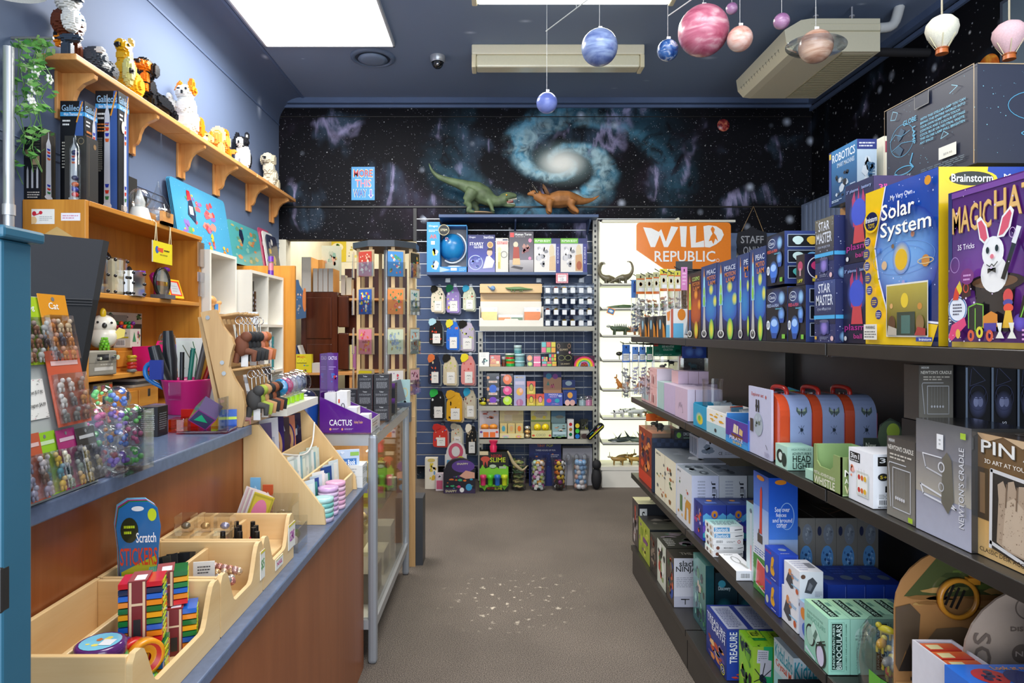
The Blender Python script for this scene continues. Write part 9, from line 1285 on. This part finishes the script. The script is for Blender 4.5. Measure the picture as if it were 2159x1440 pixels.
b=MB('white_board');b.box(-.77,-.655,2.01,2.36,CZ+.0003,1.012);b.top('white_riser','white riser block carrying the clear light-up domes','riser')
for i,cc in enumerate(('2a8ac0','d82a7a','a8aab8','8a90b0','2a3058','c8382a')):
 k=thing('light_up_dome',('blue','pink','silver','pale blue','dark blue','red')[i]+' clear light-up dome on a lime base','toy','light-up domes on the white riser',V((-.69-.03*(i==5),2.05+.052*i,1.0125)));b=MB('clear');b.ell((0,0,.062),.04,.022,.042,n=18,m=12);b.build('dome',k);b=MB('gloss');b.ell((0,0,.06),.026,.01,.028,cc,n=12,m=8);b.build('core',k);b=MB('plastic');b.cyl((0,0,0),.014,.022,'a8e02a',n=12);b.build('lime_base',k)
r=thing('bug_magnifier_dome','blue based clear magnifier dome beside the wooden card rack','magnifier',None,(-.737,2.465,.868));b=MB('plastic');b.lathe([(.05,0),(.055,.1),(.05,.12)],18,'1f4a9a');b.build('base',r);b=MB('clear');b.ell((0,0,.125),.048,.048,.04);b.build('dome',r)
r=thing('card_rack','pale wooden three tier rack of cards on the display ledge','rack',None,(0,1.86,LZ));sp=[(-.733,0),(-.733,.29),(-.69,.29),(-.50,.045),(-.495,0)]
for y in (0,.42):b=MB('ply_z');b.prism(sp,((0,y+.012,0),(1,0,0),(0,0,1)),.012);b.build('side_panel',r)
for x,z in ((-.655,.13),(-.585,.055),(-.515,.0)):b=MB('ply_y');b.box(x,x+.008,.012,.42,z,z+.06);b.box(x-.06,x,.012,.42,z,z+.006);b.build('tier_front',r)
b=MB('ply_y');b.box(-.733,-.725,.012,.42,0,.29);b.build('back_board',r);b=MB('plastic');b.tube([(-.64,.03,.2),(-.62,.2,.165),(-.62,.3,.18),(-.64,.4,.24)],.003,'e2ddd2',n=6,sub=5);b.build('cord',r)
R=rng(7)
for t,(x,z,n,hh)in enumerate(((-.745,.138,6,.155),(-.675,.063,14,.10),(-.605,.008,14,.10))):
 for i in range(n):
  cc=(['5a4a6a','c8c4c8','3a2a5a','4a3a3a','c87a5a','2a2238']if t==0 else ['d8dcc8','cfd8cc','e0e4d8','b8c8c0','e6e6dc','8ab0b8']if t==1 else ['e6e6e0','d8e0e0','3f8a80','2a4a8a','c8d4d8','eae6dc'])[i%6];y=.02+.345*i/n;w=.07 if t==0 else .05
  A=[('e',.5,.45,.44,.4,'c89a6a'),('o',.5,.45,.44,.4,.04,'3a2a6a'),('e',.5,.45,.2,.18,'6a2a5a')]if t==0 and i%2==0 else [('q',.08,.08,.92,.92,6,i+t,[mixc(cc,'3a5a8a',.4),mixc(cc,'fff',.4),mixc(cc,'4a4a4a',.3)],.25)]
  b=MB('gloss' if t==0 else 'card');b.push(RO(-.07,4,'Y'));b.box(0,.0016,0,w,0,hh+R.uniform(-.015,.01),cc);b.art(((.0016,0,0),(0,w,0),(0,0,hh-.016)),A);b.pop();b.top('gift_card',('mandala notebook','pale greeting card','blue white gift card')[t]+' '+ORD[i%7]+(' from the counter in the' if i<7 else ' of the further half in the')+(' top',' middle',' lowest')[t]+' tier','card',('notebooks in the top tier','cards in the middle tier','cards in the lowest tier')[t],None,(x+.035,1.86+y,LZ+z),rz=-.5+R.uniform(-.06,.06))
carton('cube_book_pack','pale blue cube book pack standing at the end of the rack','pack',-.575,2.295,LZ,.085,.01,.135,'b8c8e0',{'f':[('t','Cube Book',.15,.6,.85,.74,'fff'),('r',.12,.57,.88,.77,'2a6ab0'),('t','Cube Book',.17,.6,.83,.74,'fff'),('r',.62,.84,.98,.94,'8ab84a'),('q',.05,.8,.5,.98,4,3,['8aa0c8','d8e0f0'],.2)]},rz=.3)
for i in range(2):carton('white_carton',('lower','upper')[i]+' white box at the end of the display ledge','box',-.548,2.3,LZ+.0405*i,.07,.08,.04,'dcdcda',{'f':[('x',.1,.3,.7,.8,2,'aaa')],'r':[('x',.1,.2,.6,.8,3,'aaa'),('r',.7,.2,.95,.6,'8a9a8a')]},group='white boxes on the ledge')
TP=[('74b8b0',5),('c8a0c8',6),('d8a0bc',6)]
for c_,(cc,n)in enumerate(TP):
 for i in range(n):b=MB('plastic');b.lathe([(.02,0),(.031,.001),(.031,.0125),(.02,.0135)],18,mixc(cc,'d8a0c8',.6)if i==0 and c_==0 else cc if i%2 else mixc(cc,'fff',.25));b.top('craft_tape_tin',('teal','mauve','pink')[c_]+' round tin, '+ORD[i]+' from the bottom of its stack on the ledge','tin','pastel tins on the ledge',None,((-.512,-.515,-.51)[c_],(1.90,1.97,2.04)[c_],LZ+.0142*i))
TXB,TXF,TH_=-.73,-.503,.112
def tr(y0,y1,label):
 r=thing('wooden_tray',label,'tray','two compartment wooden trays on the ledge',(0,y0,LZ));L_=y1-y0;t=.009;xm=-.625
 b=MB('ply_y');b.box(TXB,TXB+t,0,L_,0,TH_);b.build('back_wall',r,bevel=.0015);b=MB('ply_x');b.box(TXB+t,TXF-t,0,t,0,TH_-.002);b.build('end_wall',r,bevel=.0015);b=MB('ply_x');b.box(TXB+t,TXF-t,L_-t,L_,0,TH_-.002);b.build('end_wall',r,bevel=.0015);b=MB('ply_y');b.box(xm,xm+t,t,L_-t,0,TH_-.015);b.build('divider',r,bevel=.0015);b=MB('ply_y');b.box(TXB+t,TXF-t,t,L_-t,0,.006);b.build('bottom',r)
 pr=[(0,0),(L_,0),(L_,TH_-.012),(L_-.008,TH_),(L_-.022,TH_)]+[(L_-.022-.045*i/6,TH_-(TH_-.042)*(.5-.5*cos(PI*i/6)))for i in range(1,7)]+[(.022+.045*i/6,TH_-(TH_-.042)*(.5-.5*cos(PI*i/6)))for i in range(6,0,-1)]+[(.022,TH_),(.008,TH_),(0,TH_-.012)]
 b=MB('ply_y');b.prism(pr,((TXF-t,0,0),(0,1,0),(0,0,1)),t);b.build('scooped_front',r,bevel=.002);return r
tr(.887,1.168,'wooden tray nearest the door, holding the rainbow ladder toys');tr(1.172,1.383,'middle wooden tray, holding stickers and bracelets');tr(1.387,1.594,'wooden tray furthest along, holding nail polish and gem boxes')
JC=['d8262a','e8861f','1f62c0','1f7a3a','e8a01f','1f6a34','e8861f','1f62c0','1c2a4a','c8202a']
for i,(x,y,z,n)in enumerate(((-.588,1.0,LZ+.0068,6),(-.59,1.0,LZ+.0685,10),(-.575,1.085,LZ+.0068,8),(-.592,1.088,LZ+.0885,6))):
 r=thing('jacobs_ladder',('lower near','upper near','lower far','upper far')[i]+' bundle of rainbow wooden ladder blocks','toy','rainbow ladder toys',(x,y,z),.25+.06*i);tk=.0098;b=MB('gloss')
 for k in range(n):b.box(0,.062,0,.046,k*tk,k*tk+tk*.8,JC[k%10]);b.box(.062,.0628,.012,.034,k*tk,k*tk+tk*.5,'c8e02a')
 b.build('blocks',r);b=MB();h=n*tk;b.box(.014,.04,-.0012,.0472,-.0003,h+.0006,'7a2426');b.art(((.014,-.0012,0),(.026,0,0),(0,0,h)),[('r',.06,0,.2,1,'e0c09a'),('r',.8,0,.94,1,'e0c09a'),('r',.3,.1,.7,.4,'2a2a28'),('r',.2,.62,.8,.66,'e0c09a')]);b.art(((.0,0,h+.0007),(.062,0,0),(0,.046,0)),[('r',.22,0,.66,1,'8a2a2a'),('r',.35,.1,.6,.6,'e4e0e6')]);b.build('paper_sleeve',r)
for i,(x,y,z,c1,c2)in enumerate(((-.575,.935,.0065,'3a9a4a','4ab0c8'),(-.578,.937,.0867,'5a2a6a','7ac0d8'),(-.549,.972,.0065,'7ab83a','6ac0c0'))):b=MB('gloss');ht=(.08,.02,.026)[i];b.lathe([(.033,0),(.034,.004),(.034,ht-.002),(.031,ht)],24,c1);b.push(TR((-.03,-.03,ht+.0001)));b.art(((0,0,0),(.06,0,0),(0,.06,0)),[('e',.5,.5,.46,.46,c2),('q',.2,.2,.8,.8,7,i,['c8703a','e6d86a','5a9a3a','d8e6e6'],.25),('r',.55,.3,.85,.6,'e6e6e6')]);b.pop();b.top('round_game_tin',('green game tin under the others','purple round game tin on top','lime round game tin by the ladder blocks')[i],'tin','round game tins in the near tray',None,(x,y,LZ+z))
for i,cc in enumerate(('5a1f7a','c8201f','e8961f')):b=MB('plastic');b.push(TR((0,0,.028))@RO(PI/2,4,'Y')@RO(.0,4,'X'));b.lathe([(.008,0),(.028,0),(.028,.015),(.022,.016),(.018,.009),(.008,.012)],22,[cc,cc,cc,'c8281f' if i==2 else cc,cc],cap=False);b.pop();b.top('ring_toy',('purple','red','yellow')[i]+' ring toy on edge beside the ladder blocks','toy','ring toys in the near tray',None,(-.578+.017*i,.985,LZ+.034),rz=-.6)
b=MB();b.push(RO(.5,4,'X'));b.box(0,.05,0,.001,0,.055,'d8d82a');b.art(((0,0,0),(.05,0,0),(0,0,.055)),[('x',.2,.3,.85,.8,3,'8a8a2a')]);b.pop();b.top('yellow_note','yellow paper note lying in the back of the near tray','note',loc=(-.70,.93,LZ+.0065))
for i in range(5):
 cc=('7ab8dc','8ac4e0','c81f7a','2a8a3a','1f6aa8')[i];b=MB('gloss');w,h=.078,.238;pl=[(.006,0),(w-.006,0),(w*.94,h*.6),(w*1.0,h*.8),(w*.93,h*.95),(w*.72,h),(w*.3,h),(w*.07,h*.95),(0,h*.8),(w*.06,h*.6)];b.prism(pl,((0,.0016,0),(1,0,0),(0,0,1)),.0016,cc)
 b.art(((0,0,0),(w,0,0),(0,0,h)),[('p',[.08,.0,.92,0,.9,.58,.1,.45],'b3b82a' if i==4 else ('d8402a','d8c83a','e6e2d8')[i%3]),('t','STICKERS',.08,.5,.92,.64,'d8402a' if i>2 else '3a9a8a'),('e',.3,.78,.2,.1,'1a2a1a'),('x',.18,.74,.42,.83,2,'b8d02a'),('t','Scratch',.45,.68,.9,.76,'fff')]+([('q',.12,.03,.88,.42,9,4,['8a8a7a','6a5a4a','a8a86a'],.11),('e',.82,.9,.1,.05,'c8d82a')]if i==4 else [])+[('e',.5,.95,.14,.02,'e6e6e6')]);b.top('sticker_pack',('pale blue sticker pack at the back','light blue second sticker pack','pink edged sticker pack in the middle','green scratch sticker pack','front blue sticker pack with robot stickers')[i],'sticker pack','sticker packs in the middle tray',None,(-.725+.0055*i,1.222-.0075*i,LZ+.0068),rot=(.04,0,.12))
R=rng(9)
for i in range(6):b=MB('foil' if i%3 else 'matte');b.box(0,.045,0,.002,0,.07,('1d1d1f','2a2a2c','5a584e')[i%3]);b.art(((0,0,0),(.045,0,0),(0,0,.07)),[('e',.5,.5,.25,.15,'b8b8b4')]);b.top('black_pouch','black jewellery pouch, '+ORD[i]+' from the sticker packs in the middle tray','pouch','black pouches in the middle tray',None,(-.695+.004*i,1.25+.016*i,LZ+.03),rot=(R.uniform(-.5,-.2),R.uniform(-.3,.3),R.uniform(-.5,.5)))
for i in range(10):b=MB('foil');cc=('c8a070','b87a6a','d8b890','b8503a','a8988a')[i%5];[b.ell((.014*k-.035,0,.0),.0085,col=mixc(cc,'fff',.15*(k%2)),n=8,m=6)for k in range(6)];b.top('bead_bracelet','packed bead bracelet '+ORD[i%7]+(' in the lower layer' if i<7 else ' on top')+' of the middle tray','bracelet','bead bracelets',None,(-.565+.004*(i%2),1.215+.018*(i%7),LZ+.052+.013*(i//7)+.0035*(i%7)),rz=R.uniform(-.5,.5))
carton('bracelet_card','white rounded bracelet label card lying on the bracelets','card',-.60,1.27,LZ+.068,.04,.002,.035,'e6e4dc',{'f':[('x',.2,.3,.8,.8,3,'555')]},rz=.2)
for i in range(9):
 k=thing('nail_polish','nail polish bottle with black cap, '+ORD[i%7]+(' in the left' if i<5 else ' in the right')+' cluster','nail polish','nail polish bottles in the far tray',(-.605+.019*(i%5),1.42+.03*(i%2)+.045*(i//5),LZ+.0475));b=MB('gloss');b.lathe([(.009,0),(.0095,.03),(.006,.036)],12,'d81f4a' if i>5 else ('8a7a70','2a2a2c')[i%2]);b.build('bottle',k);b=MB('plastic');b.lathe([(.0062,.036),(.0055,.07)],10,'141416');b.build('cap',k)
for i in range(6):
 k=thing('gem_box',('lower left','lower middle','lower right','upper left','upper middle','upper right')[i]+' clear little box holding a crystal','gem box','clear gem boxes in the far tray',(-.718+.044*(i%3),1.41+.02*(i//3),LZ+.06+.0365*(i//3)if False else LZ+.075+.0365*(i//3)));b=MB('clear');s=.036;b.box(0,s,0,s,0,s);b.build('acrylic_box',k);b=MB('foil');b.ell((s/2,s/2,s*.3),s*.3,s*.26,s*.22,('8a8a84','c8a060','8a7ab0','7a7468','d8a86a','b8b0c8')[i],n=7,m=5);b.build('crystal',k)
b=MB('ply_y');b.box(-.72,-.63,1.397,1.584,LZ+.0065,LZ+.0745);b.top('riser_block','pale wooden riser lifting the gem boxes in the far tray','riser');b=MB('ply_y');b.box(-.614,-.514,1.397,1.584,LZ+.0065,LZ+.047);b.top('riser_block','low wooden riser under the nail polish bottles','riser')
for i,(y,z,tx,cc)in enumerate(((1.375,.05,'$5','4a9a4a'),(1.47,.035,'NAIL','c83a8a'),(1.56,.05,'GEMS','b83ab0'))):b=MB();b.box(0,.0015,0,.05 if i else .026,0,.06 if i!=1 else .024,'e6e4da');b.art(((.0015,0,0),(0,.05 if i else .026,0),(0,0,.06 if i!=1 else .024)),[('t',tx,.15,.3,.85,.7,cc),('r',0,.92,1,1,'d8c83a')]);b.top('price_label',('green priced white label','small pink lettered label','oval purple lettered label')[i]+' on the wooden tray fronts','label','paper labels on the trays',None,(TXF+.0005,y-.01,LZ+z-.02))
for i in range(6):b=MB();b.push(RO(.32,4,'Y')@RO(-.1,4,'X'));b.box(0,.055,0,.003,0,.13,('e2d8d4','d8b8b8','e6e0d0','c8a8b0','e4dcd8','c8b03a')[i]);b.art(((0,0,0),(.055,0,0),(0,0,.13)),[('e',.5,.62,.34,.28,'d87a9a'),('e',.5,.3,.26,.3,'9ac8d8'),('l',[.06,.04,.94,.04,.94,.96,.06,.96,.06,.04],.03,'a89a2a')]if i==5 else [('x',.2,.2,.8,.8,5,'bbb')]);b.pop();b.top('long_card',('front yellow card with a blue dancing fish' if i==5 else 'plain edged long card, '+ORD[i]+' behind the yellow one'),'card','long cards by the tray end',None,(-.715+.009*i,1.72-.012*i,LZ+.02))
for i,(x,y,w,d,h)in enumerate(((-.62,1.73,.07,.06,.11),(-.575,1.62,.075,.08,.075))):
 k=thing('badge_bin',('upright clear bin of round badges','low clear bin of small printed badges')[i]+' before the card rack','bin','clear badge bins',(x,y,LZ));b=MB('clear');b.box(0,w,0,.002,0,h*.7);b.box(0,.002,.002,d,0,h);b.box(w-.002,w,.002,d,0,h*.8);b.box(.002,w,d-.002,d,0,h);b.build('acrylic_bin',k);b=MB('chrome' if i==0 else 'gloss')
 for t in range(7):b.push(TR((w*(.25+.25*(t%3)),d*(.3+.2*(t//3)),.012+.012*(t//2)))@RO(1.1,4,'X'));b.cyl((0,0,0),.013,.003,('c8c8c8','5a6a4a','b8b0a8','8a3a4a')[t%4],n=12);b.pop()
 b.build('badges',k,kind='stuff')
for i in range(2):carton('sticker_sheet',('pale blue','orange and black')[i]+' narrow packet standing by the card rack','packet',-.69+.035*i,1.80,LZ,.028,.006,(.15,.13)[i],('7ab4d8','c8542a')[i],{'f':[('q',.1,.1,.9,.9,6,3,(['5a98c8','b8dcf0'],['2a2624','e0d8c8'])[i],.3)]},group='narrow packets by the rack')
GX0,GX1,GY0,GY1,GZ=-1.02,-.447,2.405,3.325,.867
r=thing('glass_case','glass display case with aluminium frame at the end of the counter','display case',None,(0,0,0))
for x in (GX0,GX1-.035):
 for y in (GY0,GY1-.035):b=MB('steel');b.box(x,x+.035,y,y+.035,0,GZ-.004,'a8acb2');b.build('corner_post',r,bevel=.012)
for z0,z1 in ((GZ-.045,GZ-.004),(.13,.165)):
 for q in ((GX0+.03,GX1-.03,GY0+.004,GY0+.03),(GX1-.03,GX1-.004,GY0+.03,GY1-.03),(GX0+.004,GX0+.03,GY0+.03,GY1-.03),(GX0+.03,GX1-.03,GY1-.03,GY1-.004)):MB('steel').box(*q,z0,z1,'b8babc').build('rail',r)
b=MB('glass');b.box(GX0,GX1,GY0,GY1,GZ-.004,GZ,mat='glass');b.build('glass_top',r);b=MB('glass');b.box(GX1-.02,GX1-.016,GY0+.036,GY1-.036,.166,GZ-.046);b.box(GX0+.036,GX1-.036,GY0+.016,GY0+.02,.166,GZ-.046);b.build('glass_sides',r);b=MB('white_board');b.box(GX0+.03,GX1-.03,GY0+.03,GY1-.03,.15,.165);b.build('case_floor',r);b=MB('pine_z');b.box(GX0+.036,GX1-.036,GY1-.034,GY1-.028,.166,GZ-.046);b.build('back_board',r);b=MB('glass');b.box(GX0+.036,GX1-.05,GY0+.036,GY1-.036,.48,.486);b.build('glass_shelf',r)
b=MB('lit_tube');b.tube([(GX1-.05,2.47,.79),(GX1-.045,2.6,.795),(GX1-.05,2.68,.82),(GX1-.055,2.66,.80),(GX1-.05,2.8,.82)],.003,n=6,sub=4);b.build('light_string',r);area('case_light',(-.6,2.8,.81),(0,0,0),.1,.7,2.2,(1,.9,.68))
for i,(x,y,w,d,h,cc)in enumerate(((-.62,2.55,.13,.2,.12,'8a8478'),(-.60,2.86,.1,.14,.1,'ddd6b8'),(-.62,3.05,.12,.12,.16,'e0d8ba'),(-.75,3.1,.12,.14,.2,'d8cfae'))):carton('stock_box',('grey box nearest the front','low cream box in the middle','cream box near the back','taller cream box at the back')[i]+' of the glass case floor','box',x,y,.1655,w,d,h,cc,{'r':[('x',.3,.3,.7,.6,2,'a8a088')]},group='boxes in the glass case')
carton('slime_kit_box','green slime kit display on the glass shelf of the case','box',-.66,2.9,.4865,.16,.05,.17,'7a6a3a',{'f':[('t','COOKIES',.2,.6,.8,.8,'9a8a3a'),('r',0,.08,1,.42,'a8b02a'),('r',.05,.2,.25,.4,'c8c83a'),('r',.3,.2,.5,.4,'6a6a9a'),('r',.55,.2,.72,.4,'8ab83a'),('r',.76,.2,.95,.4,'c86a6a')]})
b=MB('plastic');b.lathe([(.02,0),(.022,.04),(.035,.08)],14,'d8606a');b.top('pink_cup','pink cup on the glass shelf of the case','cup',loc=(-.55,3.05,.487));b=MB('painted_metal');b.box(-.02,.02,-.02,.02,0,.06,'efe8d0');b.tube([(0,0,.06),(.0,.0,.075)],.006,'efe8d0');b.top('power_adaptor','white power adaptor on the boxed stack inside the case','adaptor',loc=(-.50,3.1,.487))
for i in range(4):b=MB('gloss');b.ell((0,0,.025),.03,.026,.025,('e6c88a','dcb878','ecd8a8','e0c490')[i],n=7,m=5);b.top('honey_crystal','honey coloured rock on the glass shelf, '+ORD[i]+' from the front of the case','rock','honey coloured rocks',None,(-.78+.08*i,2.5+.05*(i%2),.487))
CT=GZ+.0005;r=thing('tracker_display','purple activity tracker display box with tall header on the glass case','display box',None,(-.668,2.43,CT));w,d=.205,.17
b=MB('gloss');b.prism([(0,0),(w-.01,0),(w-.01,.048),(.005,.135),(0,.135)],((0,.003,0),(1,0,0),(0,0,1)),.003,'5a1f86');b.prism([(0,0),(w-.01,0),(w-.01,.048),(.005,.135),(0,.135)],((0,d,0),(1,0,0),(0,0,1)),.003,'5a1f86',side='e6e0f0');b.box(0,.003,.003,d-.003,0,.3,'4f1f74');b.box(.003,w-.01,.003,d-.003,0,.003,'5a1f86');b.box(w-.01,w-.007,0,d,0,.05,'d8d4d6');b.art(((0,0,0),(w,0,0),(0,0,.135)),[('t','CACTUS',.18,.2,.6,.37,'f4f0f8'),('t','Activity Tracker',.64,.24,.8,.34,'e8b07a'),('e',.2,.1,.022,.035,'e8a07a'),('x',.24,.08,.36,.13,2,'c8a8d8'),('e',.42,.1,.016,.035,'e8a07a'),('x',.46,.08,.62,.13,2,'c8a8d8')])
b.box(0,.045,.1,.103,.13,.3,'54207c');b.art(((0,.1,.13),(.045,0,0),(0,0,.17)),[('t','CACTUS',.15,.84,.9,.92,'e6d8f0'),('x',.2,.6,.8,.7,2,'a888c8'),('q',.1,.28,.95,.55,10,3,['e6e6ea','2a2a3a','c8384a','3a6ac0'],.2),('x',.1,.08,.9,.14,1,'c8b8d8')]);b.art(((w-.007,0,0),(0,d,0),(0,0,.05)),[('x',.1,.4,.7,.8,2,'8a8488'),('z',.4,.08,.7,.3)]);b.build('display_box',r)
for i in range(4):carton('tracker_box','white activity tracker box, '+ORD[i]+' from the header in the purple display','box',-.655+.042*i,2.45+.02*(i%2),CT+.0035,.04,.06,(.145,.15,.09,.06)[i],'e9e6e4',{'f':[('r',.15,.7,.3,.8,'d8502a'),('r',.15,.5,.3,.6,'2a6ab0'),('o',.6,.6,.2,.1,.02,'555')]},group='white tracker boxes')
BLK=[('t','Tobar',.36,.84,.64,.92,'ddd'),('x',.12,.62,.88,.76,4,'8a8a8e'),('x',.15,.1,.85,.52,9,'9a9a9e'),('r',.985,0,1,1,'6a2a2a')];s=.066
for i,(px,l,y)in enumerate(((753,0,2.76),(788,0,2.76),(718,0,2.78),(753,1,2.762),(788,1,2.762),(718,1,2.785),(753.5,2,2.764),(788.5,2,2.764))):carton('dark_cube_box','black cube box with white print, '+('left','right','far left','left','right','far left','left','right')[i]+' in the '+('bottom','middle','top')[l]+' layer on the glass case','box',xat(px,2.76),y,CT+(s+.0005)*l,s,s,s,'24242a',{'f':BLK,'t':[('r',.3,.3,.7,.7,'3a3a40')]},group='black cube boxes on the glass case')
for i in range(2):carton('rainbow_edge_box','black box with a rainbow edge, '+('lower' if i==0 else 'upper')+' of the pair at the case corner','box',-.545,3.02,CT+.0705*i,.07,.07,.07,'1a1a20',{'f':[('g',0,.6,.3,1,'2a7a3a','1a1a20'),('g',.3,.6,.6,1,'2a4ac0','1a1a20'),('g',.6,.6,1,1,'6a2a8a','1a1a20'),('r',.35,.45,.7,.75,'d0d4dc'),('r',.35,.1,.7,.38,'8a8a8e')],'r':[('x',.2,.2,.8,.8,4,'555')]},group='rainbow edged boxes')
r=thing('leaflet_holder','grey leaflet box with pastel cards at the far corner of the case','holder',None,(-.535,3.335,.78));b=MB('painted_metal');b.box(0,.09,0,.06,0,.1,'4a5668');b.push(TR((0,0,.1))@RO(-.25,4,'Y'));b.box(0,.07,0,.003,0,.11,'6f7276');b.pop();b.box(0,.01,-.012,0,-.78,.08,'4a5668');b.build('box',r);b=MB();b.box(.03,.085,.03,.034,.05,.22,'b0d0cc');b.art(((.03,.03,.05),(.055,0,0),(0,0,.17)),[('o',.5,.6,.3,.15,.03,'d8c88a'),('q',.1,.1,.9,.4,4,3,['9ac0c0','c8e0dc'],.3)]);b.build('pastel_cards',r)
b=MB('oak_z');b.box(-.492,-.428,3.41,3.42,0,.80);b.top('ply_end_board','plain plywood end board standing past the glass case','board')
carton('dark_counter_bin','dark grey bin on the floor behind the glass case','bin',-.46,3.43,0,.07,.12,.36,'3a3c40')
carton('black_stock_case','long black case lying on the back of the glass case','case',-.98,3.1,CT,.30,.12,.1,'1f2126',{'f':[('q',.3,.1,.9,.4,4,3,['c8485a','3a3a44'],.1)]})
